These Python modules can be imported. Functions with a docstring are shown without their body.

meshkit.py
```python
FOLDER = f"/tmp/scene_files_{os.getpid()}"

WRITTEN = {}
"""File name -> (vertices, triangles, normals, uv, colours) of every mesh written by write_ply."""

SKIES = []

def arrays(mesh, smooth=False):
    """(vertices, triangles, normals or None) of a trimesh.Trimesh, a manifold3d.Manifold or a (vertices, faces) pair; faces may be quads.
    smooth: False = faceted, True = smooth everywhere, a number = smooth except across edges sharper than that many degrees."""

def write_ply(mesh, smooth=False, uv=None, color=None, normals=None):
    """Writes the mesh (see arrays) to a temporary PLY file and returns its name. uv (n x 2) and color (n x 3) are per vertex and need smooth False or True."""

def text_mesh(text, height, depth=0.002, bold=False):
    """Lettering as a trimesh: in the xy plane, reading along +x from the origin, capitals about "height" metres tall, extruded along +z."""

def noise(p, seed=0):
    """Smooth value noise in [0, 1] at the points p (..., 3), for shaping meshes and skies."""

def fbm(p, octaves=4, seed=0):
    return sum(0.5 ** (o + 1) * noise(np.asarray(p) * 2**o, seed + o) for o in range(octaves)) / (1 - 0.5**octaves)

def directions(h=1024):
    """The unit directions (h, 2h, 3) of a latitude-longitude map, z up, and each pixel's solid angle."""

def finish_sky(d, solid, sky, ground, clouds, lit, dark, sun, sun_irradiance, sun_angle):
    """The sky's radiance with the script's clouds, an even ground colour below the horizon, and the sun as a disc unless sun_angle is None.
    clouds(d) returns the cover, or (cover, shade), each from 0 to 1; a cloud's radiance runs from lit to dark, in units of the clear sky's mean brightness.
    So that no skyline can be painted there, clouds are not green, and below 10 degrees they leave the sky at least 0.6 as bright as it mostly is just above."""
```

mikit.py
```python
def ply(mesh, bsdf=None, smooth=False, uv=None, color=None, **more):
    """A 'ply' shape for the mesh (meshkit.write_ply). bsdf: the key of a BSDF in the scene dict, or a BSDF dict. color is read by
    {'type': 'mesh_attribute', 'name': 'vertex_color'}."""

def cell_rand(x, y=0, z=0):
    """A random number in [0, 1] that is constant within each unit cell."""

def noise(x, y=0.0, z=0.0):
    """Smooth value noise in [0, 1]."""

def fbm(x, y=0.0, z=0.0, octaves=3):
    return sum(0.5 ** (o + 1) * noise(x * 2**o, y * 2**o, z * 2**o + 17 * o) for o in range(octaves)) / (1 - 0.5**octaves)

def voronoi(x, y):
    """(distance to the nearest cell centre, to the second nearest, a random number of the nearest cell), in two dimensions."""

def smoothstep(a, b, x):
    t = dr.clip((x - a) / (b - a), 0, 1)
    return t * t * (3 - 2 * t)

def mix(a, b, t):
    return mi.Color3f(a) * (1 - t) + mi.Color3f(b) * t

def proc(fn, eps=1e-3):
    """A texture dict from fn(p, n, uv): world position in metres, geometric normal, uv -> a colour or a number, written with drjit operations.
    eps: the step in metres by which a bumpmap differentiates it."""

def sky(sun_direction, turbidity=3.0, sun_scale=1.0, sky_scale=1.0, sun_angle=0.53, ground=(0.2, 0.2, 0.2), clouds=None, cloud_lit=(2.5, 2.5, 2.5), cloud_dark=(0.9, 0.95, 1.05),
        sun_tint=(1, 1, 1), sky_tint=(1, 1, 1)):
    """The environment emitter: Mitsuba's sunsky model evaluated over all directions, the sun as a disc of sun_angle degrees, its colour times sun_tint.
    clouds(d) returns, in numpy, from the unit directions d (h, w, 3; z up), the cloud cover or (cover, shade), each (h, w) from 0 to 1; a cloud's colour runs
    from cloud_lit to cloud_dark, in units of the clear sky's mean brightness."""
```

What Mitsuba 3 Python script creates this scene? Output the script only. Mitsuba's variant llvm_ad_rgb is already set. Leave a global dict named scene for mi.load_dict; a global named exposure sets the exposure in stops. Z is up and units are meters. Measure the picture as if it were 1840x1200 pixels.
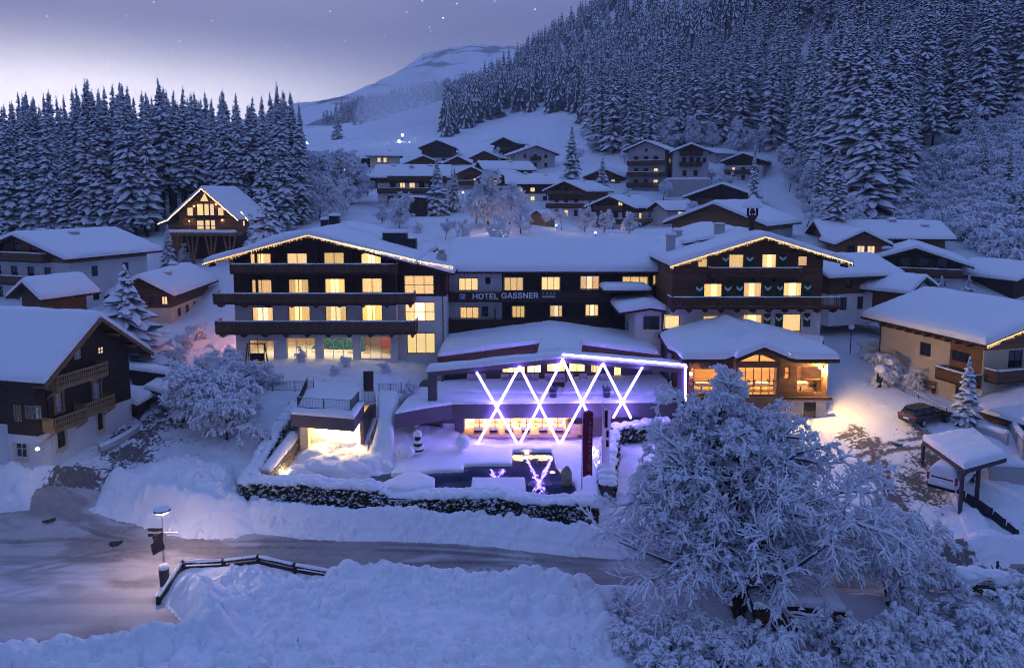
import math, random
import numpy as np, trimesh, mitsuba as mi, mikit, meshkit
import drjit as dr
import shapely
from shapely.geometry import Polygon, LineString, Point, box as sbox
from scipy.interpolate import RBFInterpolator, interp1d
from scipy.spatial import Delaunay, cKDTree
T = mi.ScalarTransform4f
scene, labels = {}, {}

# ------------------------------------------------------------------ camera, sky, exposure
CAM_H, PITCH, FOC = 24.0, math.radians(6.0), 1300.0
exposure = 1.7
HAZE = 0.00023
scene['camera'] = {'type': 'perspective', 'fov': 2 * math.degrees(math.atan(920 / FOC)), 'fov_axis': 'x', 'near_clip': 0.5, 'far_clip': 9000.0,
                   'principal_point_offset_y': 0.0987,
                   'to_world': T().look_at(origin=[0, 0, CAM_H], target=[0, math.cos(PITCH), CAM_H - math.sin(PITCH)], up=[0, 0, 1])}
PP_Y = 481.6


def glow_dir(px, py):
    v = np.array([(px - 920) / FOC, math.cos(PITCH) - (py - PP_Y) / FOC * math.sin(PITCH), -math.sin(PITCH) - (py - PP_Y) / FOC * math.cos(PITCH)])
    return v / np.linalg.norm(v)


GLOW = glow_dir(215, 190)


def night_haze(d):
    """thin moonlit veil over the low sky, bright round the place behind the forest where the moon stands, darker blue away from it"""
    el = np.degrees(np.arcsin(np.clip(d[..., 2], -1, 1)))
    az = np.degrees(np.arctan2(d[..., 0], d[..., 1])) - math.degrees(math.atan2(GLOW[0], GLOW[1]))
    az = (az + 180) % 360 - 180
    n = meshkit.fbm(d * np.array([5, 5, 13.0]), 4, 3) - 0.5
    n2 = meshkit.fbm(d * np.array([2.2, 2.2, 6.0]) + 7, 3, 9) - 0.5
    e = np.maximum(el - 6.2, 0)
    a = np.sqrt((az / 18.0) ** 2 + (e / 3.2) ** 2)
    lit = np.exp(-a ** 2 * 1.05) + 0.10 * np.exp(-((az / 34.0) ** 2 + (e / 8.0) ** 2)) + 0.16 * n2 * np.exp(-(e / 14.0) ** 2) + 0.08 * n
    cover = 0.95 - 0.80 * np.clip((el - 12) / 40.0, 0, 1)
    return cover, np.clip(1 - lit, 0, 1)


scene['sky'] = mikit.sky([GLOW[0], GLOW[1], 0.12], turbidity=2.2, sun_scale=0.0, sky_scale=4.8, clouds=night_haze, cloud_lit=(1.95, 1.84, 1.95), cloud_dark=(0.075, 0.085, 0.27),
                         sky_tint=(0.97, 0.97, 1.64), ground=(0.5, 0.5, 0.5))

# ------------------------------------------------------------------ helpers
_cnt = {}


def key_for(name, parent=None):
    base = name if parent is None else parent + '__' + name
    n = _cnt.get(base, 0)
    _cnt[base] = n + 1
    return base if n == 0 else f'{base}_{n:03d}'


def ray(px, py):
    return np.array([(px - 920) / FOC, math.cos(PITCH) - (py - PP_Y) / FOC * math.sin(PITCH), -math.sin(PITCH) - (py - PP_Y) / FOC * math.cos(PITCH)])


def at(px, py, Y):
    r = ray(px, py)
    return np.array([0, 0, CAM_H]) + r * (Y / r[1])


def atz(px, py, Z):
    r = ray(px, py)
    return np.array([0, 0, CAM_H]) + r * ((Z - CAM_H) / r[2])


def RT(x=0, y=0, z=0, rz=0):
    c, s = math.cos(math.radians(rz)), math.sin(math.radians(rz))
    return np.array([[c, -s, 0, x], [s, c, 0, y], [0, 0, 1, z], [0, 0, 0, 1.0]])


BOXF = np.array([[0, 2, 1], [0, 3, 2], [4, 5, 6], [4, 6, 7], [0, 1, 5], [0, 5, 4], [1, 2, 6], [1, 6, 5], [2, 3, 7], [2, 7, 6], [3, 0, 4], [3, 4, 7]])


class MB:
    def __init__(s):
        s.v, s.f, s.n = [], [], 0

    def add(s, v, f):
        v = np.asarray(v, float).reshape(-1, 3)
        s.v.append(v)
        s.f.append(np.asarray(f, int).reshape(-1, 3) + s.n)
        s.n += len(v)
        return s

    def tm(s, m):
        return s.add(m.vertices, m.faces)

    def box(s, x0, x1, y0, y1, z0, z1):
        return s.add([[x0, y0, z0], [x1, y0, z0], [x1, y1, z0], [x0, y1, z0], [x0, y0, z1], [x1, y0, z1], [x1, y1, z1], [x0, y1, z1]], BOXF)

    def bar(s, a, b, w, h=None, up=(0, 0, 1)):
        """rectangular bar from a to b, w across, h along up"""
        h = h or w
        a, b = np.asarray(a, float), np.asarray(b, float)
        d = (b - a) / (np.linalg.norm(b - a) + 1e-9)
        x = np.cross(d, up)
        if np.linalg.norm(x) < 1e-4:
            x = np.cross(d, [1, 0, 0])
        x /= np.linalg.norm(x)
        y = np.cross(x, d)
        q = [-x * w / 2 - y * h / 2, x * w / 2 - y * h / 2, x * w / 2 + y * h / 2, -x * w / 2 + y * h / 2]
        return s.add([a + k for k in q] + [b + k for k in q], BOXF)

    def tube(s, pts, rad, sides=6, caps=True):
        p = np.asarray(pts, float)
        r = np.broadcast_to(rad, (len(p),))
        t = np.gradient(p, axis=0)
        t /= np.linalg.norm(t, axis=1, keepdims=True) + 1e-12
        ref = np.where(np.abs(t[:, 2:]) < 0.9, [[0, 0, 1.0]], [[1.0, 0, 0]])
        a = np.cross(t, ref)
        a /= np.linalg.norm(a, axis=1, keepdims=True) + 1e-12
        b = np.cross(a, t)
        ang = np.arange(sides) * 2 * np.pi / sides
        v = p[:, None] + r[:, None, None] * (np.cos(ang)[None, :, None] * a[:, None] + np.sin(ang)[None, :, None] * b[:, None])
        f = []
        for i in range(len(p) - 1):
            for j in range(sides):
                k, l = i * sides + j, i * sides + (j + 1) % sides
                f += [[k, l + sides, l], [k, k + sides, l + sides]]
        if caps:
            e = (len(p) - 1) * sides
            for j in range(1, sides - 1):
                f += [[0, j, j + 1], [e, e + j + 1, e + j]]
        return s.add(v.reshape(-1, 3), f)

    def lathe(s, prof, c=(0, 0, 0), sides=16):
        """prof: (radius, z) from bottom to top, closed on the axis"""
        prof = np.asarray(prof, float)
        ang = np.arange(sides) * 2 * np.pi / sides
        v = np.stack([prof[:, 0, None] * np.cos(ang), prof[:, 0, None] * np.sin(ang), np.repeat(prof[:, 1, None], sides, 1)], -1) + np.asarray(c, float)
        f = []
        for i in range(len(prof) - 1):
            for j in range(sides):
                k, l = i * sides + j, i * sides + (j + 1) % sides
                f += [[k, l, l + sides], [k, l + sides, k + sides]]
        e = (len(prof) - 1) * sides
        for j in range(1, sides - 1):
            f += [[0, j + 1, j], [e, e + j, e + j + 1]]
        return s.add(v.reshape(-1, 3), f)

    def poly(s, P, y0, y1):
        """shapely polygon in (x, z), extruded along y from y0 to y1"""
        for g in getattr(P, 'geoms', [P]):
            if g.is_empty or g.area < 1e-5 or g.geom_type != 'Polygon':
                continue
            m = trimesh.creation.extrude_polygon(g, y1 - y0, engine='earcut')
            v = m.vertices[:, [0, 2, 1]] + [0, y0, 0]
            s.add(v, m.faces[:, ::-1])
        return s

    def flat(s, P, z0, z1):
        """shapely polygon in (x, y), extruded along z"""
        for g in getattr(P, 'geoms', [P]):
            if g.is_empty or g.area < 1e-5 or g.geom_type != 'Polygon':
                continue
            m = trimesh.creation.extrude_polygon(g, z1 - z0, engine='earcut')
            s.add(m.vertices + [0, 0, z0], m.faces)
        return s

    def arr(s):
        return np.vstack(s.v), np.vstack(s.f)


def emit(rgb, w=1.0):
    return {'type': 'area', 'radiance': {'type': 'rgb', 'value': [float(c) for c in rgb]}, 'sampling_weight': float(w)}


def put(key, mb, bsdf, M=None, smooth=False, light=None, **kw):
    v, f = mb.arr() if isinstance(mb, MB) else mb
    if M is not None:
        v = v @ M[:3, :3].T + M[:3, 3]
    d = mikit.ply((v, f), bsdf, smooth=smooth, **kw)
    if light is not None:
        d['emitter'] = light
    scene[key] = d
    return key


def thing(name, label, cat, group=None):
    k = key_for(name)
    labels[k] = {'label': label, 'category': cat}
    if group:
        labels[k]['group'] = group
    return k


def solo(name, mb, bsdf, label, cat, M=None, group=None, **kw):
    k = thing(name, label, cat, group)
    return put(k, mb, bsdf, M, **kw)


def part(parent, name, mb, bsdf, M=None, **kw):
    return put(key_for(name, parent), mb, bsdf, M, **kw)


def struct(name, mb, bsdf, M=None, label=None, **kw):
    k = key_for(name)
    labels[k] = {'kind': 'structure'}
    if label:
        labels[k]['label'] = label
    return put(k, mb, bsdf, M, **kw)


# ------------------------------------------------------------------ materials
def rgb(*c):
    return {'type': 'rgb', 'value': list(c)}


def two(b):
    return {'type': 'twosided', 'nested': b}


def mat(name, b):
    scene['m_' + name] = b
    return 'm_' + name


def proc_diffuse(name, fn, rough=None, spec=None):
    if rough is None:
        return mat(name, two({'type': 'diffuse', 'reflectance': mikit.proc(fn)}))
    return mat(name, two({'type': 'principled', 'base_color': mikit.proc(fn), 'roughness': rough, 'specular': spec or 0.4}))


def snow_bump(p, n, uv):
    return mikit.fbm(p.x * 2.2, p.y * 2.2, p.z * 2.2, 4)


SNOW = mat('snow', two({'type': 'bumpmap', 'arbitrary': mikit.proc(snow_bump, 0.03), 'scale': 0.10,
                        'bsdf': {'type': 'diffuse', 'reflectance': rgb(0.86, 0.87, 0.90)}}))
SNOWT = mat('tree_snow', two({'type': 'diffuse', 'reflectance': rgb(0.84, 0.86, 0.90)}))


def wood_fn(base, var, pitch_z=0.16, horiz=True):
    b = mi.Color3f(base) if False else base

    def fn(p, n, uv):
        a = p.x + p.y
        row = p.z / pitch_z if horiz else a / pitch_z
        along = a if horiz else p.z
        i = dr.floor(row)
        r = mikit.cell_rand(i, 3, 1)
        g = mikit.fbm(along * 1.3 + r * 40, row * 3.0, 0.0, 3)
        k = 0.62 + 0.5 * r * var + 0.5 * g
        return mi.Color3f(*b) * k
    return fn


DARKWOOD = proc_diffuse('dark_wood', wood_fn((0.040, 0.021, 0.013), 0.8), 0.75)
BROWNWOOD = proc_diffuse('brown_wood', wood_fn((0.105, 0.050, 0.024), 0.8), 0.75)
WARMWOOD = proc_diffuse('warm_wood', wood_fn((0.21, 0.105, 0.045), 0.7), 0.7)
BALCWOOD = proc_diffuse('balcony_wood', wood_fn((0.085, 0.043, 0.026), 0.9, 0.14, False), 0.75)
OCHRE = proc_diffuse('ochre_wood', wood_fn((0.27, 0.17, 0.075), 0.6, 0.12, False), 0.7)
GREYWOOD = proc_diffuse('grey_wood', wood_fn((0.055, 0.048, 0.05), 0.6, 0.15, False), 0.8)


def plaster_fn(c):
    def fn(p, n, uv):
        g = mikit.fbm(p.x * 0.9 + p.y * 0.7, p.z * 0.8, 2.0, 4)
        h = mikit.fbm((p.x + p.y) * 5.0, p.z * 1.5, 5.0, 3)
        return mi.Color3f(*c) * (0.82 + 0.22 * g + 0.10 * h)
    return fn


WHITE = proc_diffuse('white_plaster', plaster_fn((0.70, 0.68, 0.69)))
CREAM = proc_diffuse('cream_plaster', plaster_fn((0.62, 0.52, 0.38)))
GREYPL = proc_diffuse('grey_plaster', plaster_fn((0.46, 0.44, 0.44)))
TAUPE = proc_diffuse('taupe_plaster', plaster_fn((0.135, 0.115, 0.13)))
TRIM = mat('trim', two({'type': 'diffuse', 'reflectance': rgb(0.62, 0.60, 0.58)}))
PAINT = mat('ornament_paint', two({'type': 'diffuse', 'reflectance': rgb(0.66, 0.50, 0.36)}))
FRAME_D = mat('dark_frame', two({'type': 'roughplastic', 'diffuse_reflectance': rgb(0.022, 0.017, 0.015), 'alpha': 0.25}))
METAL_D = mat('dark_metal', two({'type': 'principled', 'base_color': rgb(0.035, 0.035, 0.042), 'metallic': 0.6, 'roughness': 0.45}))
METAL_L = mat('light_metal', two({'type': 'principled', 'base_color': rgb(0.45, 0.46, 0.48), 'metallic': 0.9, 'roughness': 0.35}))
GREEN = mat('shutter_green', two({'type': 'diffuse', 'reflectance': rgb(0.015, 0.085, 0.045)}))
PANE_D = mat('dark_pane', two({'type': 'principled', 'base_color': rgb(0.012, 0.014, 0.022), 'roughness': 0.06, 'specular': 0.6}))
GLASS = mat('glass', {'type': 'thindielectric', 'int_ior': 1.5})
CURTAIN = mat('curtain', {'type': 'principledthin', 'base_color': rgb(0.90, 0.82, 0.66), 'diff_trans': 1.15, 'roughness': 0.9, 'spec_trans': 0.0, 'eta': 1.2})
CURTAIN_W = mat('white_curtain', two({'type': 'diffuse', 'reflectance': rgb(0.62, 0.62, 0.66)}))
LAMPBLK = mat('lamp_body', two({'type': 'diffuse', 'reflectance': rgb(0.5, 0.45, 0.35)}))
BARK = proc_diffuse('bark', lambda p, n, uv: mi.Color3f(0.050, 0.038, 0.034) * (0.5 + mikit.fbm(p.x * 9, p.y * 9, p.z * 3, 3)))
NEEDLE = mat('needles', two({'type': 'diffuse', 'reflectance': rgb(0.075, 0.088, 0.100)}))
HEDGE = proc_diffuse('hedge_leaf', lambda p, n, uv: mi.Color3f(0.040, 0.052, 0.026) * (0.4 + 1.2 * mikit.noise(p.x * 7, p.y * 7, p.z * 7)))
FABRIC = mat('lounger_fabric', two({'type': 'diffuse', 'reflectance': rgb(0.55, 0.43, 0.30)}))
FABRIC_G = mat('sofa_fabric', two({'type': 'diffuse', 'reflectance': rgb(0.50, 0.45, 0.42)}))
INTERIOR = mat('interior_wall', two({'type': 'diffuse', 'reflectance': rgb(0.72, 0.58, 0.38)}))
INTWOOD = proc_diffuse('interior_wood', wood_fn((0.40, 0.24, 0.11), 0.5), 0.6)
TEAL = proc_diffuse('teal_mosaic', lambda p, n, uv: mi.Color3f(0.055, 0.15, 0.155) * (0.5 + 0.9 * mikit.cell_rand(dr.floor(p.x * 5), dr.floor(p.z * 5), 3)))
RED = mat('red_panel', two({'type': 'diffuse', 'reflectance': rgb(0.36, 0.11, 0.07)}))
STONE = proc_diffuse('stone', lambda p, n, uv: mi.Color3f(0.30, 0.26, 0.20) * (0.5 + mikit.fbm(p.x * 4, p.y * 4, p.z * 4, 3)))

# ------------------------------------------------------------------ terrain
ANCH = []


def A(px, py, Y=None, Z=None):
    ANCH.append(at(px, py, Y) if Y is not None else atz(px, py, Z))


for px, py, Z in [(290, 1045, 0.0), (0, 990, 0.2), (600, 990, 0.0), (1050, 1015, 0.0), (0, 1200, 0.0), (500, 1200, 0.0), (900, 1200, 0.0), (1400, 1190, -0.3), (1840, 1190, -0.3),
                  (1700, 1090, 0.1), (1840, 1060, 0.2), (1840, 1000, 0.9), (1600, 1000, 0.7), (1600, 930, 1.6), (1680, 880, 2.3), (1560, 830, 3.2), (1540, 750, 4.6), (1540, 690, 5.7), (1580, 640, 6.6),
                  (1660, 790, 4.2), (1720, 790, 4.3), (1800, 930, 2.2), (1840, 870, 2.6), (1613, 695, 5.3), (1710, 735, 5.0), (1840, 790, 4.2),
                  (100, 935, 1.0), (330, 915, 1.1), (200, 850, 2.4), (84, 865, 3.2), (216, 792, 3.9), (0, 900, 2.0), (350, 830, 2.6), (420, 760, 4.0), (330, 700, 5.5), (460, 800, 3.2), (480, 700, 6.0), (600, 670, 6.4), (430, 660, 6.6),
                  (700, 668, 6.4), (760, 650, 6.4), (850, 795, 2.2), (950, 795, 2.2), (1050, 795, 2.2), (1150, 795, 2.3), (1215, 775, 2.9), (960, 735, 2.0), (860, 738, 2.0), (1100, 730, 2.2), (440, 900, 1.0), (750, 935, 0.7), (1060, 950, 0.5), (1120, 880, 1.5), (1180, 800, 2.5), (690, 815, 2.6), (900, 830, 1.2), (600, 850, 2.0), (1000, 850, 1.2),
                  (1300, 900, 1.4), (1450, 950, 1.0), (1200, 1000, 0.2), (1490, 762, 4.1), (1250, 765, 3.4), (1350, 770, 3.6), (1430, 765, 3.9), (380, 620, 7.3), (300, 590, 8.2), (250, 690, 5.2),
                  (340, 560, 8.8), (1560, 600, 7.2), (1520, 560, 8.2), (1620, 560, 8.2), (1690, 690, 5.6), (1560, 548, 8.5)]:
    A(px, py, Z=Z)
for px, py, Y in [(-150, 560, 85), (30, 540, 89), (120, 580, 84), (270, 480, 105), (360, 470, 111), (450, 455, 112), (100, 405, 142), (0, 400, 148), (-200, 400, 145), (300, 405, 138), (500, 395, 140), (550, 335, 200), (200, 320, 220), (-300, 330, 220),
                  (650, 405, 125), (700, 398, 140), (800, 400, 135), (735, 372, 155), (900, 410, 125), (1015, 394, 160), (1100, 414, 155), (1230, 396, 150), (1330, 388, 152), (1230, 336, 180), (1350, 326, 185), (950, 362, 172), (840, 337, 190), (960, 306, 208), (786, 290, 245),
                  (900, 283, 240), (690, 295, 228), (620, 310, 228), (660, 335, 190), (1330, 430, 110), (1480, 440, 108), (1600, 460, 100), (1700, 500, 96), (1800, 500, 96), (1930, 500, 95),
                  (1250, 262, 205), (1450, 335, 168), (1550, 420, 130), (1750, 430, 112), (1840, 430, 108), (1700, 330, 140), (1840, 260, 150), (2100, 300, 140), (1650, 255, 165), (1500, 165, 235), (1300, 150, 300), (1840, 110, 195), (2100, 0, 220),
                  (1840, -100, 265), (1500, -60, 330), (1150, 80, 560), (1110, 0, 760), (1000, 75, 800), (925, 118, 830), (1300, -140, 700), (800, 248, 330), (900, 222, 375), (1040, 220, 330), (1050, 262, 260), (870, 190, 500), (800, 215, 480), (600, 275, 300), (720, 255, 330),
                  (560, 255, 430), (480, 262, 430), (640, 235, 560), (760, 225, 600), (300, 290, 420), (0, 300, 400), (-400, 300, 400), (500, 245, 800), (700, 225, 820), (850, 165, 800), (200, 280, 800), (-600, 280, 800), (2600, -500, 700), (2200, 350, 120), (-400, 480, 110), (-500, 700, 60), (2300, 800, 60), (2400, 1100, 45), (-500, 1000, 45)]:
    A(px, py, Y=Y)
ANCH = np.array(ANCH)
_rbf = RBFInterpolator(ANCH[:, :2] / 40.0, ANCH[:, 2], kernel='linear', smoothing=0.03, neighbors=26)
ROAD = Polygon([tuple(atz(px, py, 0.05)[:2]) for px, py in [(-250, 960), (-120, 945), (60, 938), (180, 925), (240, 948), (330, 962), (440, 958), (560, 968), (700, 972), (850, 978), (1000, 992), (1090, 1000), (1230, 1012), (1400, 1020), (1560, 1020), (1700, 1030), (1950, 1030),
                                                    (1950, 1085), (1700, 1075), (1500, 1070), (1300, 1062), (1090, 1052), (900, 1045), (700, 1032), (560, 1026), (420, 1022), (330, 1032), (280, 1062), (330, 1110), (360, 1150), (200, 1180), (0, 1195), (-250, 1250)]])
POOL = Polygon([tuple(atz(px, py, 2.0)[:2]) for px, py in [(676, 858), (740, 850), (834, 846), (834, 829), (921, 827), (921, 806), (992, 808), (998, 826), (1020, 845), (1036, 872), (1030, 888), (985, 897), (700, 892), (660, 882)]])
YARD = Polygon([tuple(atz(px, py, 2.5)[:2]) for px, py in [(1495, 700), (1600, 700), (1640, 740), (1740, 800), (1640, 850), (1650, 900), (1720, 960), (1800, 1020), (1560, 1040), (1480, 960), (1440, 860)]])


def ground_base(xy):
    xy = np.atleast_2d(xy)
    return _rbf(np.clip(xy, [-420, 20], [560, 1000]) / 40.0)


def ground_z(xy):
    xy = np.atleast_2d(np.asarray(xy, float))[:, :2]
    z = ground_base(xy)
    pts = shapely.points(xy)
    r = np.hypot(xy[:, 0], xy[:, 1])
    dr_ = shapely.distance(ROAD, pts)
    dp = shapely.distance(POOL, pts)
    near = np.clip((95 - xy[:, 1]) / 30, 0, 1)
    q = np.column_stack([xy, np.zeros(len(xy))])
    lump = (meshkit.fbm(q * 0.9, 4, 5) - 0.5) * 0.45 + (meshkit.fbm(q * 3.0, 3, 6) - 0.5) * 0.16
    bank = np.where(dr_ > 0, 1.0, 0.0) * np.exp(-((dr_ - 1.1) / 0.8) ** 2) * 0.75 * (0.6 + 0.9 * meshkit.fbm(q * 0.5, 3, 8))
    z = z + np.clip(dr_ / 1.2, 0, 1) * lump * near * np.clip(shapely.distance(YARD, pts) / 2 + 0.25, 0, 1) + bank * near
    z = z + (meshkit.fbm(q * 0.12, 4, 15) - 0.5) * 0.9 * np.clip((xy[:, 1] - 80) / 60, 0, 3.0)
    ins = np.clip(shapely.distance(ROAD.boundary, pts) * (dr_ <= 0) / 0.9, 0, 1)
    z = z - 0.5 * ins - 0.02 * (dr_ <= 0)
    pin = np.clip(shapely.distance(POOL.boundary, pts) * (dp <= 0) / 0.4, 0, 1)
    z = z + (np.minimum(z, 0.2) - z) * pin
    return z


def gz(x, y):
    return float(ground_z([[x, y]])[0])


def spaced(lo, hi, mid0, mid1, step, grow):
    a = list(np.arange(mid0, mid1, step))
    s, x = step, a[-1]
    while x < hi:
        s *= grow
        x += s
        a.append(min(x, hi))
    s, x, b = step, mid0, []
    while x > lo:
        s *= grow
        x -= s
        b.append(max(x, lo))
    return np.unique(np.round(b[::-1] + a, 4))


gx = spaced(-420, 560, -44, 50, 0.34, 1.045)
gy = spaced(22, 960, 30, 80, 0.32, 1.018)
GX, GY = np.meshgrid(gx, gy)
GXY = np.column_stack([GX.ravel(), GY.ravel()])
GZ = ground_z(GXY)


def grid_faces(ny, nx):
    i, j = np.meshgrid(np.arange(ny - 1), np.arange(nx - 1), indexing='ij')
    a = (i * nx + j).ravel()
    return np.vstack([np.column_stack([a, a + 1, a + nx + 1]), np.column_stack([a, a + nx + 1, a + nx])])


def dist_poly(p, pts):
    """smooth signed distance-like value to a polyline in xy, written with drjit"""
    d = mi.Float(1e9)
    for (x0, y0), (x1, y1) in zip(pts[:-1], pts[1:]):
        ex, ey = x1 - x0, y1 - y0
        t = dr.clip(((p.x - x0) * ex + (p.y - y0) * ey) / (ex * ex + ey * ey), 0, 1)
        d = dr.minimum(d, dr.sqrt(dr.square(p.x - x0 - t * ex) + dr.square(p.y - y0 - t * ey)))
    return d


TRACKS = [[tuple(atz(px, py, z)[:2]) for px, py, z in t] for t in [
    [(1545, 840, 3), (1600, 818, 3.2), (1690, 800, 4)], [(1540, 822, 3.2), (1600, 800, 3.7), (1670, 786, 4.2)], [(1560, 795, 3.6), (1580, 850, 2.8), (1600, 900, 2)], [(1575, 795, 3.6), (1600, 870, 2.5), (1640, 930, 1.8)],
    [(1640, 930, 1.4), (1690, 985, 1), (1740, 1020, .4)], [(1600, 890, 2), (1660, 960, 1.2), (1720, 1025, .4)]]]
SMUDGE = [tuple(atz(*q)[:2]) + (r,) for q, r in [((1530, 775, 4.2), 1.3), ((1555, 792, 4.0), 1.1), ((1640, 862, 2.6), 1.5), ((1660, 885, 2.3), 1.6), ((1610, 890, 2.2), 1.2), ((1665, 835, 3), 1.4), ((1650, 780, 4.2), 1.2), ((1690, 1000, 0.8), 2.0), ((1660, 970, 1.0), 1.6), ((1560, 845, 3.0), .8)]]
LEFTDIRT = [tuple(atz(*q)[:2]) + (r,) for q, r in [((250, 775, 4), 2.6), ((225, 815, 3.3), 2.0), ((300, 745, 4.6), 2.0), ((170, 850, 2.8), 1.8), ((130, 880, 2.2), 1.6)]]


def ground_fn(p, n, uv):
    snow = mi.Color3f(0.84, 0.85, 0.89)
    e1 = mikit.fbm(p.x * 1.1, p.y * 1.1, 0.0, 4)
    e2 = mikit.fbm(p.x * 6.0, p.y * 6.0, 3.0, 3)
    w = mi.Float(0)
    for t in TRACKS:
        w = dr.maximum(w, mikit.smoothstep(0.42, 0.10, dist_poly(p, t) + 0.35 * (e2 - 0.5)) * mikit.smoothstep(0.30, 0.55, e1 + 0.1))
    for x, y, r in SMUDGE + LEFTDIRT:
        d = dr.sqrt(dr.square(p.x - x) + dr.square(p.y - y)) / r
        w = dr.maximum(w, mikit.smoothstep(0.35, -0.35, d - 0.72 + 2.2 * (e1 - 0.5) + 2.2 * (e2 - 0.5)))
    dirt = mi.Color3f(0.085, 0.066, 0.055) * (0.6 + 0.9 * e2)
    grit = mikit.smoothstep(0.62, 0.80, mikit.fbm(p.x * 3.0, p.y * 3.0, 9.0, 4)) * mikit.smoothstep(0.35, 0.7, mikit.fbm(p.x * 0.22, p.y * 0.22, 4.0, 3)) * mikit.smoothstep(100.0, 70.0, p.y)
    snow = mikit.mix(snow, (0.50, 0.46, 0.44), 0.55 * grit)
    return mikit.mix(snow, dirt, dr.clip(w, 0, 1) * 0.9)


GROUND = mat('ground', two({'type': 'bumpmap', 'arbitrary': mikit.proc(lambda p, n, uv: mikit.fbm(p.x * 3.0, p.y * 3.0, p.z * 3.0, 4), 0.03), 'scale': 0.10,
                            'bsdf': {'type': 'diffuse', 'reflectance': mikit.proc(ground_fn)}}))
struct('ground', (np.column_stack([GXY, GZ]), grid_faces(len(gy), len(gx))), GROUND, smooth=True)


# road: packed snow, dark wet asphalt showing in long streaks
RUTS = [tuple(atz(px, py, 0.05)[:2]) for px, py in [(-250, 1085), (0, 1052), (160, 1022), (330, 1000), (560, 996), (850, 1010), (1090, 1028), (1400, 1042), (1750, 1052)]]
RUTS2 = [tuple(atz(px, py, 0.05)[:2]) for px, py in [(330, 985), (200, 968), (120, 945), (60, 935)]]


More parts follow.
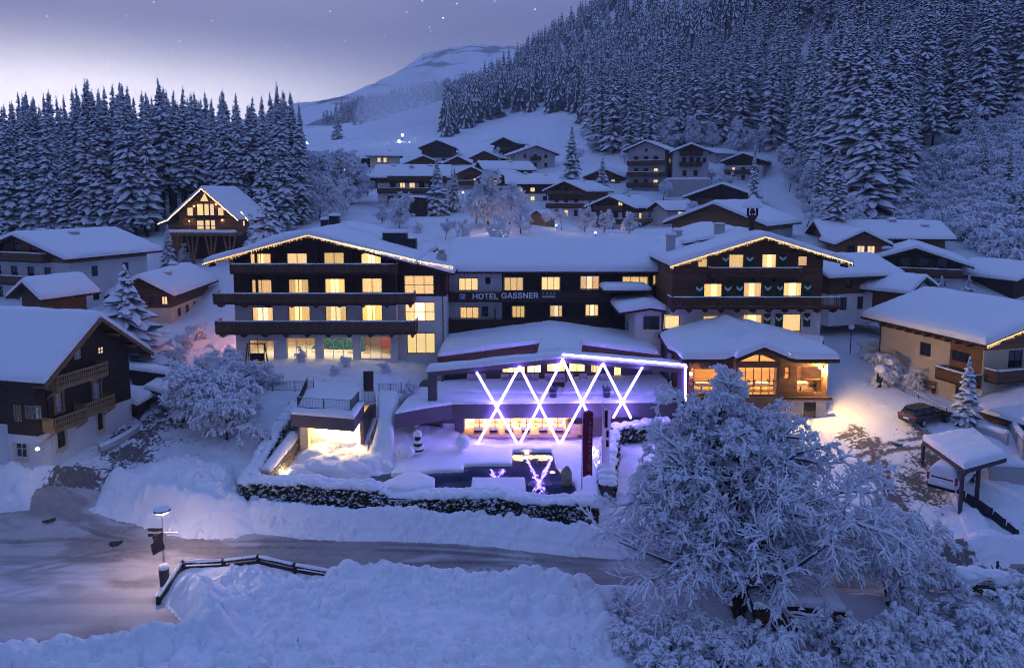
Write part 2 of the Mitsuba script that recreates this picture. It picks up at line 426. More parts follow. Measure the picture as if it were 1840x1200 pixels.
def road_fn(p, n, uv):
    x, y = p.x + 0.10 * p.y, p.y - 0.012 * p.x
    s = mikit.fbm(x * 0.06, y * 1.15, 1.0, 4)
    f = mikit.fbm(x * 0.35, y * 3.2, 4.0, 4)
    m = mikit.fbm(x * 0.16, y * 0.3, 8.0, 3)
    wet = mikit.smoothstep(0.52, 0.72, 0.52 * s + 0.26 * f + 0.26 * m)
    g = mikit.fbm(p.x * 4, p.y * 4, 0.0, 4)
    d = dist_poly(p, RUTS) + 0.10 * (f - 0.5)
    rut = dr.maximum(mikit.smoothstep(0.26, 0.12, dr.abs(d - 0.78)), 0.8 * mikit.smoothstep(0.20, 0.08, dr.abs(d - 1.45)))
    rut = dr.maximum(rut, 0.8 * mikit.smoothstep(0.22, 0.10, dr.abs(dist_poly(p, RUTS2) - 0.75)))
    wet = dr.maximum(wet, rut * mikit.smoothstep(0.34, 0.58, 0.6 * m + 0.4 * g) * 0.85)
    drift = mikit.smoothstep(0.50, 0.66, mikit.fbm(x * 0.22, y * 0.5, 3.0, 4))
    packed = mi.Color3f(0.30, 0.255, 0.25) * (0.60 + 0.8 * (0.5 * f + 0.5 * g))
    corner = mikit.smoothstep(-12.0, -22.0, p.x) * mikit.smoothstep(46.5, 42.0, p.y)
    packed = mikit.mix(packed, (0.68, 0.66, 0.68), dr.clip(0.42 * drift + 0.45 * corner * mikit.smoothstep(0.3, 0.55, m), 0, 0.9))
    wet = wet * (1 - 0.7 * corner)
    return mikit.mix(packed, mi.Color3f(0.085, 0.072, 0.072) * (0.6 + 0.8 * g), wet * 0.8)


ROADM = mat('road', two({'type': 'bumpmap', 'arbitrary': mikit.proc(lambda p, n, uv: mikit.fbm(p.x * 2.5, p.y * 6.0, 0.0, 4), 0.02), 'scale': 0.035,
                         'bsdf': {'type': 'principled', 'base_color': mikit.proc(road_fn), 'roughness': mikit.proc(lambda p, n, uv: 0.42 + 0.45 * mikit.fbm(p.x * 0.3, p.y * 2.0, 1.0, 3)), 'specular': 0.45}}))


def sheet(poly, res, zfn):
    """triangulated sheet over a polygon in xy"""
    x0, y0, x1, y1 = poly.bounds
    X, Y = np.meshgrid(np.arange(x0, x1, res), np.arange(y0, y1, res))
    g = np.column_stack([X.ravel(), Y.ravel()])
    inner = poly.buffer(-res * 0.45)
    g = g[shapely.contains_xy(inner, g[:, 0], g[:, 1])]
    ring = []
    for r in [poly.exterior, *poly.interiors]:
        L = r.length
        k = max(8, int(L / res))
        ring += [r.interpolate(t).coords[0] for t in np.linspace(0, L, k, endpoint=False)]
        ring += list(r.coords)[:-1]
    P = np.unique(np.round(np.vstack([g, np.array(ring)]), 5), axis=0)
    tri = Delaunay(P).simplices
    c = P[tri].mean(1)
    tri = tri[shapely.contains_xy(poly, c[:, 0], c[:, 1])]
    a = P[tri]
    cr = (a[:, 1, 0] - a[:, 0, 0]) * (a[:, 2, 1] - a[:, 0, 1]) - (a[:, 1, 1] - a[:, 0, 1]) * (a[:, 2, 0] - a[:, 0, 0])
    tri = np.where((cr < 0)[:, None], tri[:, ::-1], tri)[np.abs(cr) > 1e-7]
    return P, tri


P, tri = sheet(ROAD.buffer(1.2), 0.55, None)
struct('road', (np.column_stack([P, ground_base(P) - 0.02]), tri), ROADM, smooth=True, label='village road with packed snow and dark wet streaks')


def snow_poly(poly, zfn, thick, res=0.6, rnd=None, rough=0.19, seed=0, edge=0.45, free=None):
    """a layer of snow lying on a surface z = zfn(xy) over a polygon in plan; full thickness inside, rounded at its rim"""
    rnd = rnd or thick * 0.9
    P, tri = sheet(poly, res, None)
    extra = poly.buffer(-rnd * 0.35)
    if not extra.is_empty and rnd * 0.35 < res * 0.8:
        rings = []
        for q in (poly.buffer(-rnd * 0.12), extra):
            for g in getattr(q, 'geoms', [q]):
                if g.geom_type == 'Polygon' and not g.is_empty:
                    rings += [g.exterior.interpolate(t).coords[0] for t in np.arange(0, g.exterior.length, res)]
        P = np.unique(np.round(np.vstack([P, np.array(rings)]), 5), axis=0)
        tri = Delaunay(P).simplices
        c = P[tri].mean(1)
        tri = tri[shapely.contains_xy(poly, c[:, 0], c[:, 1])]
        a = P[tri]
        cr = (a[:, 1, 0] - a[:, 0, 0]) * (a[:, 2, 1] - a[:, 0, 1]) - (a[:, 1, 1] - a[:, 0, 1]) * (a[:, 2, 0] - a[:, 0, 0])
        tri = np.where((cr < 0)[:, None], tri[:, ::-1], tri)[np.abs(cr) > 1e-7]
    d = shapely.distance(poly.boundary, shapely.points(P))
    t = np.clip(d / rnd, 0, 1)
    q = np.column_stack([P, np.full(len(P), float(seed) * 3.1)])
    nz = (meshkit.fbm(q * 0.55, 3, 20 + seed) - 0.5) * 1.0 + (meshkit.fbm(q * 2.0, 3, 40 + seed) - 0.5) * 0.35
    h = thick * (edge + (1 - edge) * np.sqrt(np.clip(1 - (1 - t) ** 2, 0, 1))) * (1 + rough * 2.2 * nz)
    z0 = zfn(P)
    on = d < 1e-4
    # rim: bulge outward a little
    n = len(P)
    V = np.vstack([np.column_stack([P, z0 + h]), np.column_stack([P, z0 + 0.004])])
    e = np.sort(np.vstack([tri[:, [0, 1]], tri[:, [1, 2]], tri[:, [2, 0]]]), axis=1)
    ue, ct = np.unique(e, axis=0, return_counts=True)
    be = set(map(tuple, ue[ct == 1]))
    side = []
    for t3 in tri:
        for a, b in ((t3[0], t3[1]), (t3[1], t3[2]), (t3[2], t3[0])):
            if (min(a, b), max(a, b)) in be:
                side += [[a, a + n, b + n], [a, b + n, b]]
    F = np.vstack([tri, np.array(side), tri[:, ::-1] + n])
    return V, F


# the plain foreground: mountains far away
MA = np.array([at(px, py, Y) for px, py, Y in [(540, 212, 1300), (600, 184, 1500), (650, 161, 1650), (720, 129, 1950), (765, 104, 2150), (810, 87, 2300), (860, 91, 2350), (910, 97, 2400), (1000, 130, 2500), (480, 225, 1250), (300, 262, 1300), (-300, 290, 1300),
                                                (560, 247, 900), (650, 232, 920), (760, 222, 900), (860, 175, 950), (930, 130, 1000), (700, 180, 1400), (800, 140, 1800), (850, 140, 1700), (1200, 100, 1500), (1500, 0, 1500),
                                                (540, 235, 2000), (650, 215, 2500), (810, 180, 3100), (1000, 200, 3100), (300, 280, 2500), (-300, 300, 2000)]])
_m = RBFInterpolator(MA[:, :2] / 400.0, MA[:, 2], kernel='linear', smoothing=0.0)
mx, my = np.meshgrid(np.linspace(-900, 1300, 180), np.linspace(880, 3300, 170))
mxy = np.column_stack([mx.ravel(), my.ravel()])
mq = np.column_stack([mxy, np.zeros(len(mxy))])


def mount_z(xy):
    q = np.column_stack([xy, np.zeros(len(xy))])
    ridged = 1 - np.abs(2 * meshkit.fbm(q / 210.0, 4, 2) - 1)
    return _m(xy / 400.0) + (meshkit.fbm(q / 120.0, 5, 31) - 0.5) * 34 + (ridged - 0.7) * 26


MOUNT = mat('mountain', two({'type': 'diffuse', 'reflectance': mikit.proc(lambda p, n, uv: mikit.mix((0.80, 0.81, 0.86), (0.22, 0.22, 0.24), mikit.smoothstep(0.52, 0.70, mikit.fbm(p.x / 60, p.y / 60, p.z / 40, 5))))}))
struct('mountain', (np.column_stack([mxy, mount_z(mxy)]), grid_faces(170, 180)), MOUNT, smooth=True, label='far snowy mountain beyond the valley')
# the plain on which everything else rests, out to where the air hides it
far = MB()
far.add([[-8000, -3000, -6], [8000, -3000, -6], [8000, 8000, -6], [-8000, 8000, -6]], [[0, 1, 2], [0, 2, 3]])
struct('plain', far, SNOWT)

# the opposite side of the valley rises, wooded, behind the viewer
ox, oy = np.meshgrid(np.linspace(-900, 1100, 70), np.linspace(-520, -45, 30))
oq = np.column_stack([ox.ravel(), oy.ravel(), np.zeros(ox.size)])
oz = np.clip((-45 - oq[:, 1]) * 0.36, 0, None) * (0.8 + 0.5 * meshkit.fbm(oq / 160.0, 4, 51)) + (meshkit.fbm(oq / 14.0, 3, 52) - 0.5) * 16
WOODS = mat('wooded_slope', two({'type': 'diffuse', 'reflectance': mikit.proc(lambda p, n, uv: mikit.mix((0.05, 0.06, 0.07), (0.34, 0.36, 0.40), mikit.smoothstep(0.42, 0.62, mikit.fbm(p.x / 9, p.y / 9, p.z / 5, 4))))}))
struct('wooded_slope', (np.column_stack([oq[:, :2], oz - 3]), grid_faces(30, 70)), WOODS, label='wooded slope on the other side of the valley')

# ------------------------------------------------------------------ buildings
EXPK = 2 ** -exposure
WARM = np.array([1.0, 0.70, 0.30])
rng = np.random.default_rng(11)
C1, C2, C3, C4, C5, C6 = (340, 360, 3.68), (760, 400, 3.8333), (1140, 360, 3.75), (680, 560, 3.1724), (400, 640, 3.68), (1160, 560, 4.6)
C7, C8, CR, CL, CM, CC, CW = (540, 200, 3.5385), (960, 200, 3.5385), (1480, 400, 3.75), (0, 360, 3.75), (0, 540, 3.3333), (260, 310, 7.0583), (1520, 640, 3.0)


def up(c, u, v):
    return c[0] + u / c[2], c[1] + v / c[2]


def on_plane(MF, px, py):
    """(x, z) in a facade's own frame of what is seen at a pixel of the photograph"""
    o, n = MF[:3, 3], MF[:3, :3] @ np.array([0, -1.0, 0])
    r, c = ray(px, py), np.array([0, 0, CAM_H])
    p = c + r * (((o - c) @ n) / (r @ n))
    q = MF[:3, :3].T @ (p - o)
    return q[0], q[2]


def rect_on(MF, c, r):
    (a, b), (d, e) = up(c, r[0], r[2]), up(c, r[1], r[3])
    m, k = (a + d) / 2, (b + e) / 2
    return on_plane(MF, a, k)[0], on_plane(MF, d, k)[0], on_plane(MF, m, e)[1], on_plane(MF, m, b)[1]


def quad(x0, x1, z0, z1, y=0.0):
    return MB().add([[x0, y, z0], [x1, y, z0], [x1, y, z1], [x0, y, z1]], [[0, 1, 2], [0, 2, 3]])


def wavy(x0, x1, z0, z1, y, amp=0.03, step=0.05, per=0.17, ph=0.0):
    n = max(4, int((x1 - x0) / step))
    x = np.linspace(x0, x1, n)
    yy = y + amp * np.sin(x / per * 2 * np.pi + ph) + amp * 0.5 * np.sin(x / per * 3.1 + ph * 2)
    v = np.vstack([np.column_stack([x, yy, np.full(n, z0)]), np.column_stack([x, yy, np.full(n, z1)])])
    i = np.arange(n - 1)
    return MB().add(v, np.vstack([np.column_stack([i, i + 1, i + 1 + n]), np.column_stack([i, i + 1 + n, i + n])]))


def frame_mb(x0, x1, z0, z1, y0=0.08, y1=0.15, t=0.07, mull=1, rows=0, mw=0.06):
    m = MB()
    m.box(x0, x1, y0, y1, z0, z0 + t).box(x0, x1, y0, y1, z1 - t, z1).box(x0, x0 + t, y0, y1, z0 + t, z1 - t).box(x1 - t, x1, y0, y1, z0 + t, z1 - t)
    for k in range(mull):
        c = x0 + (x1 - x0) * (k + 1) / (mull + 1)
        m.box(c - mw / 2, c + mw / 2, y0 + 0.004, y1 - 0.004, z0 + t, z1 - t)
    for k in range(rows):
        c = z0 + (z1 - z0) * (k + 1) / (rows + 1)
        m.box(x0 + t, x1 - t, y0 + 0.008, y1 - 0.008, c - mw / 2, c + mw / 2)
    return m


def window(parent, MF, x0, x1, z0, z1, kind='dark', mull=1, rows=0, fr=None, name='window', lab=None, k=1.0, cover=None, depth=0.08):
    fr = fr or FRAME_D
    key = part(parent, name, frame_mb(x0, x1, z0, z1, depth, depth + 0.07, mull=mull, rows=rows, t=min(0.07, 0.16 * (x1 - x0))), fr, MF)
    if lab:
        labels[key] = {'label': lab}
    yp = depth + 0.035
    if kind in ('dark', 'curtain'):
        part(key, 'pane', quad(x0, x1, z0, z1, yp), PANE_D if kind == 'dark' else GLASS, MF)
        if kind == 'curtain':
            part(key, 'curtain', wavy(x0, x1, z0, z1, yp + 0.09, 0.02), CURTAIN_W, MF)
    elif kind == 'open':
        part(key, 'pane', quad(x0, x1, z0, z1, yp), GLASS, MF)
    elif kind == 'lit':
        c = WARM * np.array([1, rng.uniform(0.9, 1.12), rng.uniform(0.75, 1.3)])
        part(key, 'pane', quad(x0, x1, z0, z1, yp), LAMPBLK, MF, light=emit(c * k * 1.0 * EXPK, 0.25))
    elif kind == 'room':
        part(key, 'pane', quad(x0, x1, z0, z1, yp), GLASS, MF)
        c = WARM * np.array([1, rng.uniform(0.95, 1.06), rng.uniform(0.8, 1.35)]) * rng.uniform(0.55, 1.2)
        part(key, 'lit_room', quad(x0 - 0.0, x1 + 0.0, z0, z1, 0.285), LAMPBLK, MF, light=emit(c * k * 1.9 * EXPK, 0.4))
        cov = cover if cover is not None else rng.choice([1, 1, 1, 2, 2])
        w = x1 - x0
        ph = rng.uniform(0, 6)
        if cov == 1:
            part(key, 'curtain', wavy(x0, x1, z0, z1, yp + 0.09, 0.03, 0.04, rng.uniform(0.15, 0.22), ph), CURTAIN, MF)
        elif cov == 2:
            a, b = rng.uniform(0.25, 0.45), rng.uniform(0.6, 0.75)
            part(key, 'curtain', wavy(x0, x0 + a * w, z0, z1, yp + 0.09, 0.035, 0.035, 0.14, ph), CURTAIN, MF)
            part(key, 'curtain', wavy(x0 + b * w, x1, z0, z1, yp + 0.09, 0.035, 0.035, 0.14, ph), CURTAIN, MF)
    return key


FACE = {'f': 0, 'r': 90, 'b': 180, 'l': 270}


def face_frame(M, side, x0, x1, l):
    return M @ {'f': RT(0, 0, 0, 0), 'r': RT(x1, l / 2, 0, 90), 'b': RT(0, l, 0, 180), 'l': RT(x0, l / 2, 0, 270)}[side]


def house(key, M, x0, x1, l, hr, pitch, xl=None, xr=None, og=1.2, ogb=1.2, bands=((0, WHITE),), wins=(), snow=0.5, t=0.3, roofb=None, res=0.8, roof=True, sides='frbl', seed=0, thick=0.22, oe=1.1, edge=0.55, ymin=None, fascia=None, zc=None, floor=-1.5):
    """gabled body under key: its ridge along local y at x = 0, z = hr; facades with real openings; roof; snow. wins: (side, x0, x1, z0, z1, kind, options)"""
    xl = x0 - oe if xl is None else xl
    xr = x1 + oe if xr is None else xr
    zu = lambda x: hr - pitch * abs(x)
    for s in sides:
        MF = face_frame(M, s, x0, x1, l)
        if s in 'fb':
            a, b = (x0, x1) if s == 'f' else (-x1, -x0)
            top = [(a, zu(a))] + ([(0, hr)] if a < 0 < b else []) + [(b, zu(b))]
            P = Polygon([(a, floor), (b, floor)] + top[::-1])
        else:
            h = zu(x1 if s == 'r' else x0) - 0.004
            P = sbox(-l / 2 + t, floor, l / 2 - t, h)
        for w in wins:
            if w[0] == s:
                P = P.difference(sbox(w[1], w[3], w[2], w[4]))
        zs = [b[0] for b in bands] + [1e3]
        for i, (z0, bs) in enumerate(bands):
            Q = P.intersection(sbox(-1e3, z0 if i else -50, 1e3, zs[i + 1]))
            if Q.area > 0.01:
                part(key, 'wall', MB().poly(Q, 0, t), bs, MF)
        for w in wins:
            if w[0] == s:
                window(key, MF, w[1], w[2], w[3], w[4], w[5], **(w[6] if len(w) > 6 else {}))
    if roof:
        pts = [(xl, zu(xl) + 0.004)] + ([(0, hr + 0.004)] if xl < 0 < xr else []) + [(xr, zu(xr) + 0.004)]
        prof = Polygon(pts + [(x, z + thick) for x, z in pts[::-1]])
        rk = part(key, 'roof', MB().poly(prof, -og, l + ogb), roofb or DARKWOOD, M)
        if snow:
            e = 0.02
            V, F = snow_poly(sbox(xl + e, -og + e, xr - e, l + ogb - e), lambda p: hr + thick + 0.006 - pitch * np.abs(p[:, 0]), snow, res, seed=seed, edge=edge)
            c = np.abs(V[:, 0]) < 0.9
            part(rk, 'snow', (V, F), SNOW, M, smooth=50)
        return rk


def sym(key, M, w, l, he, pitch, **kw):
    return house(key, M, -w / 2, w / 2, l, he + pitch * w / 2, pitch, **kw)


def place(px, py, Y, yaw, side, w, l, dz=0.0):
    """house frame whose given side has the middle of its foot at that pixel and distance"""
    p = at(px, py, Y)
    q = {'f': (0, 0), 'r': (w / 2, l / 2), 'l': (-w / 2, l / 2), 'b': (0, l)}[side]
    R = RT(0, 0, 0, yaw)
    o = p - R[:3, :3] @ np.array([q[0], q[1], 0])
    return RT(o[0], o[1], o[2] + dz, yaw)


def row(side, xs, z0, h, w, kind='dark', lit=(), litk='lit', **o):
    return [(side, x - w / 2, x + w / 2, z0, z0 + h, litk if i in lit else kind, o) for i, x in enumerate(xs)]


def balcony(key, MF, x0, x1, z, d=1.2, h=0.95, railb=None, slabb=None, snow=True, left=True, right=True, brackets=0, style='board', name='balcony', snb=0.12):
    """slab, boarded or balustered railing, snow on the handrail; outward is -y in the facade's frame"""
    railb, slabb = railb or BALCWOOD, slabb or DARKWOOD
    m = MB().box(x0, x1, -d, -0.003, z - 0.18, z)
    for i in range(brackets):
        x = x0 + 0.4 + (x1 - x0 - 0.8) * i / max(1, brackets - 1)
        m.box(x - 0.09, x + 0.09, -d + 0.15, -0.003, z - 0.42, z - 0.182)
        m.box(x - 0.07, x + 0.07, -d * 0.6, -0.003, z - 0.62, z - 0.422)
    bk = part(key, name, m, slabb, MF)
    r = MB()
    runs = [((x0, -d), (x1, -d))] + ([((x0, -0.01), (x0, -d))] if left else []) + ([((x1, -d), (x1, -0.01))] if right else [])
    for (ax, ay), (bx, by) in runs:
        L = math.hypot(bx - ax, by - ay)
        a, b = np.array([ax, ay, 0]), np.array([bx, by, 0])
        dv = (b - a) / L
        nrm = np.array([dv[1], -dv[0], 0])
        r.bar(a + [0, 0, z + h], b + [0, 0, z + h], 0.10, 0.08)
        r.bar(a + [0, 0, z + 0.10], b + [0, 0, z + 0.10], 0.07, 0.07)
        step = 0.155 if style == 'board' else 0.20
        n = max(2, int(L / step))
        for i in range(n):
            c = a + dv * (i + 0.5) * L / n
            w = L / n - 0.012 if style == 'board' else 0.085
            o = nrm * (0.028 + 0.006 * (i % 2))
            r.bar(c + o + [0, 0, z + 0.02], c + o + [0, 0, z + h - 0.045], w if abs(dv[0]) > 0.5 else 0.03, 0.03 if abs(dv[0]) > 0.5 else w, up=(0, 1, 0))
    labels[part(bk, 'railing', r, railb, MF)] = {'kind': 'stuff'}
    if snow:
        sn = MB()
        for (ax, ay), (bx, by) in runs:
            n = max(3, int(math.hypot(bx - ax, by - ay) / 0.25))
            tt = np.linspace(0.01, 0.99, n)
            pts = np.column_stack([ax + (bx - ax) * tt, ay + (by - ay) * tt, np.full(n, z + h + 0.06)])
            rr = 0.055 + snb * 0.5 * meshkit.fbm(pts * 1.3 + x0, 2, 3)
            sn.tube(pts, rr, 6)
        part(bk, 'snow', sn, SNOWT, MF, smooth=True)
    return bk


def icicle_lights(name, label, pts, group=None, k=6.0, drop=0.34, step=0.085, r=0.028, seed=3, w=1.0):
    """a string of small warm bulbs hung from a roof edge, with short strands of uneven length"""
    g = np.random.default_rng(seed)
    pts = np.asarray(pts, float)
    seg = np.linalg.norm(np.diff(pts, axis=0), axis=1)
    s = np.concatenate([[0], np.cumsum(seg)])
    n = int(s[-1] / step)
    u = (np.arange(n) + g.uniform(-0.3, 0.3, n)) * step
    base = np.column_stack([np.interp(u, s, pts[:, i]) for i in range(3)])
    octv = np.array([[1, 0, 0], [-1, 0, 0], [0, 1, 0], [0, -1, 0], [0, 0, 1], [0, 0, -1]], float)
    octf = np.array([[0, 2, 4], [2, 1, 4], [1, 3, 4], [3, 0, 4], [2, 0, 5], [1, 2, 5], [3, 1, 5], [0, 3, 5]])
    m, wire = MB(), MB()
    for i, b in enumerate(base):
        m.add(b + octv * r + [0, 0, -0.02], octf)
        if drop and i % 2 == 0:
            d = g.uniform(0.3, 1) * drop
            for z in np.arange(0.09, d, 0.09):
                m.add(b + octv * r * 0.9 + [g.uniform(-.02, .02), g.uniform(-.02, .02), -z], octf)
    k_ = thing(name, label, 'string lights', group)
    labels[k_ + '__bulbs'] = {'kind': 'stuff'}
    part(k_, 'bulbs', m, LAMPBLK, light=emit(np.array([1.0, 0.62, 0.24]) * k * EXPK, w))
    part(k_, 'wire', MB().tube(pts + [0, 0, 0.012], 0.012, 4), METAL_D)
    return k_


def lamp_ball(name, label, p, r, col, k, cat='lamp', w=2.0, body=None, group=None):
    key = thing(name, label, cat, group)
    ico = trimesh.creation.icosphere(2, r)
    part(key, 'bulb', (ico.vertices + p, ico.faces), LAMPBLK, light=emit(np.asarray(col) * k * EXPK, w))
    if body is not None:
        part(key, 'body', body, METAL_D)
    return key


def chimney(key, M, x, y, z0, z1, w=0.7, cap=True, sn=0.35, bs=None):
    ck = part(key, 'chimney', MB().box(x - w / 2, x + w / 2, y - w / 2, y + w / 2, z0, z1).box(x - w / 2 - 0.1, x + w / 2 + 0.1, y - w / 2 - 0.1, y + w / 2 + 0.1, z1 + 0.003, z1 + 0.1), bs or GREYPL, M)
    if sn:
        V, F = snow_poly(sbox(x - w / 2 - 0.08, y - w / 2 - 0.08, x + w / 2 + 0.08, y + w / 2 + 0.08), lambda p: np.full(len(p), z1 + 0.104), sn, 0.22, seed=int(x * 7) % 17, edge=0.3, rnd=0.4)
        part(ck, 'snow', (V, F), SNOWT, M, smooth=50)
    return ck

# ------------------------------------------------------------------ the hotel: left gable block
def wins_px(MF, side, c, rects, kind, **o):
    return [(side, *rect_on(MF, c, r), kind, o) for r in rects]


ap = at(552, 423, 71.5)
HZ = 6.4
LH = thing('hotel_gable_block', 'dark wooden left gable block of the hotel over a white floor of pool hall windows', 'hotel building')
LM = RT(ap[0], 73.0, HZ)
LF = face_frame(LM, 'f', 0, 0, 0)
LX0, LX1 = at(422, 560, 73)[0] - ap[0], at(712, 560, 73)[0] - ap[0]
e1, e2, e3 = at(364.5, 474, 71.5), at(748, 467, 71.5), at(815.5, 479, 72.2)
LP = (ap[2] - e1[2]) / (ap[0] - e1[0])
LHR = ap[2] - HZ - 0.22
g1 = wins_px(LF, 'f', C1, [(400, 540, 350, 432), (643, 780, 347, 432), (888, 1025, 343, 432), (1133, 1270, 343, 432), (410, 545, 523, 618), (654, 790, 520, 618), (895, 1030, 517, 615), (1140, 1275, 513, 612),
                           (415, 555, 704, 800), (656, 798, 698, 800), (898, 1040, 698, 800), (1140, 1278, 690, 798)], 'room', mull=1)
for i, w in enumerate(g1):
    w[6]['rows'] = 0
pool_rects = wins_px(LF, 'f', C1, [(645, 835, 908, 1058), (884, 1085, 906, 1055), (1130, 1335, 898, 1050)], 'open', mull=2, fr=TRIM)
side_door = wins_px(LF, 'f', C1, [(398, 562, 922, 1078)], 'open', mull=2, fr=FRAME_D)
zb = on_plane(LF, *up(C1, 700, 694))[1]
house(LH, LM, LX0, LX1, 19.0, LHR, LP, xl=e1[0] - ap[0], xr=e2[0] - ap[0], og=1.5, ogb=0.8, bands=((0, WHITE), (zb, DARKWOOD)), wins=g1 + pool_rects + side_door, snow=0.62, seed=1, res=0.7)
# its right bay under the prolonged roof
EM_ = RT(ap[0], 74.3, HZ)
EF = face_frame(EM_, 'f', 0, 0, 0)
bx0, bx1 = LX1 - 0.02, at(802, 560, 74.3)[0] - ap[0]
zb2 = on_plane(EF, *up(C1, 1500, 634))[1]
bay = wins_px(EF, 'f', C1, [(1420, 1618, 496, 622), (1426, 1625, 672, 800)], 'room', mull=2, rows=0) + wins_px(EF, 'f', C1, [(1440, 1626, 876, 1012)], 'room', mull=2, k=0.8, cover=0)
bay[1][6]['rows'] = 1
house(LH, EM_, bx0 + 0.05, bx1, 8.0, LHR, LP, xl=e2[0] - ap[0] + 0.03, xr=e3[0] - ap[0], og=2.1, ogb=0.3, bands=((0, WHITE), (zb2, DARKWOOD)), wins=bay, snow=0.55, seed=2, sides='fr')
part(LH, 'downpipe', MB().tube([[bx1 - 0.35, -0.1, 0.2], [bx1 - 0.35, -0.1, zb2 + 2.4], [bx1 + 0.3, -0.6, zb2 + 3.0]], 0.05, 6), METAL_D, EM_)
for (u0, u1, vt, vb, br, dd) in [(270, 1366, 425, 480, 0, 1.15), (160, 1480, 618, 680, 9, 1.7), (175, 1495, 802, 880, 10, 1.7)]:
    F2 = LF @ RT(0, -dd, 0)
    xa, _ = on_plane(F2, *up(C1, u0, vb))
    xb, zt = on_plane(F2, *up(C1, u1, vt))
    zlo = on_plane(F2, *up(C1, 800, vb))[1]
    balcony(LH, LF, xa, xb, zlo + 0.05, dd, max(0.8, zt - zlo - 0.05), brackets=br, snb=0.10)
for x in (448, 575, 850, 1078):     # posts between the balcony rows
    px, py = up(C1, x, 450)
    xx = on_plane(LF, px, py)[0]
    part(LH, 'post', MB().box(xx - 0.1, xx + 0.1, -0.35, -0.006, zb + 0.3, LHR - LP * abs(xx) - 0.1), DARKWOOD, LM)
# rafters under the front overhang
for s in np.linspace(e1[0] - ap[0] + 0.6, e2[0] - ap[0] - 0.5, 9):
    part(LH, 'rafter', MB().box(s - 0.1, s + 0.1, -1.4, -0.01, LHR - LP * abs(s) - 0.28, LHR - LP * abs(s) - 0.03 - LP * 0.1), DARKWOOD, LM)
icicle_lights('light_string', 'warm icicle lights along the whole gable edge of the left hotel block', [e1 + [0, -0.03, 0.02], ap + [0, -0.03, 0.02], e2 + [0, -0.03, 0.02]], 'icicle lights on roof edges', seed=1)
icicle_lights('light_string', 'short warm icicle lights on the low roof end right of the left hotel gable', [at(749, 468, 72.15), e3 + [0, -0.03, 0]], 'icicle lights on roof edges', seed=2)
# roof equipment
hz0 = LHR + 0.25
chimney(LH, LM, -0.9, 13.5, hz0 - 0.5, hz0 + 1.3, 1.1, bs=METAL_D)
chimney(LH, LM, -2.3, 14.5, hz0 - 0.9, hz0 + 0.8, 0.9, bs=METAL_D)
pv = part(LH, 'ventilation_box', MB().box(6.0, 8.6, 6.5, 8.2, hz0 - 2.6, hz0 - 0.25).box(8.7, 9.7, 6.2, 7.6, hz0 - 3.0, hz0 - 0.9), METAL_D, LM)
part(pv, 'snow', snow_poly(sbox(5.9, 6.4, 8.7, 8.3), lambda p: np.full(len(p), hz0 - 0.24), 0.35, 0.3, seed=3), SNOW, LM, smooth=50)
part(LH, 'roof_snow_drift', snow_poly(sbox(-7.2, 4, -3.2, 9), lambda p: LHR - LP * np.abs(p[:, 0]) + 0.55, 0.75, 0.5, seed=4, rnd=1.0), SNOW, LM, smooth=50)
part(LH, 'roof_snow_drift', snow_poly(sbox(0.6, 9, 9.5, 18.4), lambda p: LHR - LP * np.abs(p[:, 0]) + 0.5, 0.7, 0.6, seed=5, rnd=1.2), SNOW, LM, smooth=50)
mv = at(793.5, 466, 76.5)
part(LH, 'vent_cowl', MB().lathe([(0.32, -1.2), (0.32, 0.0), (0.55, 0.25), (0.55, 0.9), (0.3, 1.2), (0.3, 1.3), (0.5, 1.32), (0.5, 1.4)], mv + [0, 0, -0.4], 12), GREYPL)
# pool hall behind the ground-floor panes
px0, px1 = LX0 + 0.4, LX1 - 0.4
part(LH, 'pool_hall', MB().box(px0, px1, 6.0, 6.2, -0.2, 2.95).box(px0, px0 + 0.1, 0.31, 5.99, -0.2, 2.95).box(px1 - 0.1, px1, 0.31, 5.99, -0.2, 2.95).box(px0 + 0.11, px1 - 0.11, 0.31, 5.99, 2.96, 3.05).box(px0 + 0.11, px1 - 0.11, 0.31, 5.99, -0.32, -0.21), INTERIOR, LM)
wx = [w[1] for w in pool_rects] + [w[2] for w in pool_rects]
part(LH, 'mosaic_wall', MB().poly(Polygon([(pool_rects[0][1] + 0.8, 0.0), (pool_rects[1][2] + 0.5, 0.0), (pool_rects[1][2] + 0.5, 2.7), (pool_rects[0][2] + 0.2, 2.7)]), 3.3, 3.4), TEAL, LM)
part(LH, 'red_panel', MB().box(pool_rects[2][1] + 1.6, pool_rects[2][2] + 0.4, 3.1, 3.2, 0.9, 2.7), RED, LM)
part(LH, 'ceiling_lamp', MB().add([[px0 + 1, .9, 2.93], [px0 + 1, 2.9, 2.93], [px1 - 1, 2.9, 2.93], [px1 - 1, .9, 2.93]], [[0, 1, 2], [0, 2, 3]]), LAMPBLK, LM, light=emit(np.array([1, .78, .46]) * 3.0 * EXPK, 1.5))


def lounger(M, label, group, kind='low'):
    """pool lounger: slatted frame on four legs with a raised back"""
    k = thing('pool_lounger', label, 'lounger', group)
    part(k, 'seat', MB().box(-0.33, 0.33, -0.9, 0.35, 0.34, 0.43), FABRIC, M)
    b = MB().bar([0, 0.34, 0.40], [0, 0.88, 1.0 if kind == 'low' else 1.25], 0.66, 0.09, up=(0, -1, 1))
    part(k, 'backrest', b, FABRIC, M)
    for sx in (-0.28, 0.28):
        for y in (-0.75, 0.25):
            part(k, 'leg', MB().box(sx - 0.03, sx + 0.03, y - 0.03, y + 0.03, 0, 0.338), FRAME_D, M)
    for sx in (-0.365, 0.365):
        part(k, 'armrest', MB().box(sx - 0.025, sx + 0.025, -0.3, 0.4, 0.52, 0.56), FRAME_D, M)
    return k


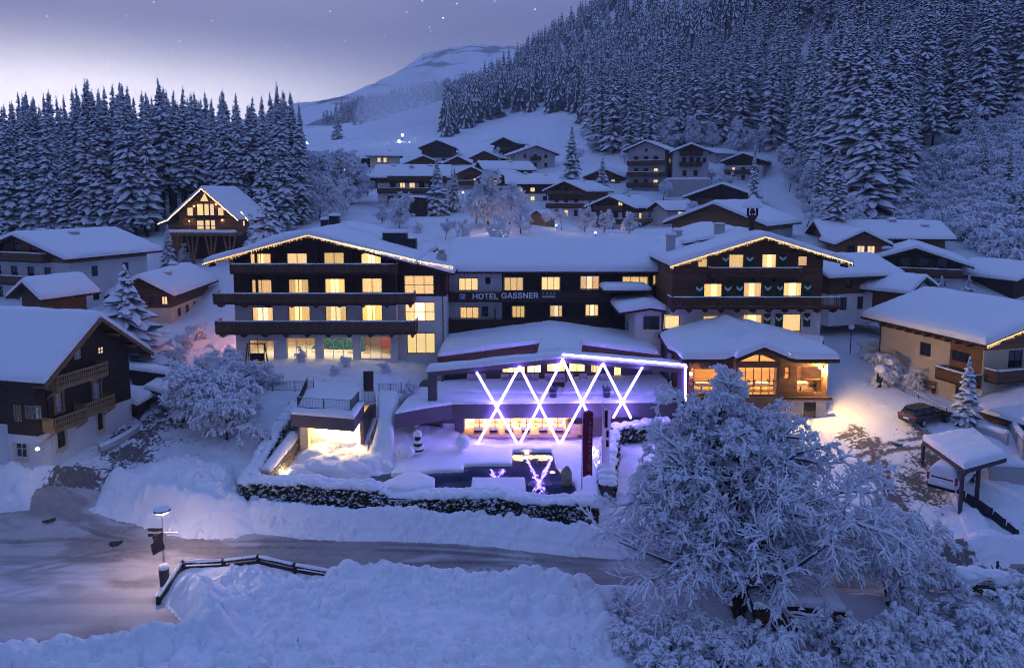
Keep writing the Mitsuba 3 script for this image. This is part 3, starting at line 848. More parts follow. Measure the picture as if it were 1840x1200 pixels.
for i, r in enumerate([(672, 0), (752, 0), (816, 0), (917, 1), (990, 1), (1060, 1), (1165, 2)]):
    x = on_plane(LM @ RT(0, 1.6, 0), *up(C1, r[0], 1035))[0]
    lounger(LM @ RT(x, 1.5, -0.2), ['left ', 'middle ', 'right ', 'left ', 'middle ', 'right ', ''][i] + ['wooden pool lounger behind the left pool hall window', 'wooden pool lounger behind the middle pool hall window', 'single wooden lounger behind the right pool hall window'][r[1]], ['loungers at the left pool window', 'loungers at the middle pool window', 'lounger at the right pool window'][r[1]])
# porch swing at the garden door
sx = on_plane(LM @ RT(0, -0.9, 0), *up(C1, 448, 1060))[0]
SW = LM @ RT(sx, -1.0, 0.15)
sw = thing('garden_swing', 'dark hanging garden swing before the lit door left of the pool hall', 'swing')
part(sw, 'frame', MB().bar([-0.95, -0.6, 0], [-0.85, 0, 2.2], 0.09).bar([-0.95, 0.6, 0], [-0.85, 0, 2.2], 0.09).bar([0.95, -0.6, 0], [0.85, 0, 2.2], 0.09).bar([0.95, 0.6, 0], [0.85, 0, 2.2], 0.09).bar([-0.95, 0, 2.2], [0.95, 0, 2.2], 0.1), METAL_D, SW)
part(sw, 'seat', MB().box(-0.7, 0.7, -0.3, 0.3, 0.45, 0.58).box(-0.7, 0.7, 0.24, 0.34, 0.585, 1.15), FRAME_D, SW)

# ------------------------------------------------------------------ the hotel: middle wing
YW = 78.0
wx0, wx1 = at(802, 520, YW)[0], at(1206, 520, YW)[0]
MWl = wx1 - wx0
zev = at(990, 492, YW - 1.0)[2] - HZ
MW = thing('hotel_middle_wing', 'long low middle wing of the hotel under an unbroken snow roof, carrying the name board', 'hotel building')
WM = RT(wx1, YW + 6.2, HZ, 90)
WF = face_frame(WM, 'l', -6.2, 6.2, MWl)
whr = zev + 0.36 * 7.2
g2 = wins_px(WF, 'l', C2, [(245, 380, 380, 468), (558, 692, 375, 470), (815, 945, 372, 466), (1083, 1215, 366, 460), (1372, 1552, 370, 436), (1583, 1648, 360, 428), (255, 385, 580, 660), (612, 702, 572, 656), (873, 962, 568, 650), (1118, 1210, 563, 645)], 'room', mull=1)
g2[5][6]['mull'] = 0
g2[4][6]['mull'] = 2
g2 += wins_px(WF, 'l', C2, [(430, 465, 376, 424), (404, 450, 576, 646)], 'dark', mull=0)
house(MW, WM, -6.2, 6.2, MWl, whr, 0.36, xl=-7.2, xr=7.2, og=-0.2, ogb=-0.1, bands=((0, WHITE),), wins=g2, snow=0.72, seed=6, res=0.8)
xs, _ = on_plane(WF, *up(C2, 545, 500))
P = sbox(xs, -1, MWl / 2 - 0.02, zev + 0.2)
for w in g2:
    P = P.difference(sbox(w[1] - 0.03, w[3] - 0.03, w[2] + 0.03, w[4] + 0.03))
part(MW, 'wood_cladding', MB().poly(P, -0.05, -0.003), DARKWOOD, WF)
for (u0, u1, vt, vb) in [(178, 1290, 470, 548), (180, 1295, 657, 742)]:
    F2 = WF @ RT(0, -1.4, 0)
    xa = on_plane(F2, *up(C2, u0, vb))[0]
    xb, zt = on_plane(F2, *up(C2, u1, vt))
    zlo = on_plane(F2, *up(C2, 700, vb))[1]
    bk = part(MW, 'balcony', MB().box(xa, xb, -1.4, -0.055, zlo + 0.02, zlo + 0.16), DARKWOOD, WF)
    part(bk, 'parapet', MB().box(xa, xb, -1.45, -1.402, zlo, zt - 0.12).box(xa, xa + 0.05, -1.4, -0.06, zlo + 0.162, zt - 0.12).box(xb - 0.05, xb, -1.4, -0.06, zlo + 0.162, zt - 0.12), DARKWOOD, WF)
    part(bk, 'handrail', MB().tube([[xa, -1.42, zt], [xb, -1.42, zt]], 0.025, 6), METAL_D, WF)
    if vt == 470:
        SGN = (F2, zlo, zt)
for x in (1240, 1010):
    xx = on_plane(WF, *up(C2, x, 420))[0]
part(MW, 'partition', MB().box(on_plane(WF, *up(C2, 494, 600))[0], on_plane(WF, *up(C2, 494, 600))[0] + 0.12, -1.3, -0.004, on_plane(WF, 880, 568)[1] - 1.0, on_plane(WF, 880, 553)[1]), FRAME_D, WF)
# name board
F2 = SGN[0] @ RT(0, -0.1, 0)
WHITEP = mat('white_paint', two({'type': 'diffuse', 'reflectance': rgb(0.80, 0.80, 0.82)}))


def lettering(parent, name, text, MF, c, r, bold=True, bs=None):
    """raised letters fitted into a rectangle of the photograph on the plane of MF"""
    x0, x1, z0, z1 = rect_on(MF, c, r)
    m = meshkit.text_mesh(text, 1.0, 0.05, bold)
    lo, hi = m.bounds
    v = m.vertices - lo
    v = v * [(x1 - x0) / (hi[0] - lo[0]), (z1 - z0) / (hi[1] - lo[1]), 0.8]
    vv = np.column_stack([x0 + v[:, 0], -v[:, 2], z0 + v[:, 1]])
    return part(parent, name, (vv, m.faces), bs or WHITEP, MF)


sg = thing('hotel_sign', 'white lettering with four stars on the dark balcony front of the middle wing', 'sign')
for text, r in [('HOTEL', (342, 517, 487, 527)), ('GASSNER', (541, 794, 481, 522)), ('SUPERIOR', (820, 911, 502, 516)), ('BERG', (253, 292, 489, 500)), ('LUST', (253, 292, 502, 514)), ('PUR!', (253, 290, 516, 528))]:
    lettering(sg, 'lettering', text, F2, C2, r)
for u in (829, 855, 880, 905):
    x0, x1, z0, z1 = rect_on(F2, C2, (u - 7, u + 7, 481, 495))
    a = np.arange(10) * math.pi / 5 + math.pi / 2
    rr = np.where(np.arange(10) % 2 == 0, 1.0, 0.42) * (x1 - x0) / 2
    part(sg, 'star', MB().poly(Polygon(np.column_stack([(x0 + x1) / 2 + rr * np.cos(a), (z0 + z1) / 2 + rr * np.sin(a)])), -0.04, 0.0), WHITEP, F2)
# canopy and white annex where the wing meets the right block
AX = thing('hotel_annex', 'small white annex with snow-capped roof between the middle wing and the right gable block', 'annex')
a0 = at(1165, 606, 71.2)
AM = RT(a0[0], 71.2, HZ)
AF = face_frame(AM, 'f', 0, 0, 0)
aw = wins_px(AF, 'f', C2, [(1518, 1630, 642, 736)], 'dark', mull=1)
zt = on_plane(AF, *up(C2, 1540, 612))[1]
house(AX, AM, at(1141, 600, 71.2)[0] - a0[0], at(1188, 600, 71.2)[0] - a0[0], 6.5, zt + 0.25, 0.16, xl=at(1113, 560, 70.4)[0] - a0[0], xr=at(1197, 560, 70.4)[0] - a0[0], og=0.8, ogb=0.1, wins=aw + [('l', -1.9, -0.9, 1.5 + 1.2, 2.9 + 1.2, 'dark', {})], snow=0.6, seed=7, res=0.4, bands=((0, WHITE),))
ac = part(AX, 'air_conditioner', MB().box(0.6, 1.5, -0.4, -0.02, on_plane(AF, 1171, 606)[1], on_plane(AF, 1171, 597)[1]), GREYPL, AM)
part(ac, 'fan_grille', MB().poly(Point(1.05, (on_plane(AF, 1171, 606)[1] + on_plane(AF, 1171, 597)[1]) / 2).buffer(0.18), -0.43, -0.402), METAL_D, AM)
cz = at(1125, 521, 74.5)[2]
cn = part(AX, 'canopy', MB().box(at(1083, 520, 74.5)[0], at(1170, 520, 74.5)[0], 74.0, 77.9, cz - 0.2, cz), DARKWOOD)
part(cn, 'snow', snow_poly(sbox(at(1084, 520, 74.5)[0], 74.05, at(1169, 520, 74.5)[0], 77.9), lambda p: np.full(len(p), cz + 0.004), 0.5, 0.5, seed=8), SNOW, smooth=50)

# ------------------------------------------------------------------ the hotel: right gable block
rp = at(1376, 426, 68.6)
r1, r2 = at(1204, 479, 68.6), at(1534.7, 474, 68.6)
RH = thing('hotel_gable_block', 'brown right gable block of the hotel with green chevron shutters and carved balconies', 'hotel building')
RM = RT(rp[0], 70.0, HZ)
RF = face_frame(RM, 'f', 0, 0, 0)
RX0, RX1 = at(1207, 560, 70)[0] - rp[0], at(1475, 560, 70)[0] - rp[0]
RPi = 0.5 * ((rp[2] - r1[2]) / (rp[0] - r1[0]) + (rp[2] - r2[2]) / (r2[0] - rp[0]))
RHR = rp[2] - HZ - 0.22
g3 = wins_px(RF, 'f', C3, [(427, 496, 390, 453), (637, 740, 362, 462), (860, 961, 360, 456), (1102, 1170, 373, 444), (468, 593, 560, 658), (735, 861, 553, 655), (1004, 1131, 553, 648), (203, 306, 774, 868), (462, 590, 776, 862), (732, 862, 768, 884), (998, 1124, 765, 884)], 'room', mull=1)
g3[0][6]['mull'] = g3[3][6]['mull'] = 0
zb3 = on_plane(RF, *up(C3, 900, 735))[1]
house(RH, RM, RX0, RX1, 22.0, RHR, RPi, xl=r1[0] - rp[0], xr=r2[0] - rp[0], og=1.4, ogb=0.6, bands=((0, WHITE), (zb3, BROWNWOOD)), wins=g3, snow=0.62, seed=9, res=0.7)
for c in [(590, 637, 365, 448), (752, 800, 362, 448), (975, 1022, 360, 442), (413, 462, 560, 657), (605, 652, 558, 655), (684, 732, 556, 655), (874, 921, 555, 652), (958, 1000, 555, 648), (1142, 1189, 552, 644), (870, 916, 764, 852), (949, 995, 763, 852), (1138, 1184, 760, 850)]:
    x0, x1, z0, z1 = rect_on(RF, C3, c)
    sk = part(RH, 'shutter', MB().box(x0, x1, -0.06, -0.008, z0, z1), GREEN, RM)
    m, hz, q = (x0 + x1) / 2, z0 + (z1 - z0) * 0.42, (z1 - z0) * 0.20
    part(sk, 'chevron', MB().poly(Polygon([(x0 + .02, hz + q), (m, hz), (x1 - .02, hz + q), (x1 - .02, hz + 2 * q), (m, hz + q), (x0 + .02, hz + 2 * q)]), -0.068, -0.062), WHITEP, RM)
for (u0, u1, vt, vb, dd, br) in [(516, 1132, 458, 512, 1.0, 5), (246, 1396, 655, 722, 1.6, 11)]:
    F2 = RF @ RT(0, -dd, 0)
    xa = on_plane(F2, *up(C3, u0, vb))[0]
    xb, zt = on_plane(F2, *up(C3, u1, vt))
    zlo = on_plane(F2, *up(C3, 800, vb))[1]
    balcony(RH, RF, xa, xb, zlo, dd, zt - zlo, railb=BROWNWOOD, style='baluster', brackets=br, snb=0.06, name='balcony')
for s in np.linspace(r1[0] - rp[0] + 0.6, r2[0] - rp[0] - 0.6, 8):
    part(RH, 'rafter', MB().box(s - 0.1, s + 0.1, -1.3, -0.01, RHR - RPi * abs(s) - 0.28, RHR - RPi * abs(s) - 0.05 - RPi * 0.1), DARKWOOD, RM)
# low balcony with snow-capped rail over the pavilion roof
x0, x1, z0, z1 = rect_on(RF @ RT(0, -1.2, 0), C3, (190, 590, 868, 905))
part(RH, 'parapet', MB().box(x0, x1, -1.3, -1.1, z0 - 0.3, z1), DARKWOOD, RM)
part(RH, 'glass_rail', MB().box(x0, x1, -1.22, -1.2, z1 + 0.02, z1 + 0.5), GLASS, RM)
icicle_lights('light_string', 'warm icicle lights along the whole gable edge of the right hotel block', [r1 + [0, -0.03, 0.02], rp + [0, -0.03, 0.02], r2 + [0, -0.03, 0.02]], 'icicle lights on roof edges', seed=4, k=7)
tz = RHR + 0.3
chimney(RH, RM, -7.6, 5.0, tz - 2.6, tz - 0.35, .8)
chimney(RH, RM, -5.0, 13.5, tz - 2.2, tz - 0.35, .9)
chimney(RH, RM, -2.2, 6.4, tz - 0.8, tz + 0.75, 0.9, sn=0.12)
for x, y in ((-5.5, 5.8), (-4.2, 4.6)):
    dk = part(RH, 'roof_window', MB().box(x - 0.5, x + 0.5, y - 0.8, y + 0.8, tz - RPi * abs(x) - 0.5, tz - RPi * abs(x) + 0.65), METAL_D, RM)
    part(dk, 'snow', snow_poly(sbox(x - 0.8, y - 1.0, x + 0.8, y + 1.0), lambda p, x=x: tz - RPi * abs(x) + 0.654 + 0.15 * (p[:, 0] - x), 0.4, 0.25, seed=9), SNOW, RM, smooth=50)
# bell turret on the ridge
bt = at(1351, 416, 72.0)
bt[2] = HZ + RHR + 0.5 - RPi * abs(bt[0] - rp[0])
m = MB().lathe([(0.35, 0), (0.3, 0.5), (0.22, 0.6), (0.2, 1.1), (0.55, 1.7), (0.6, 1.75)], bt, 8)
for k in range(6):
    a = k * math.pi / 3
    m.box(bt[0] + 0.5 * math.cos(a) - 0.05, bt[0] + 0.5 * math.cos(a) + 0.05, bt[1] + 0.5 * math.sin(a) - 0.05, bt[1] + 0.5 * math.sin(a) + 0.05, bt[2] + 1.7, bt[2] + 2.5)
BT = thing('bell_turret', 'dark wooden bell turret with a pointed snow cap on the right hotel ridge', 'bell turret')
part(BT, 'frame', m.lathe([(0.16, 1.9), (0.3, 1.95), (0.2, 2.3), (0.05, 2.4)], bt, 8), DARKWOOD)
part(BT, 'snow_cap', MB().lathe([(0.05, 2.45), (0.85, 2.46), (1.0, 2.7), (0.85, 3.0), (0.45, 3.35), (0.12, 3.75), (0.03, 3.8)], bt, 14), SNOWT, smooth=50)

# ------------------------------------------------------------------ spa pavilion with its light lattice
def X4(u, v, Y):
    return at(*up(C4, u, v), Y)


YS = 62.0
SP = thing('spa_pavilion', 'taupe spa pavilion with snowy terrace, gabled portal beam and glass lounge by the pool', 'pavilion')
zt_ = 5.55
Q = lambda u, v: atz(*up(C4, u, v), zt_)[:2]
front = [Q(92, 585), Q(250, 555), Q(420, 530), Q(700, 527), Q(1240, 522), Q(1520, 520), Q(1790, 518)]
front = [(p[0], p[1]) for p in front]
xr_ = front[-1][0]
slab = Polygon(front + [(xr_, 70.0), (front[0][0] + 1.0, 70.0)])
part(SP, 'terrace_slab', MB().flat(slab, 4.28, zt_), TAUPE)
# snow on the slab: mounds left and right, a strip trodden between
sl = slab.buffer(-0.03)
gap = Polygon([tuple(Q(*q)) for q in [(1000, 470), (1045, 470), (1060, 395), (930, 395)]])
m1 = Polygon([tuple(Q(*q)) for q in [(330, 470), (1000, 480), (985, 408), (940, 402), (600, 398), (330, 410)]])
m2 = Polygon([tuple(Q(*q)) for q in [(1040, 480), (1640, 490), (1720, 480), (1600, 360), (1430, 368), (1080, 395)]])
part(SP, 'terrace_snow', snow_poly(sl.difference(m1.buffer(0.05)).difference(m2.buffer(0.05)).intersection(sbox(-99, 0, 99, 66.5)), lambda p: np.full(len(p), zt_ + 0.003), 0.30, 0.5, seed=11), SNOW, smooth=50)
part(SP, 'terrace_snow', snow_poly(m1, lambda p: np.full(len(p), zt_ + 0.003), 0.42, 0.4, seed=12, rnd=0.6), SNOW, smooth=50)
part(SP, 'terrace_snow', snow_poly(m2, lambda p: np.full(len(p), zt_ + 0.003), 0.5, 0.4, seed=13, rnd=0.7), SNOW, smooth=50)
gr = part(SP, 'balustrade', MB().tube([(*front[2], zt_ + 1.0), (*front[3], zt_ + 1.0), (*front[4], zt_ + 1.0), (*front[5], zt_ + 1.0)], 0.022, 6), METAL_L)
for a, b in zip(front[2:5], front[3:6]):
    n = max(1, int(math.hypot(b[0] - a[0], b[1] - a[1]) / 1.6))
    for i in range(n):
        p, q = np.array(a) + (np.array(b) - a) * (i + 0.03) / n, np.array(a) + (np.array(b) - a) * (i + 0.97) / n
        part(gr, 'pane', MB().add([[*p, zt_ + 0.1], [*q, zt_ + 0.1], [*q, zt_ + 0.97], [*p, zt_ + 0.97]], [[0, 1, 2], [0, 2, 3]]), GLASS)
# lower storey
fz = 2.62
xl_ = atz(*up(C4, 100, 780), fz)[0]
SFr = RT(0, YS + 0.9, 0)
SFF = SFr
wA, wB = rect_on(SFF, C4, (236, 352, 642, 778)), rect_on(SFF, C4, (360, 440, 632, 768))
xo0, xo1 = on_plane(SFF, *up(C4, 486, 700))[0], on_plane(SFF, *up(C4, 1112, 700))[0]
xend = on_plane(SFF, *up(C4, 1740, 700))[0]
P = sbox(xl_ + 0.35, 0.5, xo0, 4.275).difference(sbox(wA[0], wA[2], wA[1], wA[3])).difference(sbox(wB[0], wB[2], wB[1], wB[3]))
part(SP, 'wall', MB().poly(P, 0, 0.25), TAUPE, SFF)
part(SP, 'wall', MB().box(xo1, xend, 0, 0.25, 0.5, 4.275), TAUPE, SFF)
part(SP, 'wall', MB().box(xl_ + 0.35, xl_ + 0.6, 0.252, 6.0, 0.5, 4.275), TAUPE, SFF)
window(SP, SFF, *wA, 'dark', mull=0, fr=FRAME_D)
dk = window(SP, SFF, *wB, 'curtain', mull=0, fr=FRAME_D, name='door')
# glass lounge
part(SP, 'lounge_floor', MB().box(xo0 - 0.1, xo1 + 0.3, -0.6, 6.3, fz - 0.3, fz), INTWOOD, SFF)
part(SP, 'lounge_wall', MB().box(xo0, xo1, 6.0, 6.2, fz + 0.01, 4.27).box(xo0, xo0 + 0.1, 0.26, 5.99, fz + 0.01, 4.27).box(xo1 - 0.1, xo1, 0.26, 5.99, fz + 0.01, 4.27), INTERIOR, SFF)
part(SP, 'ceiling_lamp', MB().add([[xo0 + .5, 1.0, 4.26], [xo0 + .5, 5.4, 4.26], [xo1 - .5, 5.4, 4.26], [xo1 - .5, 1.0, 4.26]], [[0, 1, 2], [0, 2, 3]]), LAMPBLK, SFF, light=emit(np.array([1, .70, .33]) * 12.0 * EXPK, 2.0))
for i in range(7):
    x0, x1 = xo0 + (xo1 - xo0) * i / 7, xo0 + (xo1 - xo0) * (i + 1) / 7
    part(SP, 'lounge_pane', quad(x0 + 0.02, x1 - 0.02, fz, 4.27, 0.1), GLASS, SFF)
    if i:
        part(SP, 'lounge_mullion', MB().box(x0 - 0.025, x0 + 0.025, 0.06, 0.14, fz, 4.27), FRAME_D, SFF)
for i, u in enumerate((575, 660, 745, 838, 935, 1022)):
    x = on_plane(RT(0, YS + 2.8, 0), *up(C4, u, 700))[0]
    M = RT(x, YS + 2.2, fz, 180)
    k = thing('relax_lounger', 'tall upholstered relax lounger in the lit spa lounge, ' + ['first', 'second', 'third', 'fourth', 'fifth', 'sixth'][i] + ' from the left', 'lounger', 'relax loungers in the spa lounge')
    part(k, 'seat', MB().box(-0.42, 0.42, -1.5, -0.0, 0.25, 0.42), FABRIC, RT(x, YS + 2.2, fz))
    part(k, 'backrest', MB().bar([0, 0, 0.42], [0, 0.75, 1.5], 0.84, 0.16, up=(0, -1, 0.5)), FABRIC, RT(x, YS + 2.2, fz))
    part(k, 'base', MB().box(-0.36, 0.36, -1.35, -0.1, 0.0, 0.249), FRAME_D, RT(x, YS + 2.2, fz))
    if i < 5:
        tk = thing('side_table', 'small dark side table right of the ' + ['first', 'second', 'third', 'fourth', 'fifth'][i] + ' relax lounger in the spa lounge', 'table', 'side tables in the spa lounge')
        part(tk, 'top', MB().lathe([(0.25, 0.42), (0.25, 0.46)], (x + 0.95, YS + 2.6, fz), 12), FRAME_D)
        part(tk, 'leg', MB().lathe([(0.16, 0), (0.03, 0.03), (0.03, 0.418)], (x + 0.95, YS + 2.6, fz), 8), FRAME_D)
tub = X4(1140, 735, YS + 0.3)
ht = thing('round_tub', 'round light wooden tub at the right end of the spa lounge', 'tub')
part(ht, 'body', MB().lathe([(1.0, 0), (1.1, 0.9), (1.16, 0.92), (1.16, 1.0), (1.0, 1.0), (0.95, 0.9), (0.95, 0.5)], (tub[0], tub[1] + 0.9, fz), 24), INTWOOD, smooth=40)
# the portal: gabled beam on two posts with snow
pl, pa, pr = X4(283, 338, YS), X4(1050, 258, YS), X4(1752, 318, YS)
hb = 0.42
prof = Polygon([(pl[0], pl[2] - hb), (pa[0], pa[2] - hb), (pr[0], pr[2] - hb), (pr[0], pr[2]), (pa[0], pa[2]), (pl[0], pl[2])])
bm = part(SP, 'portal_beam', MB().poly(prof, YS - 0.35, YS + 0.5), TAUPE)
zbm = lambda p: np.where(p[:, 0] < pa[0], pl[2] + (pa[2] - pl[2]) * (p[:, 0] - pl[0]) / (pa[0] - pl[0]), pa[2] + (pr[2] - pa[2]) * (p[:, 0] - pa[0]) / (pr[0] - pa[0])) + 0.004
part(bm, 'snow', snow_poly(sbox(pl[0] - 0.1, YS - 0.45, pr[0] + 0.05, YS + 0.95), zbm, 0.5, 0.35, seed=14, rnd=0.4), SNOW, smooth=50)
part(SP, 'portal_post', MB().box(pl[0], pl[0] + 0.75, YS - 0.34, YS + 0.4, zt_, pl[2] - hb - 0.004), TAUPE)
part(SP, 'portal_post', MB().box(pr[0] - 0.6, pr[0], YS - 0.34, YS + 0.4, 1.5, pr[2] - hb - 0.004), TAUPE)
# snow-covered canopy roof
xc, Yf, Yb = pa[0] - 0.3, 67.6, 76.4
cl, cr2 = at(786, 633, Yf)[0], at(1186, 621, Yf)[0]
zr = at(981, 574, Yb)[2] - 0.55
kp = (zr - (at(786, 636, Yf)[2] - 0.3)) / (xc - cl)
foot = Polygon([(cl, Yf), (xc - 1.5, Yf), (xc - 1.9, YS + 0.9), (xc + 2.0, YS + 0.9), (xc + 2.6, Yf), (cr2, Yf), (cr2, Yb), (cl, Yb)])
zc_ = lambda p: zr - kp * np.abs(p[:, 0] - xc) - 0.0
Pf, tf = sheet(foot, 1.5, None)
m = MB()
n = len(Pf)
z0 = zc_(Pf)
e = np.sort(np.vstack([tf[:, [0, 1]], tf[:, [1, 2]], tf[:, [2, 0]]]), axis=1)
ue, ct = np.unique(e, axis=0, return_counts=True)
sd = [q for a, b in ue[ct == 1] for q in ([a, b, b + n], [a, b + n, a + n])]
ck = part(SP, 'canopy_roof', MB().add(np.vstack([np.column_stack([Pf, z0]), np.column_stack([Pf, z0 - 0.28])]), np.vstack([tf, tf[:, ::-1] + n, np.array(sd)])), BROWNWOOD)
part(ck, 'snow', snow_poly(foot.buffer(-0.02), lambda p: zc_(p) + 0.006, 0.55, 0.5, seed=15), SNOW, smooth=50)
# boards of the canopy's front edges
for a, b in ((cl, xc - 1.5), (xc + 2.6, cr2)):
    zz = lambda x: zr - kp * abs(x - xc)
    part(SP, 'canopy_fascia', MB().poly(Polygon([(a, zz(a) - 0.75), (b, zz(b) - 0.75), (b, zz(b) - 0.285), (a, zz(a) - 0.285)]), Yf + 0.05, Yf + 0.15), BROWNWOOD)
# upper lounge: back wall with lit windows
UF = RT(0, 70.0, 0)
uw = [rect_on(UF, C4, r) for r in [(495, 625, 246, 300), (703, 838, 300, 350), (846, 930, 285, 350), (958, 1068, 275, 345), (1084, 1180, 275, 345), (1208, 1275, 282, 350), (1340, 1388, 292, 372)]]
P = sbox(cl + 0.3, zt_ - 1, cr2 - 0.2, zr)
P = P.intersection(Polygon([(cl, 0), (cr2, 0), (cr2, zz(cr2) - 0.29), (xc, zr - 0.29), (cl, zz(cl) - 0.29)]))
for w in uw:
    P = P.difference(sbox(w[0], w[2], w[1], w[3]))
part(SP, 'upper_wall', MB().poly(P, 0, 0.3), TAUPE, UF)
for i, w in enumerate(uw):
    window(SP, UF, *w, 'room', mull=1 if i < 6 else 0, k=1.3, cover=[0, 2, 0, 2, 0, 2, 0][i])
part(SP, 'side_wall', MB().box(cl + 0.3, cl + 0.5, 67.7, 69.99, zt_, zz(cl) - 0.5), TAUPE)


def armchair(M, w, label, cat, group):
    k = thing('lounge_sofa' if w > 1.2 else 'lounge_chair', label, cat, group)
    part(k, 'seat_cushion', MB().box(-w / 2 + 0.12, w / 2 - 0.12, -0.38, 0.28, 0.28, 0.46), FABRIC_G, M)
    part(k, 'backrest', MB().box(-w / 2, w / 2, 0.29, 0.44, 0.12, 0.92), FABRIC_G, M)
    for s in (-1, 1):
        part(k, 'armrest', MB().box(*sorted((s * w / 2, s * (w / 2 - 0.115))), -0.4, 0.285, 0.1, 0.66), FABRIC_G, M)
    for s in (-1, 1):
        for y in (-0.33, 0.36):
            part(k, 'leg', MB().box(s * (w / 2 - 0.06) - 0.03, s * (w / 2 - 0.06) + 0.03, y - 0.03, y + 0.03, 0, 0.099), FRAME_D, M)


for i, (u0, u1, v) in enumerate([(503, 610, 398), (697, 745, 390), (752, 862, 388), (866, 915, 388), (950, 1066, 388), (1075, 1115, 388), (1146, 1192, 386), (1240, 1310, 384)]):
    p, q = X4(u0, v, 68.0), X4(u1, v, 68.0)
    w = q[0] - p[0]
    armchair(RT((p[0] + q[0]) / 2, 68.3, zt_ + .05, 0), w, 'pale ' + ('sofa' if w > 1.2 else 'armchair') + ' on the covered spa terrace, ' + ['left of the dark gap', 'first of the middle group', 'left long seat of the middle group', 'right of the left long seat', 'under the roof apex', 'right beside the apex sofa', 'before the right window', 'at the right end'][i], 'sofa' if w > 1.2 else 'armchair', 'seats on the spa terrace')
for i, (u, v, c) in enumerate([(994, 510, 0), (1300, 495, 1)]):
    p = X4(u, v, YS + 0.9)
    p[2] = zt_ + 0.25
    k = thing('potted_shrub', ['dark potted conifer with snow on the terrace edge at the middle lattice cross', 'small bare potted shrub on the terrace edge right of the tall flag'][i], 'potted plant', None)
    part(k, 'pot', MB().lathe([(0.28, 0), (0.36, 0.55), (0.3, 0.55), (0.3, 0.5)], p, 10), METAL_D)
    g = np.random.default_rng(40 + i)
    m = MB()
    for j in range(90):
        a, b = g.uniform(0, 6.28), g.uniform(0.1, 1.2)
        d = np.array([math.cos(a), math.sin(a), b]) * g.uniform(0.2, 0.5)
        m.bar(p + [0, 0, 0.55], p + [0, 0, 0.6] + d, 0.02, 0.05)
    part(k, 'foliage', m, NEEDLE)

# light lattice: crossed tubes of violet-white light in front of the pavilion
LT = thing('light_lattice', 'zigzag lattice of glowing violet light tubes crossing the spa front', 'light installation')
LEDC = np.array([0.85, 0.56, 3.6])
yl = YS - 0.55
for i, ((u0, v0), (u1, v1)) in enumerate([((560, 345), (790, 748)), ((565, 752), (805, 310)), ((805, 310), (1028, 748)), ((808, 748), (1050, 272)), ((1050, 272), (1208, 612)), ((1040, 746), (1280, 295)), ((1280, 295), (1440, 606)), ((1338, 604), (1505, 315))]):
    a, b = X4(u0, v0, yl - 0.06 * (i % 2)), X4(u1, v1, yl - 0.06 * (i % 2))
    tk = part(LT, 'light_tube', MB().tube([a, b], 0.095, 8), LAMPBLK, light=emit(LEDC * 10.0 * EXPK, 6.0), smooth=40)
    part(LT, 'carrier', MB().bar(a + [0, 0.09, 0], b + [0, 0.09, 0], 0.09, 0.05), METAL_L)
a, b, c = X4(1050, 243, YS - 0.42), X4(1752, 303, YS - 0.42), X4(1752, 618, YS - 0.42)
for p, q, o in ((a, b, -0.0), (b, c, 0)):
    part(LT, 'edge_light', MB().tube([p, q], 0.085, 8), LAMPBLK, light=emit(LEDC * 10.0 * EXPK, 6.0), smooth=40)

# ------------------------------------------------------------------ restaurant pavilion on the right
RP = thing('restaurant_pavilion', 'brown timber restaurant pavilion with warm lit windows and a thick snow roof', 'restaurant building')
YR = 62.0
RFm = RT(0, YR, 0)
wx0_, wx1_ = at(1238, 680, YR)[0], at(1487, 680, YR)[0]
ze = at(1300, 646, YR - 1)[2]
zf = at(1450, 711, YR)[2]
b0, b1 = at(1322, 680, YR - 0.9)[0], at(1402, 680, YR - 0.9)[0]
xg, zg = at(1374, 620, YR - 1.9)[0], at(1374, 624, YR - 1.9)[2]
rects = wins_px(RFm, 'f', C6, [(398, 612, 470, 682), (658, 702, 470, 560), (1148, 1192, 455, 560), (1250, 1462, 450, 670)], 'open', mull=3, rows=1, fr=BROWNWOOD)
rects[1][6]['mull'] = rects[2][6]['mull'] = 0
P = sbox(wx0_, 2.5, wx1_, ze - 0.02).difference(sbox(b0 + .1, zf, b1 - .1, 99))
for w in rects:
    P = P.difference(sbox(w[1], w[3], w[2], w[4]))
part(RP, 'base_wall', MB().poly(P.intersection(sbox(-99, 0, 99, zf - 0.25)), 0, 0.3), GREYPL, RFm)
part(RP, 'wall', MB().poly(P.intersection(sbox(-99, zf - 0.25, 99, 99)), 0, 0.3), BROWNWOOD, RFm)
part(RP, 'floor_ledge', MB().box(wx0_ - 0.2, wx1_ + 0.35, -0.35, -0.003, zf - 0.28, zf - 0.05), DARKWOOD, RFm)
for w in rects:
    window(RP, RFm, w[1], w[2], w[3], w[4], 'open', **w[6])
for side, x in ((-1, wx0_), (1, wx1_)):
    part(RP, 'side_wall', MB().box(*sorted((x, x - side * 0.3)), 0.31, 7.0, 2.5, ze - 0.02), BROWNWOOD, RFm)
# cellar door
window(RP, RFm @ RT(0, -0.12, 0), *rect_on(RFm, C6, (1305, 1405, 745, 890)), 'dark', mull=0, name='cellar_door')
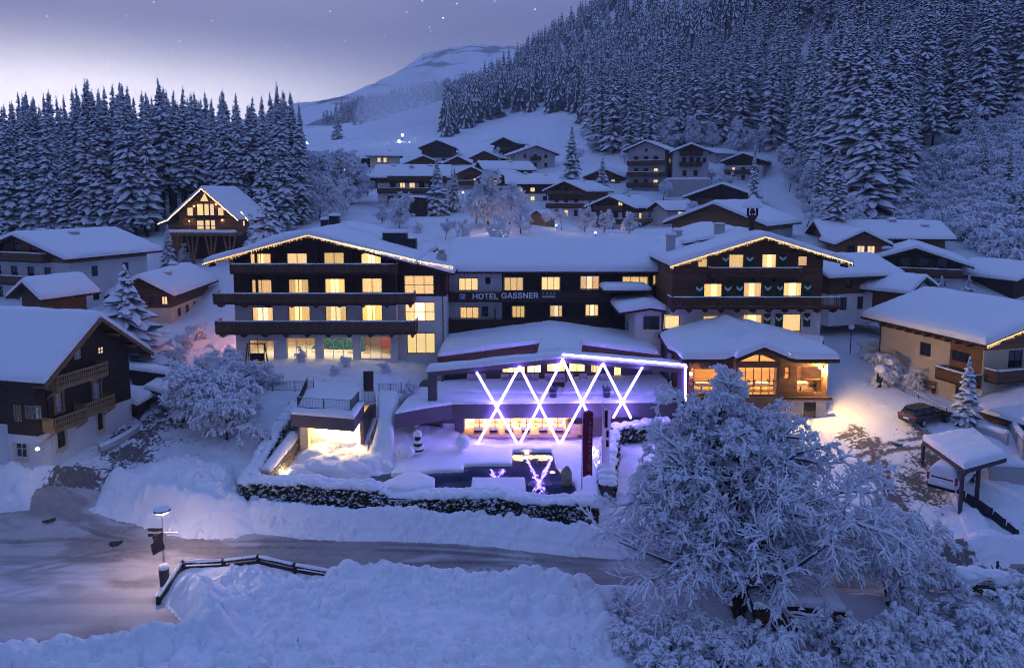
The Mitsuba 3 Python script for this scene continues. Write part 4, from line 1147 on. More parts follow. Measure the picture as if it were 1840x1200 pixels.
# bay
BFm = RT(0, YR - 0.9, 0)
bw = rect_on(BFm, C6, (760, 1092, 455, 690))
tri = Polygon([(bw[0] + 0.1, bw[3] + 0.45), (bw[1] - 0.1, bw[3] + 0.45), ((bw[0] + bw[1]) / 2 + 0.15, at(1371, 632, YR - 0.9)[2])])
gx_ = lambda x: zg - 0.42 * abs(x - xg)
P = Polygon([(b0, 2.5), (b1, 2.5), (b1, gx_(b1) - 0.03), (xg, zg - 0.03), (b0, gx_(b0) - 0.03)]).difference(sbox(bw[0], bw[2], bw[1], bw[3])).difference(tri)
part(RP, 'bay_wall', MB().poly(P, 0, 0.2), WARMWOOD, BFm)
part(RP, 'bay_side', MB().box(b0, b0 + 0.15, 0.205, 0.895, 2.5, ze).box(b1 - 0.15, b1, 0.205, 0.895, 2.5, ze), WARMWOOD, BFm)
window(RP, BFm, *bw, 'open', mull=4, rows=1, fr=WARMWOOD, depth=0.05)
part(RP, 'gable_pane', MB().poly(tri, 0.1, 0.105), GLASS, BFm)
part(RP, 'gable_truss', MB().bar([bw[0], 0.05, bw[3] + 0.5], [(bw[0] + bw[1]) / 2 + .2, 0.05, tri.bounds[3]], 0.08, 0.12).bar([bw[1], 0.05, bw[3] + 0.5], [(bw[0] + bw[1]) / 2 - .2, 0.05, tri.bounds[3]], 0.08, 0.12).bar([(bw[0] + bw[1]) / 2 + .1, 0.05, bw[3] + 0.4], [(bw[0] + bw[1]) / 2 + .1, 0.05, tri.bounds[3]], 0.08, 0.12), WARMWOOD, BFm)
# inside
part(RP, 'dining_room', MB().box(wx0_ + .31, wx1_ - .31, 5.0, 5.2, zf, ze + 1).box(wx0_ + .31, wx1_ - .31, 0.31, 5.2, zf - 0.2, zf - 0.02), INTWOOD, RFm)
part(RP, 'ceiling_lamp', MB().add([[wx0_ + .8, 1.0, ze - .06], [wx0_ + .8, 4.4, ze - .06], [wx1_ - .8, 4.4, ze - .06], [wx1_ - .8, 1.0, ze - .06]], [[0, 1, 2], [0, 2, 3]]), LAMPBLK, RFm, light=emit(np.array([1, .64, .25]) * 9.0 * EXPK, 1.5))
for i, x in enumerate(np.linspace(wx0_ + 1.6, wx1_ - 1.6, 6)):
    tk = thing('dining_table', 'white-clothed dining table behind the restaurant windows, number ' + ['one', 'two', 'three', 'four', 'five', 'six'][i] + ' from the left', 'table', 'tables in the restaurant')
    part(tk, 'tablecloth', MB().box(x - 0.6, x + 0.6, YR + 1.4, YR + 2.2, zf + 0.45, zf + 0.76), CURTAIN_W)
    part(tk, 'leg', MB().box(x - 0.05, x + 0.05, YR + 1.75, YR + 1.85, zf - 0.02, zf + 0.449), FRAME_D)
    for s in (-1, 1):
        kk = thing('dining_chair', 'dark dining chair ' + ('left' if s < 0 else 'right') + ' of restaurant table number ' + ['one', 'two', 'three', 'four', 'five', 'six'][i] + ' from the left', 'chair', 'chairs in the restaurant')
        cx = x + s * 0.95
        part(kk, 'seat', MB().box(cx - 0.22, cx + 0.22, YR + 1.55, YR + 2.0, zf + 0.42, zf + 0.48), FRAME_D)
        part(kk, 'backrest', MB().box(cx + s * 0.19, cx + s * 0.24, YR + 1.55, YR + 2.0, zf + 0.481, zf + 1.0), FRAME_D)
        for lx in (-0.2, 0.18):
            for ly in (1.57, 1.95):
                part(kk, 'leg', MB().box(cx + lx, cx + lx + 0.03, YR + ly, YR + ly + 0.03, zf - 0.02, zf + 0.419), FRAME_D)
# roof
rf0, rf1 = at(1226, 643, YR - 1)[0], at(1510, 633, YR - 1)[0]
rb0, rb1 = at(1186, 604, 69.4)[0], at(1481, 602, 69.4)[0]
gw = 2.35
foot = Polygon([(rf0, YR - 1), (xg - gw, YR - 1), (xg - gw, YR - 1.9), (xg + gw, YR - 1.9), (xg + gw, YR - 1), (rf1, YR - 1), (rf1, YR + 3), (rb1, 69.4), (rb0, 69.4), (rf0 - 0.6, YR + 2)])


def zrest(p):
    a = ze + 0.25 * np.clip(np.minimum(p[:, 1] - (YR - 1), np.minimum(p[:, 0] - rf0 + 1.5, rf1 + 0.2 - p[:, 0]) * 1.1), 0, 6)
    back = ze + 2.0 - 0.42 * np.abs(p[:, 0] - at(1312, 600, 67)[0])
    return np.maximum(np.maximum(a, zg - 0.42 * np.abs(p[:, 0] - xg) - 0.05 * np.clip(p[:, 1] - YR, 0, 9)), np.where(p[:, 1] > YR + 2.5, back, -9))


def roof_solid(foot, zfn, thick, res=0.8):
    Pf, tf = sheet(foot, res, None)
    n = len(Pf)
    z0 = zfn(Pf)
    e = np.sort(np.vstack([tf[:, [0, 1]], tf[:, [1, 2]], tf[:, [2, 0]]]), axis=1)
    ue, ct = np.unique(e, axis=0, return_counts=True)
    sd = [q for a, b in ue[ct == 1] for q in ([a, b, b + n], [a, b + n, a + n])]
    return MB().add(np.vstack([np.column_stack([Pf, z0]), np.column_stack([Pf, z0 - thick])]), np.vstack([tf, tf[:, ::-1] + n, np.array(sd)]))


rk = part(RP, 'roof', roof_solid(foot, zrest, 0.3, 0.5), DARKWOOD)
part(rk, 'snow', snow_poly(foot.buffer(-0.02), lambda p: zrest(p) + 0.01, 0.62, 0.4, seed=16), SNOW, smooth=50)
cw = at(1366, 604, 66.0)
part(RP, 'vent_cowl', MB().lathe([(0.4, -1.6), (0.4, 0), (0.75, 0.02), (0.7, 0.25)], cw, 10), GREYPL)
part(RP, 'vent_snow', MB().lathe([(0.05, 0.25), (0.75, 0.26), (0.85, 0.55), (0.65, 1.0), (0.3, 1.15), (0.03, 1.2)], cw, 14), SNOWT, smooth=50)
for i, (u, v) in enumerate(((376, 514), (1490, 488))):
    p = at(*up(C6, u, v), YR - 0.5)
    lamp_ball('wall_lantern', ['glowing wall lantern beside the left restaurant window', 'glowing wall lantern on the right corner of the restaurant'][i], p, 0.13, (1.0, 0.62, 0.22), [200, 2700][i], 'wall lamp', [3.0, 40.0][i], MB().box(p[0] - 0.04, p[0] + 0.04, p[1] + 0.1, YR - 0.01, p[2] + 0.14, p[2] + 0.2), 'wall lanterns on the restaurant')

# ------------------------------------------------------------------ garden of the spa: pool, snow banks, grotto pavilion, hedge
def Z5(u, v, z):
    return atz(*up(C5, u, v), z)


def Z4(u, v, z):
    return atz(*up(C4, u, v), z)


PW = 2.0
Pp, tp = sheet(POOL.buffer(0.5), 0.7, None)
WATER = mat('pool_water', two({'type': 'bumpmap', 'arbitrary': mikit.proc(lambda p, n, uv: mikit.fbm(p.x * 2.6, p.y * 1.6, 0.0, 4) , 0.02), 'scale': 0.014,
                               'bsdf': {'type': 'principled', 'base_color': rgb(0.006, 0.022, 0.045), 'roughness': 0.04, 'specular': 0.55}}))
struct('pool_water', (np.column_stack([Pp, np.full(len(Pp), PW)]), tp), WATER, label='dark blue water of the heated outdoor pool')
for i, (u, v) in enumerate([(586, 868), (845, 806), (992, 915)]):
    p = Z4(u, v, PW)
    k = thing('pool_lamp', ['warm pool lamp at the left corner of the middle snow quay', 'warm pool lamp in the narrow back arm of the pool', 'warm pool lamp by the right pool wall'][i], 'lamp', 'lamps in the pool water')
    part(k, 'lens', MB().lathe([(0.17, 0.012), (0.12, 0.05), (0.02, 0.06)], p, 14), LAMPBLK, light=emit(np.array([1, .60, .16]) * 22 * EXPK, 1.0))
    part(k, 'rim', MB().lathe([(0.24, -0.02), (0.24, 0.01), (0.175, 0.011)], p, 14), METAL_L)


def snow_bed(name, label, pts, z, th, seed, res=0.35, rnd=None, cat='snow bank', edge=0.5, base=None, rough=0.12):
    poly = Polygon([tuple(p[:2]) for p in pts]).buffer(0.25).buffer(-0.25)
    k = key_for(name)
    labels[k] = {'kind': 'structure', 'label': label}
    V, F = snow_poly(poly, lambda p: np.full(len(p), z), th, res, seed=seed, rnd=rnd, edge=edge, rough=rough)
    return put(k, (V, F), SNOW, smooth=50)


snow_bed('snow_quay', 'snow-covered quay between the pool and the spa front', [Z4(u, v, 2.5) for u, v in [(95, 850), (70, 905), (190, 898), (330, 885), (482, 880), (488, 850), (600, 846), (762, 846), (762, 768), (985, 768), (1000, 800), (1010, 850), (1060, 905), (1120, 960), (1135, 1000), (1060, 1030), (1250, 1030), (1260, 900), (1180, 740), (1100, 735), (490, 740), (250, 770), (110, 800)]], 1.4, 0.92, 21, edge=0.86, rnd=0.35, rough=0.05)
snow_bed('snow_island', 'flat snow-covered pool island left, shaped like a blunt wedge', [Z4(u, v, 2.45) for u, v in [(10, 970), (160, 905), (235, 905), (322, 940), (320, 985), (180, 1010), (20, 990)]], 1.6, 0.85, 22, edge=0.82, rnd=0.3, rough=0.05)
snow_bed('snow_island', 'square snow-covered pool cover island in the middle of the pool front', [Z4(u, v, 2.45) for u, v in [(534, 938), (835, 936), (842, 1015), (700, 1030), (527, 1012)]], 1.6, 0.85, 23, edge=0.85, rnd=0.25, rough=0.04)
# round snow boulders under the grotto roof
for i, (u, v, z, r, h) in enumerate([(640, 745, 2.3, 1.9, 1.3), (560, 770, 2.2, 1.8, 1.0), (590, 680, 2.6, 1.4, 1.2), (700, 720, 2.5, 1.3, 1.2), (850, 750, 2.1, 2.3, 1.3), (930, 715, 2.4, 1.7, 1.1), (970, 790, 1.9, 1.2, .8), (660, 560, 3.2, 1.5, 1.7), (760, 590, 3.0, 1.6, 1.2), (640, 620, 2.8, 1.6, 1.0), (1075, 720, 2.4, .6, .7), (790, 660, 2.6, 1.1, .9), (470, 800, 2.0, 1.2, .7), (700, 800, 2.0, 1.6, .7), (560, 815, 1.9, 1.4, .6), (840, 810, 1.9, 1.3, .6)]):
    p = Z5(u, v, z)
    ic = trimesh.creation.icosphere(4, 1.0)
    v_ = ic.vertices
    v_ = v_ * (1 + 0.22 * (meshkit.fbm(v_ * 1.6 + i * 7, 3, 3)[:, None] - 0.5) * 2)
    v_ = np.column_stack([v_[:, 0] * r, v_[:, 1] * r * 0.85, np.where(v_[:, 2] > 0, v_[:, 2] * h, v_[:, 2] * 0.9)]) + [p[0], p[1] + 0.4, z - 0.45 - (0.25 if i > 11 else 0)]
    solo('snow_boulder', (v_, ic.faces), SNOW, 'rounded snow-capped boulder ' + ['on the bright left bank before the grotto', 'low on the lit bank above the hedge', 'at the grotto mouth', 'right beside the grotto mouth', 'of wide size left of the pool', 'behind the wide one left of the pool', 'at the left pool corner', 'deep under the grotto roof', 'right inside the grotto', 'at the grotto threshold', 'by the snow path foot', 'under the grotto waterfall', 'at the foot of the stone wall', 'at the pool shore before the grotto', 'nearest the hedge corner', 'nearest the pool wedge'][i], 'boulder', smooth=True, group='snow boulders by the grotto')

# grotto pavilion
GP = thing('grotto_pavilion', 'flat-roofed taupe garden pavilion open to a lit rock grotto, railing on its snowy roof', 'pavilion')
gz1 = 6.15
gr_ = [Z5(452, 392, gz1 - .1), Z5(868, 425, gz1 - .1), Z5(935, 318, gz1), Z5(905, 200, gz1), Z5(600, 190, gz1), Z5(505, 300, gz1)]
gp = Polygon([tuple(p[:2]) for p in gr_])
part(GP, 'roof_slab', MB().flat(gp, gz1 - 1.0, gz1), TAUPE)
part(GP, 'snow', snow_poly(gp.buffer(-0.01), lambda p: np.full(len(p), gz1 + 0.004), 0.42, 0.35, seed=24, edge=0.7, rnd=0.3), SNOW, smooth=50)
yG = gr_[0][1]
gx0, gx1 = at(*up(C5, 512, 600), yG + .3)[0], at(*up(C5, 565, 600), yG + .3)[0]
gx2 = at(*up(C5, 866, 500), yG + .3)[0]
part(GP, 'pillar', MB().box(gx0, gx1, yG + 0.35, yG + 1.2, 1.5, gz1 - 1.003), CREAM)
part(GP, 'back_wall', MB().box(gx0, gx2 + 1.2, yG + 6.0, yG + 6.3, 1.5, gz1 - 1.003), STONE)
part(GP, 'side_wall', MB().box(gx0, gx0 + 0.3, yG + 1.202, yG + 5.99, 1.5, gz1 - 1.003), CREAM)
part(GP, 'side_wall', MB().box(gx2 + 0.2, gx2 + 0.5, yG + 1.8, yG + 5.99, 1.5, gz1 - 1.003), TAUPE)
part(GP, 'ceiling_lamp', MB().add([[gx1 + .4, yG + 1.2, gz1 - 1.02], [gx1 + .4, yG + 4.5, gz1 - 1.02], [gx2 - .5, yG + 4.5, gz1 - 1.02], [gx2 - .5, yG + 1.2, gz1 - 1.02]], [[0, 1, 2], [0, 2, 3]]), LAMPBLK, light=emit(np.array([1, .72, .34]) * 22 * EXPK, 15.0))
# a broken rock face with a small fall inside
ic = trimesh.creation.icosphere(4, 1.0)
v_ = ic.vertices * (1 + 0.5 * (meshkit.fbm(ic.vertices * 3.0 + 3, 4, 5)[:, None] - 0.5) * 2) * [2.6, 1.2, 1.2] + [gx2 - 2.2, yG + 4.2, 2.4]
part(GP, 'rock_face', (v_, ic.faces), STONE, smooth=False)


def railing(name, label, pts, h=1.0, step=0.13, rad=0.012, group=None, sn=True):
    k = thing(name, label, 'railing', group)
    pts = [np.asarray(p, float) for p in pts]
    rails, bars, posts = MB(), MB(), MB()
    for a, b in zip(pts[:-1], pts[1:]):
        for q in (h, 0.12):
            rails.bar(a + [0, 0, q], b + [0, 0, q], 0.045, 0.035)
        n = max(2, int(np.linalg.norm(b - a) / step))
        for i in range(1, n):
            c = a + (b - a) * i / n
            bars.bar(c + [0, 0, 0.12], c + [0, 0, h], rad * 2)
        m = max(1, int(np.linalg.norm(b - a) / 1.8))
        for i in range(m + 1):
            c = a + (b - a) * i / m
            posts.bar(c, c + [0, 0, h + 0.04], 0.06)
    part(k, 'rail', rails, METAL_D)
    labels[part(k, 'bars', bars, METAL_D)] = {'kind': 'stuff'}
    labels[part(k, 'posts', posts, METAL_D)] = {'kind': 'stuff'}
    if sn:
        m = MB()
        for a, b in zip(pts[:-1], pts[1:]):
            t = np.linspace(0.02, 0.98, max(3, int(np.linalg.norm(b - a) / 0.3)))[:, None]
            q = a + (b - a) * t + [0, 0, h + 0.03]
            m.tube(q, 0.02 + 0.03 * meshkit.fbm(q * 2, 2, 3), 5)
        part(k, 'snow', m, SNOWT, smooth=True)
    return k


rz = gz1 + 0.3
railing('terrace_railing', 'dark bar railing round the snowy roof of the grotto pavilion', [Z5(560, 205, rz), Z5(497, 345, rz), Z5(845, 368, rz), Z5(900, 305, rz), Z5(1003, 315, rz)], 0.95)
railing('garden_railing', 'dark bar railing behind the grotto pavilion, running left to the white tree', [Z5(225, 222, 6.2), Z5(330, 232, 6.2), Z5(480, 235, 6.2), Z5(602, 232, 6.2)], 0.95)
railing('garden_railing', 'short dark bar railing at the head of the snow path', [Z5(1035, 250, 6.0), Z5(1110, 250, 6.0), Z5(1185, 245, 6.0)], 0.95)
gk = thing('garden_gate', 'tall dark slatted gate between the grotto roof and the snow path', 'gate')
ga, gb = Z5(935, 232, 6.1), Z5(996, 232, 6.1)
for i in range(7):
    c = ga + (gb - ga) * (i + 0.5) / 7
    part(gk, 'slat', MB().box(c[0] - 0.09, c[0] + 0.09, c[1], c[1] + 0.04, 6.1, 7.9), METAL_D)
part(gk, 'frame', MB().bar(ga + [0, .02, 1.82], gb + [0, .02, 1.82], 0.08).bar(ga, ga + [0, 0, 1.78], 0.08).bar(gb, gb + [0, 0, 1.78], 0.08), METAL_D)
# path of trodden snow down from the gate
def ramp_snow(name, label, strip, th, seed):
    k = key_for(name)
    labels[k] = {'kind': 'structure', 'label': label}
    m, n = MB(), 40
    L = np.array([s[0] for s in strip]), np.array([s[1] for s in strip])
    t = np.linspace(0, 1, len(strip))
    tt = np.linspace(0, 1, n)
    A_ = np.column_stack([np.interp(tt, t, L[0][:, i]) for i in range(3)])
    B_ = np.column_stack([np.interp(tt, t, L[1][:, i]) for i in range(3)])
    w = np.linspace(0, 1, 14)
    G = A_[:, None] * (1 - w[None, :, None]) + B_[:, None] * w[None, :, None]
    q = G.reshape(-1, 3)
    prof = np.sqrt(np.clip(1 - (2 * np.tile(w, n) - 1) ** 6, 0, 1))
    q2 = q + np.column_stack([np.zeros(len(q)), np.zeros(len(q)), th * prof * (0.8 + 0.5 * meshkit.fbm(q * 2.2, 3, seed)) - 0.25])
    put(k, (q2, grid_faces(n, 14)), SNOW, smooth=True)


ramp_snow('snow_path', 'steep snow-covered path from the gate down to the pool', [(Z5(1015, 250, 6.1), Z5(1170, 250, 6.1)), (Z5(1020, 330, 5.6), Z5(1150, 330, 5.6)), (Z5(1020, 440, 4.7), Z5(1130, 440, 4.7)), (Z5(990, 560, 3.6), Z5(1135, 560, 3.6)), (Z5(960, 650, 2.8), Z5(1130, 650, 2.8)), (Z5(930, 720, 2.3), Z5(1100, 720, 2.3))], 0.55, 3)
railing('path_railing', 'snowy curved stair railing beside the steep snow path', [Z5(1012, 300, 5.7), Z5(1020, 400, 4.9), Z5(1022, 470, 4.3), Z5(990, 560, 3.5), Z5(962, 630, 2.9)], 0.9)
# leaning wall of rough stones, lit from its foot
WA, WB = np.array([*Z5(512, 640, 2.6)[:2], 0]), np.array([*Z5(318, 826, 2.0)[:2], 0])
sw_ = thing('stone_wall', 'low wall of rough beige stones lit warmly along the garden edge', 'wall')
g = np.random.default_rng(5)
stones = MB()
Lw = np.linalg.norm(WB - WA)
dv, nv = (WB - WA) / Lw, np.array([-(WB - WA)[1], (WB - WA)[0], 0]) / Lw
if nv[0] < 0:
    nv = -nv
zA, zB, hw0, hw1 = 2.3, 1.7, 1.7, 0.9
z = 0.0
while z < 1.0:
    s = 0
    hh = g.uniform(0.10, 0.14)
    while s < Lw:
        w = g.uniform(0.14, 0.34)
        f = s / Lw
        b = zA + (zB - zA) * f
        H = hw0 + (hw1 - hw0) * f
        c = WA + dv * (s + w / 2)
        o = nv * (g.uniform(0, 0.07) - 0.25 * z)
        stones.bar(c + o - dv * (w / 2 - 0.012) + [0, 0, b + z * H + hh * H / 2], c + o + dv * (w / 2 - 0.012) + [0, 0, b + z * H + hh * H / 2], 0.3, hh * H - 0.014)
        s += w
    z += hh
labels[part(sw_, 'stones', stones, STONE)] = {'kind': 'stuff'}
part(sw_, 'core', MB().add([WA + nv * -0.1 + [0, 0, 1], WB + nv * -0.1 + [0, 0, 1], WB - nv * .35 + [0, 0, zB + hw1], WA - nv * .35 + [0, 0, zA + hw0]], [[0, 1, 2], [0, 2, 3]]), STONE)
m = MB()
t = np.linspace(0, 1, 40)[:, None]
q = WA + (WB - WA) * t - nv * 0.45 + np.column_stack([np.zeros(40), np.zeros(40), (zA + hw0 + 0.1) + ((zB + hw1) - (zA + hw0)) * t[:, 0]])
part(sw_, 'snow', m.tube(q, 0.36 + 0.16 * meshkit.fbm(q * 0.8, 3, 4), 10), SNOWT, smooth=True)
for i, f in enumerate((0.12, 0.4, 0.7)):
    p = WA + (WB - WA) * f + nv * 0.55 + [0, 0, zA + (zB - zA) * f + 0.25]
    lamp_ball('ground_spot', 'small warm spot at the foot of the stone wall, ' + ['beside the grotto pillar', 'in the middle of the wall', 'near the hedge corner'][i], p, 0.08, (1.0, 0.66, 0.26), 1100, 'lamp', 7.0, MB().lathe([(0.1, -0.5), (0.1, -0.12), (0.05, -0.08)], p, 8), 'ground spots along the stone wall')


def hedge(name, label, path, h, wd, n, seed, zfn, snow_top=0.35):
    """clipped hedge: dark core, many small leaves and snow clumps on its faces, lumpy snow on top"""
    g = np.random.default_rng(seed)
    k = thing(name, label, 'hedge')
    path = np.asarray([p[:2] for p in path])
    seg = np.linalg.norm(np.diff(path, axis=0), axis=1)
    S = np.concatenate([[0], np.cumsum(seg)])

    def pt(s):
        p = np.column_stack([np.interp(s, S, path[:, 0]), np.interp(s, S, path[:, 1])])
        d = np.column_stack([np.interp(s + 0.05, S, path[:, 0]), np.interp(s + 0.05, S, path[:, 1])]) - np.column_stack([np.interp(s - 0.05, S, path[:, 0]), np.interp(s - 0.05, S, path[:, 1])])
        d /= np.linalg.norm(d, axis=1, keepdims=True) + 1e-9
        return p, np.column_stack([-d[:, 1], d[:, 0]])
    core = MB()
    ss = np.linspace(0, S[-1], max(4, int(S[-1] / 0.8)))
    pc, nc = pt(ss)
    zc = zfn(pc)
    a, b = pc + nc * wd * 0.36, pc - nc * wd * 0.36
    V = np.vstack([np.column_stack([a, zc - 0.4]), np.column_stack([a, zc + h * 0.9]), np.column_stack([b, zc + h * 0.9]), np.column_stack([b, zc - 0.4])])
    K = len(ss)
    i = np.arange(K - 1)
    F = [np.column_stack([r * K + i, r * K + i + 1, r2 * K + i + 1]) for r, r2 in ((0, 1), (1, 2), (2, 3))] + [np.column_stack([r * K + i, r2 * K + i + 1, r2 * K + i]) for r, r2 in ((0, 1), (1, 2), (2, 3))]
    F += [np.array([[0, K, 2 * K], [0, 2 * K, 3 * K], [K - 1, 3 * K - 1, 2 * K - 1], [K - 1, 4 * K - 1, 3 * K - 1]])]
    part(k, 'core', core.add(V, np.vstack(F)), NEEDLE)

    def cloud(cnt, size, up_bias, bulge):
        s = g.uniform(0, S[-1], cnt)
        p, nn = pt(s)
        z = g.uniform(0.0, 1.0, cnt)
        side = np.where(g.random(cnt) < 0.5, 1, -1)
        off = wd * 0.5 * (1 - 0.25 * z ** 3) + bulge * (meshkit.fbm(np.column_stack([p * 1.1, z * h]), 3, seed) - 0.35)
        c = np.column_stack([p + nn * (side * off)[:, None], zfn(p) + z * h])
        d1 = g.normal(size=(cnt, 3))
        d1[:, 2] *= up_bias
        d1 /= np.linalg.norm(d1, axis=1, keepdims=True)
        d2 = np.cross(d1, g.normal(size=(cnt, 3)))
        d2 /= np.linalg.norm(d2, axis=1, keepdims=True)
        sz = size * (0.45 + 1.5 * g.random(cnt) ** 2.2)[:, None]
        return c, d1 * sz, d2 * sz * 0.6
    c, d1, d2 = cloud(n, 0.12, 1.0, 0.55)
    V = np.stack([c - d1, c - d2, c + d1, c + d2], 1).reshape(-1, 3)
    q = np.arange(n) * 4
    labels[part(k, 'leaves', (V, np.vstack([np.column_stack([q, q + 1, q + 2]), np.column_stack([q, q + 2, q + 3])])), HEDGE)] = {'kind': 'stuff'}
    ns = n // 5
    c, d1, d2 = cloud(ns, 0.16, 0.25, 0.62)
    d2[:, 2] *= 0.3
    u_ = np.array([0, 0, 1.0]) * 0.07
    V = np.stack([c - d1, c - d2, c + d1, c + d2, c + u_, c - u_ * 0.4], 1).reshape(-1, 3)
    q = np.arange(ns) * 6
    F = [np.column_stack([q + a, q + b, q + 4]) for a, b in ((0, 1), (1, 2), (2, 3), (3, 0))] + [np.column_stack([q + b, q + a, q + 5]) for a, b in ((0, 1), (1, 2), (2, 3), (3, 0))]
    labels[part(k, 'snow_clumps', (V, np.vstack(F)), SNOWT)] = {'kind': 'stuff'}
    if snow_top:
        ic = trimesh.creation.icosphere(2, 1.0)
        m = MB()
        s = 0.0
        while s < S[-1]:
            r = g.uniform(0.30, 0.48) * wd / 1.1
            p, nn = pt(np.array([s]))
            for o in (-0.28, 0.25):
                cc = np.array([*(p[0] + nn[0] * (o * wd + g.normal() * 0.06)), zfn(p)[0] + h * 0.97])
                vv = ic.vertices * [r, r, r * snow_top * 1.7 * g.uniform(0.7, 1.2)]
                m.add(vv + cc, ic.faces)
            s += r * 1.05
        labels[part(k, 'snow_cap', m, SNOWT, smooth=True)] = {'kind': 'stuff'}
    return k


gzf = lambda p: ground_z(p)
hp = [atz(px, py, z) for px, py, z in [(533, 765, 3.6), (500, 800, 3.0), (470, 842, 2.3), (446, 880, 1.6)]]
hedge('garden_hedge', 'snow-dusted leafy hedge running downhill beside the lit stone wall', hp, 1.25, 1.0, 5200, 3, gzf)
hp = [atz(px, py, z) for px, py, z in [(440, 902, 1.0), (560, 910, 0.8), (700, 918, 0.7), (900, 930, .6), (1075, 944, 0.5)]]
hedge('garden_hedge', 'long snow-capped leafy hedge between the pool and the village road', hp, 1.75, 1.2, 15000, 4, gzf)
hp = [atz(px, py, z) for px, py, z in [(1090, 905, 0.9), (1092, 860, 1.4), (1098, 800, 2.4)]]
hedge('garden_hedge', 'dark hedge behind the two flags at the right end of the pool', hp, 1.5, 1.1, 3000, 5, gzf)
hp = [atz(px, py, z) for px, py, z in [(1108, 792, 2.4), (1150, 790, 2.4), (1200, 788, 2.5)]]
hedge('garden_hedge', 'hedge under the right end of the light lattice', hp, 1.5, 1.1, 2600, 6, gzf)

# flags
FLAGR = mat('flag_red', {'type': 'principledthin', 'base_color': rgb(0.085, 0.010, 0.028), 'diff_trans': 0.7, 'roughness': 0.8, 'eta': 1.3})
SCRIPT = mat('flag_script', two({'type': 'diffuse', 'reflectance': rgb(0.22, 0.17, 0.21)}))
FLAGW = mat('flag_pale', {'type': 'principledthin', 'base_color': rgb(0.62, 0.55, 0.56), 'diff_trans': 0.6, 'roughness': 0.8, 'eta': 1.3})
for i, (px, pyt, pyb, z, fx, f0, f1, ms, lab) in enumerate([(1045, 735, 912, 0.9, 1065, 740, 856, FLAGR, 'tall crimson banner flag with faint white script on a slim pole by the pool'), (1082, 719, 872, 1.4, 1097, 729, 852, FLAGW, 'pale banner flag with a red emblem stripe on a slim pole behind the crimson one')]):
    b = atz(px, pyb, z)
    Yp = b[1]
    t_ = at(px, pyt, Yp)
    b[2] = gz(b[0], b[1])
    k = thing('banner_flag', lab, 'flag')
    part(k, 'pole', MB().tube([b, [b[0], b[1], t_[2]]], [0.05, 0.035], 8), METAL_L)
    x1 = at(fx, 790, Yp)[0]
    zt, zb_ = at(px, f0, Yp)[2], at(px, f1, Yp)[2]
    nx, nz = 10, 28
    U, Vv = np.meshgrid(np.linspace(0, 1, nx), np.linspace(0, 1, nz))
    drop = -0.35 * U * (i == 1) + 0.1 * np.sin(U * 3) * (i == 0)
    G = np.column_stack([(b[0] + 0.06 + (x1 - b[0] - 0.06) * U * (1 - 0.12 * Vv * (i == 1))).ravel(), (b[1] + 0.12 * np.sin(U * 5 + Vv * 4)).ravel(), (zt + (zb_ - zt) * Vv + drop).ravel()])
    part(k, 'cloth', (G, grid_faces(nz, nx)), ms, smooth=True)
    part(k, 'arm', MB().tube([[b[0], b[1], zt + 0.02], [x1, b[1], zt + 0.02 - 0.35 * (i == 1)]], 0.02, 5), METAL_L)
    if i == 0:      # white script up the cloth
        tm = meshkit.text_mesh('Zauber', 1.0, 0.01, False)
        lo, hi = tm.bounds
        vv = (tm.vertices - lo) * [(zt - zb_) * 0.80 / (hi[0] - lo[0]), 0.24 / (hi[1] - lo[1]), 1]
        w = np.column_stack([b[0] + 0.50 * (x1 - b[0]) + 0.25 - vv[:, 1], np.full(len(vv), b[1] - 0.16) - vv[:, 2], zb_ + 0.10 * (zt - zb_) + vv[:, 0]])
        part(k, 'script', (w, tm.faces), SCRIPT)
    else:
        for z0, z1, c in ((0.72, 0.97, 0), (0.58, 0.68, 0.25), (0.44, 0.54, 0.25)):
            part(k, 'emblem', MB().box(b[0] + 0.09 + c * .6, b[0] + 0.09 + (x1 - b[0]) * (0.42 + c * .7), b[1] - 0.15, b[1] - 0.135, zb_ + (zt - zb_) * z0 - .15, zb_ + (zt - zb_) * z1 - .15), FLAGR)
for i, (px, py, z) in enumerate([(1067, 822, 1.6), (1077, 848, 1.3)]):
    p = atz(px, py, z)
    p[2] = gz(p[0], p[1]) + 0.45
    lamp_ball('garden_lamp', ['bright warm garden lamp beside the crimson flag', 'small warm garden lamp low behind the flags'][i], p, 0.09, (1.0, 0.68, 0.28), [300, 200][i], 'lamp', 5.0, MB().lathe([(0.05, -0.6), (0.04, -0.1)], p, 8), 'garden lamps by the flags')
# figure of ice in the pool corner
p = Z4(1072, 985, PW)
ic = trimesh.creation.icosphere(3, 1.0)
v_ = ic.vertices * (1 + 0.25 * (meshkit.fbm(ic.vertices * 2, 3, 8)[:, None] - .5)) * [0.42, 0.4, 0.85] + p + [0, 0, 0.6]
solo('boulder_fountain', (v_, ic.faces), STONE, 'upright dark stone in the right corner of the pool', 'stone', smooth=40)
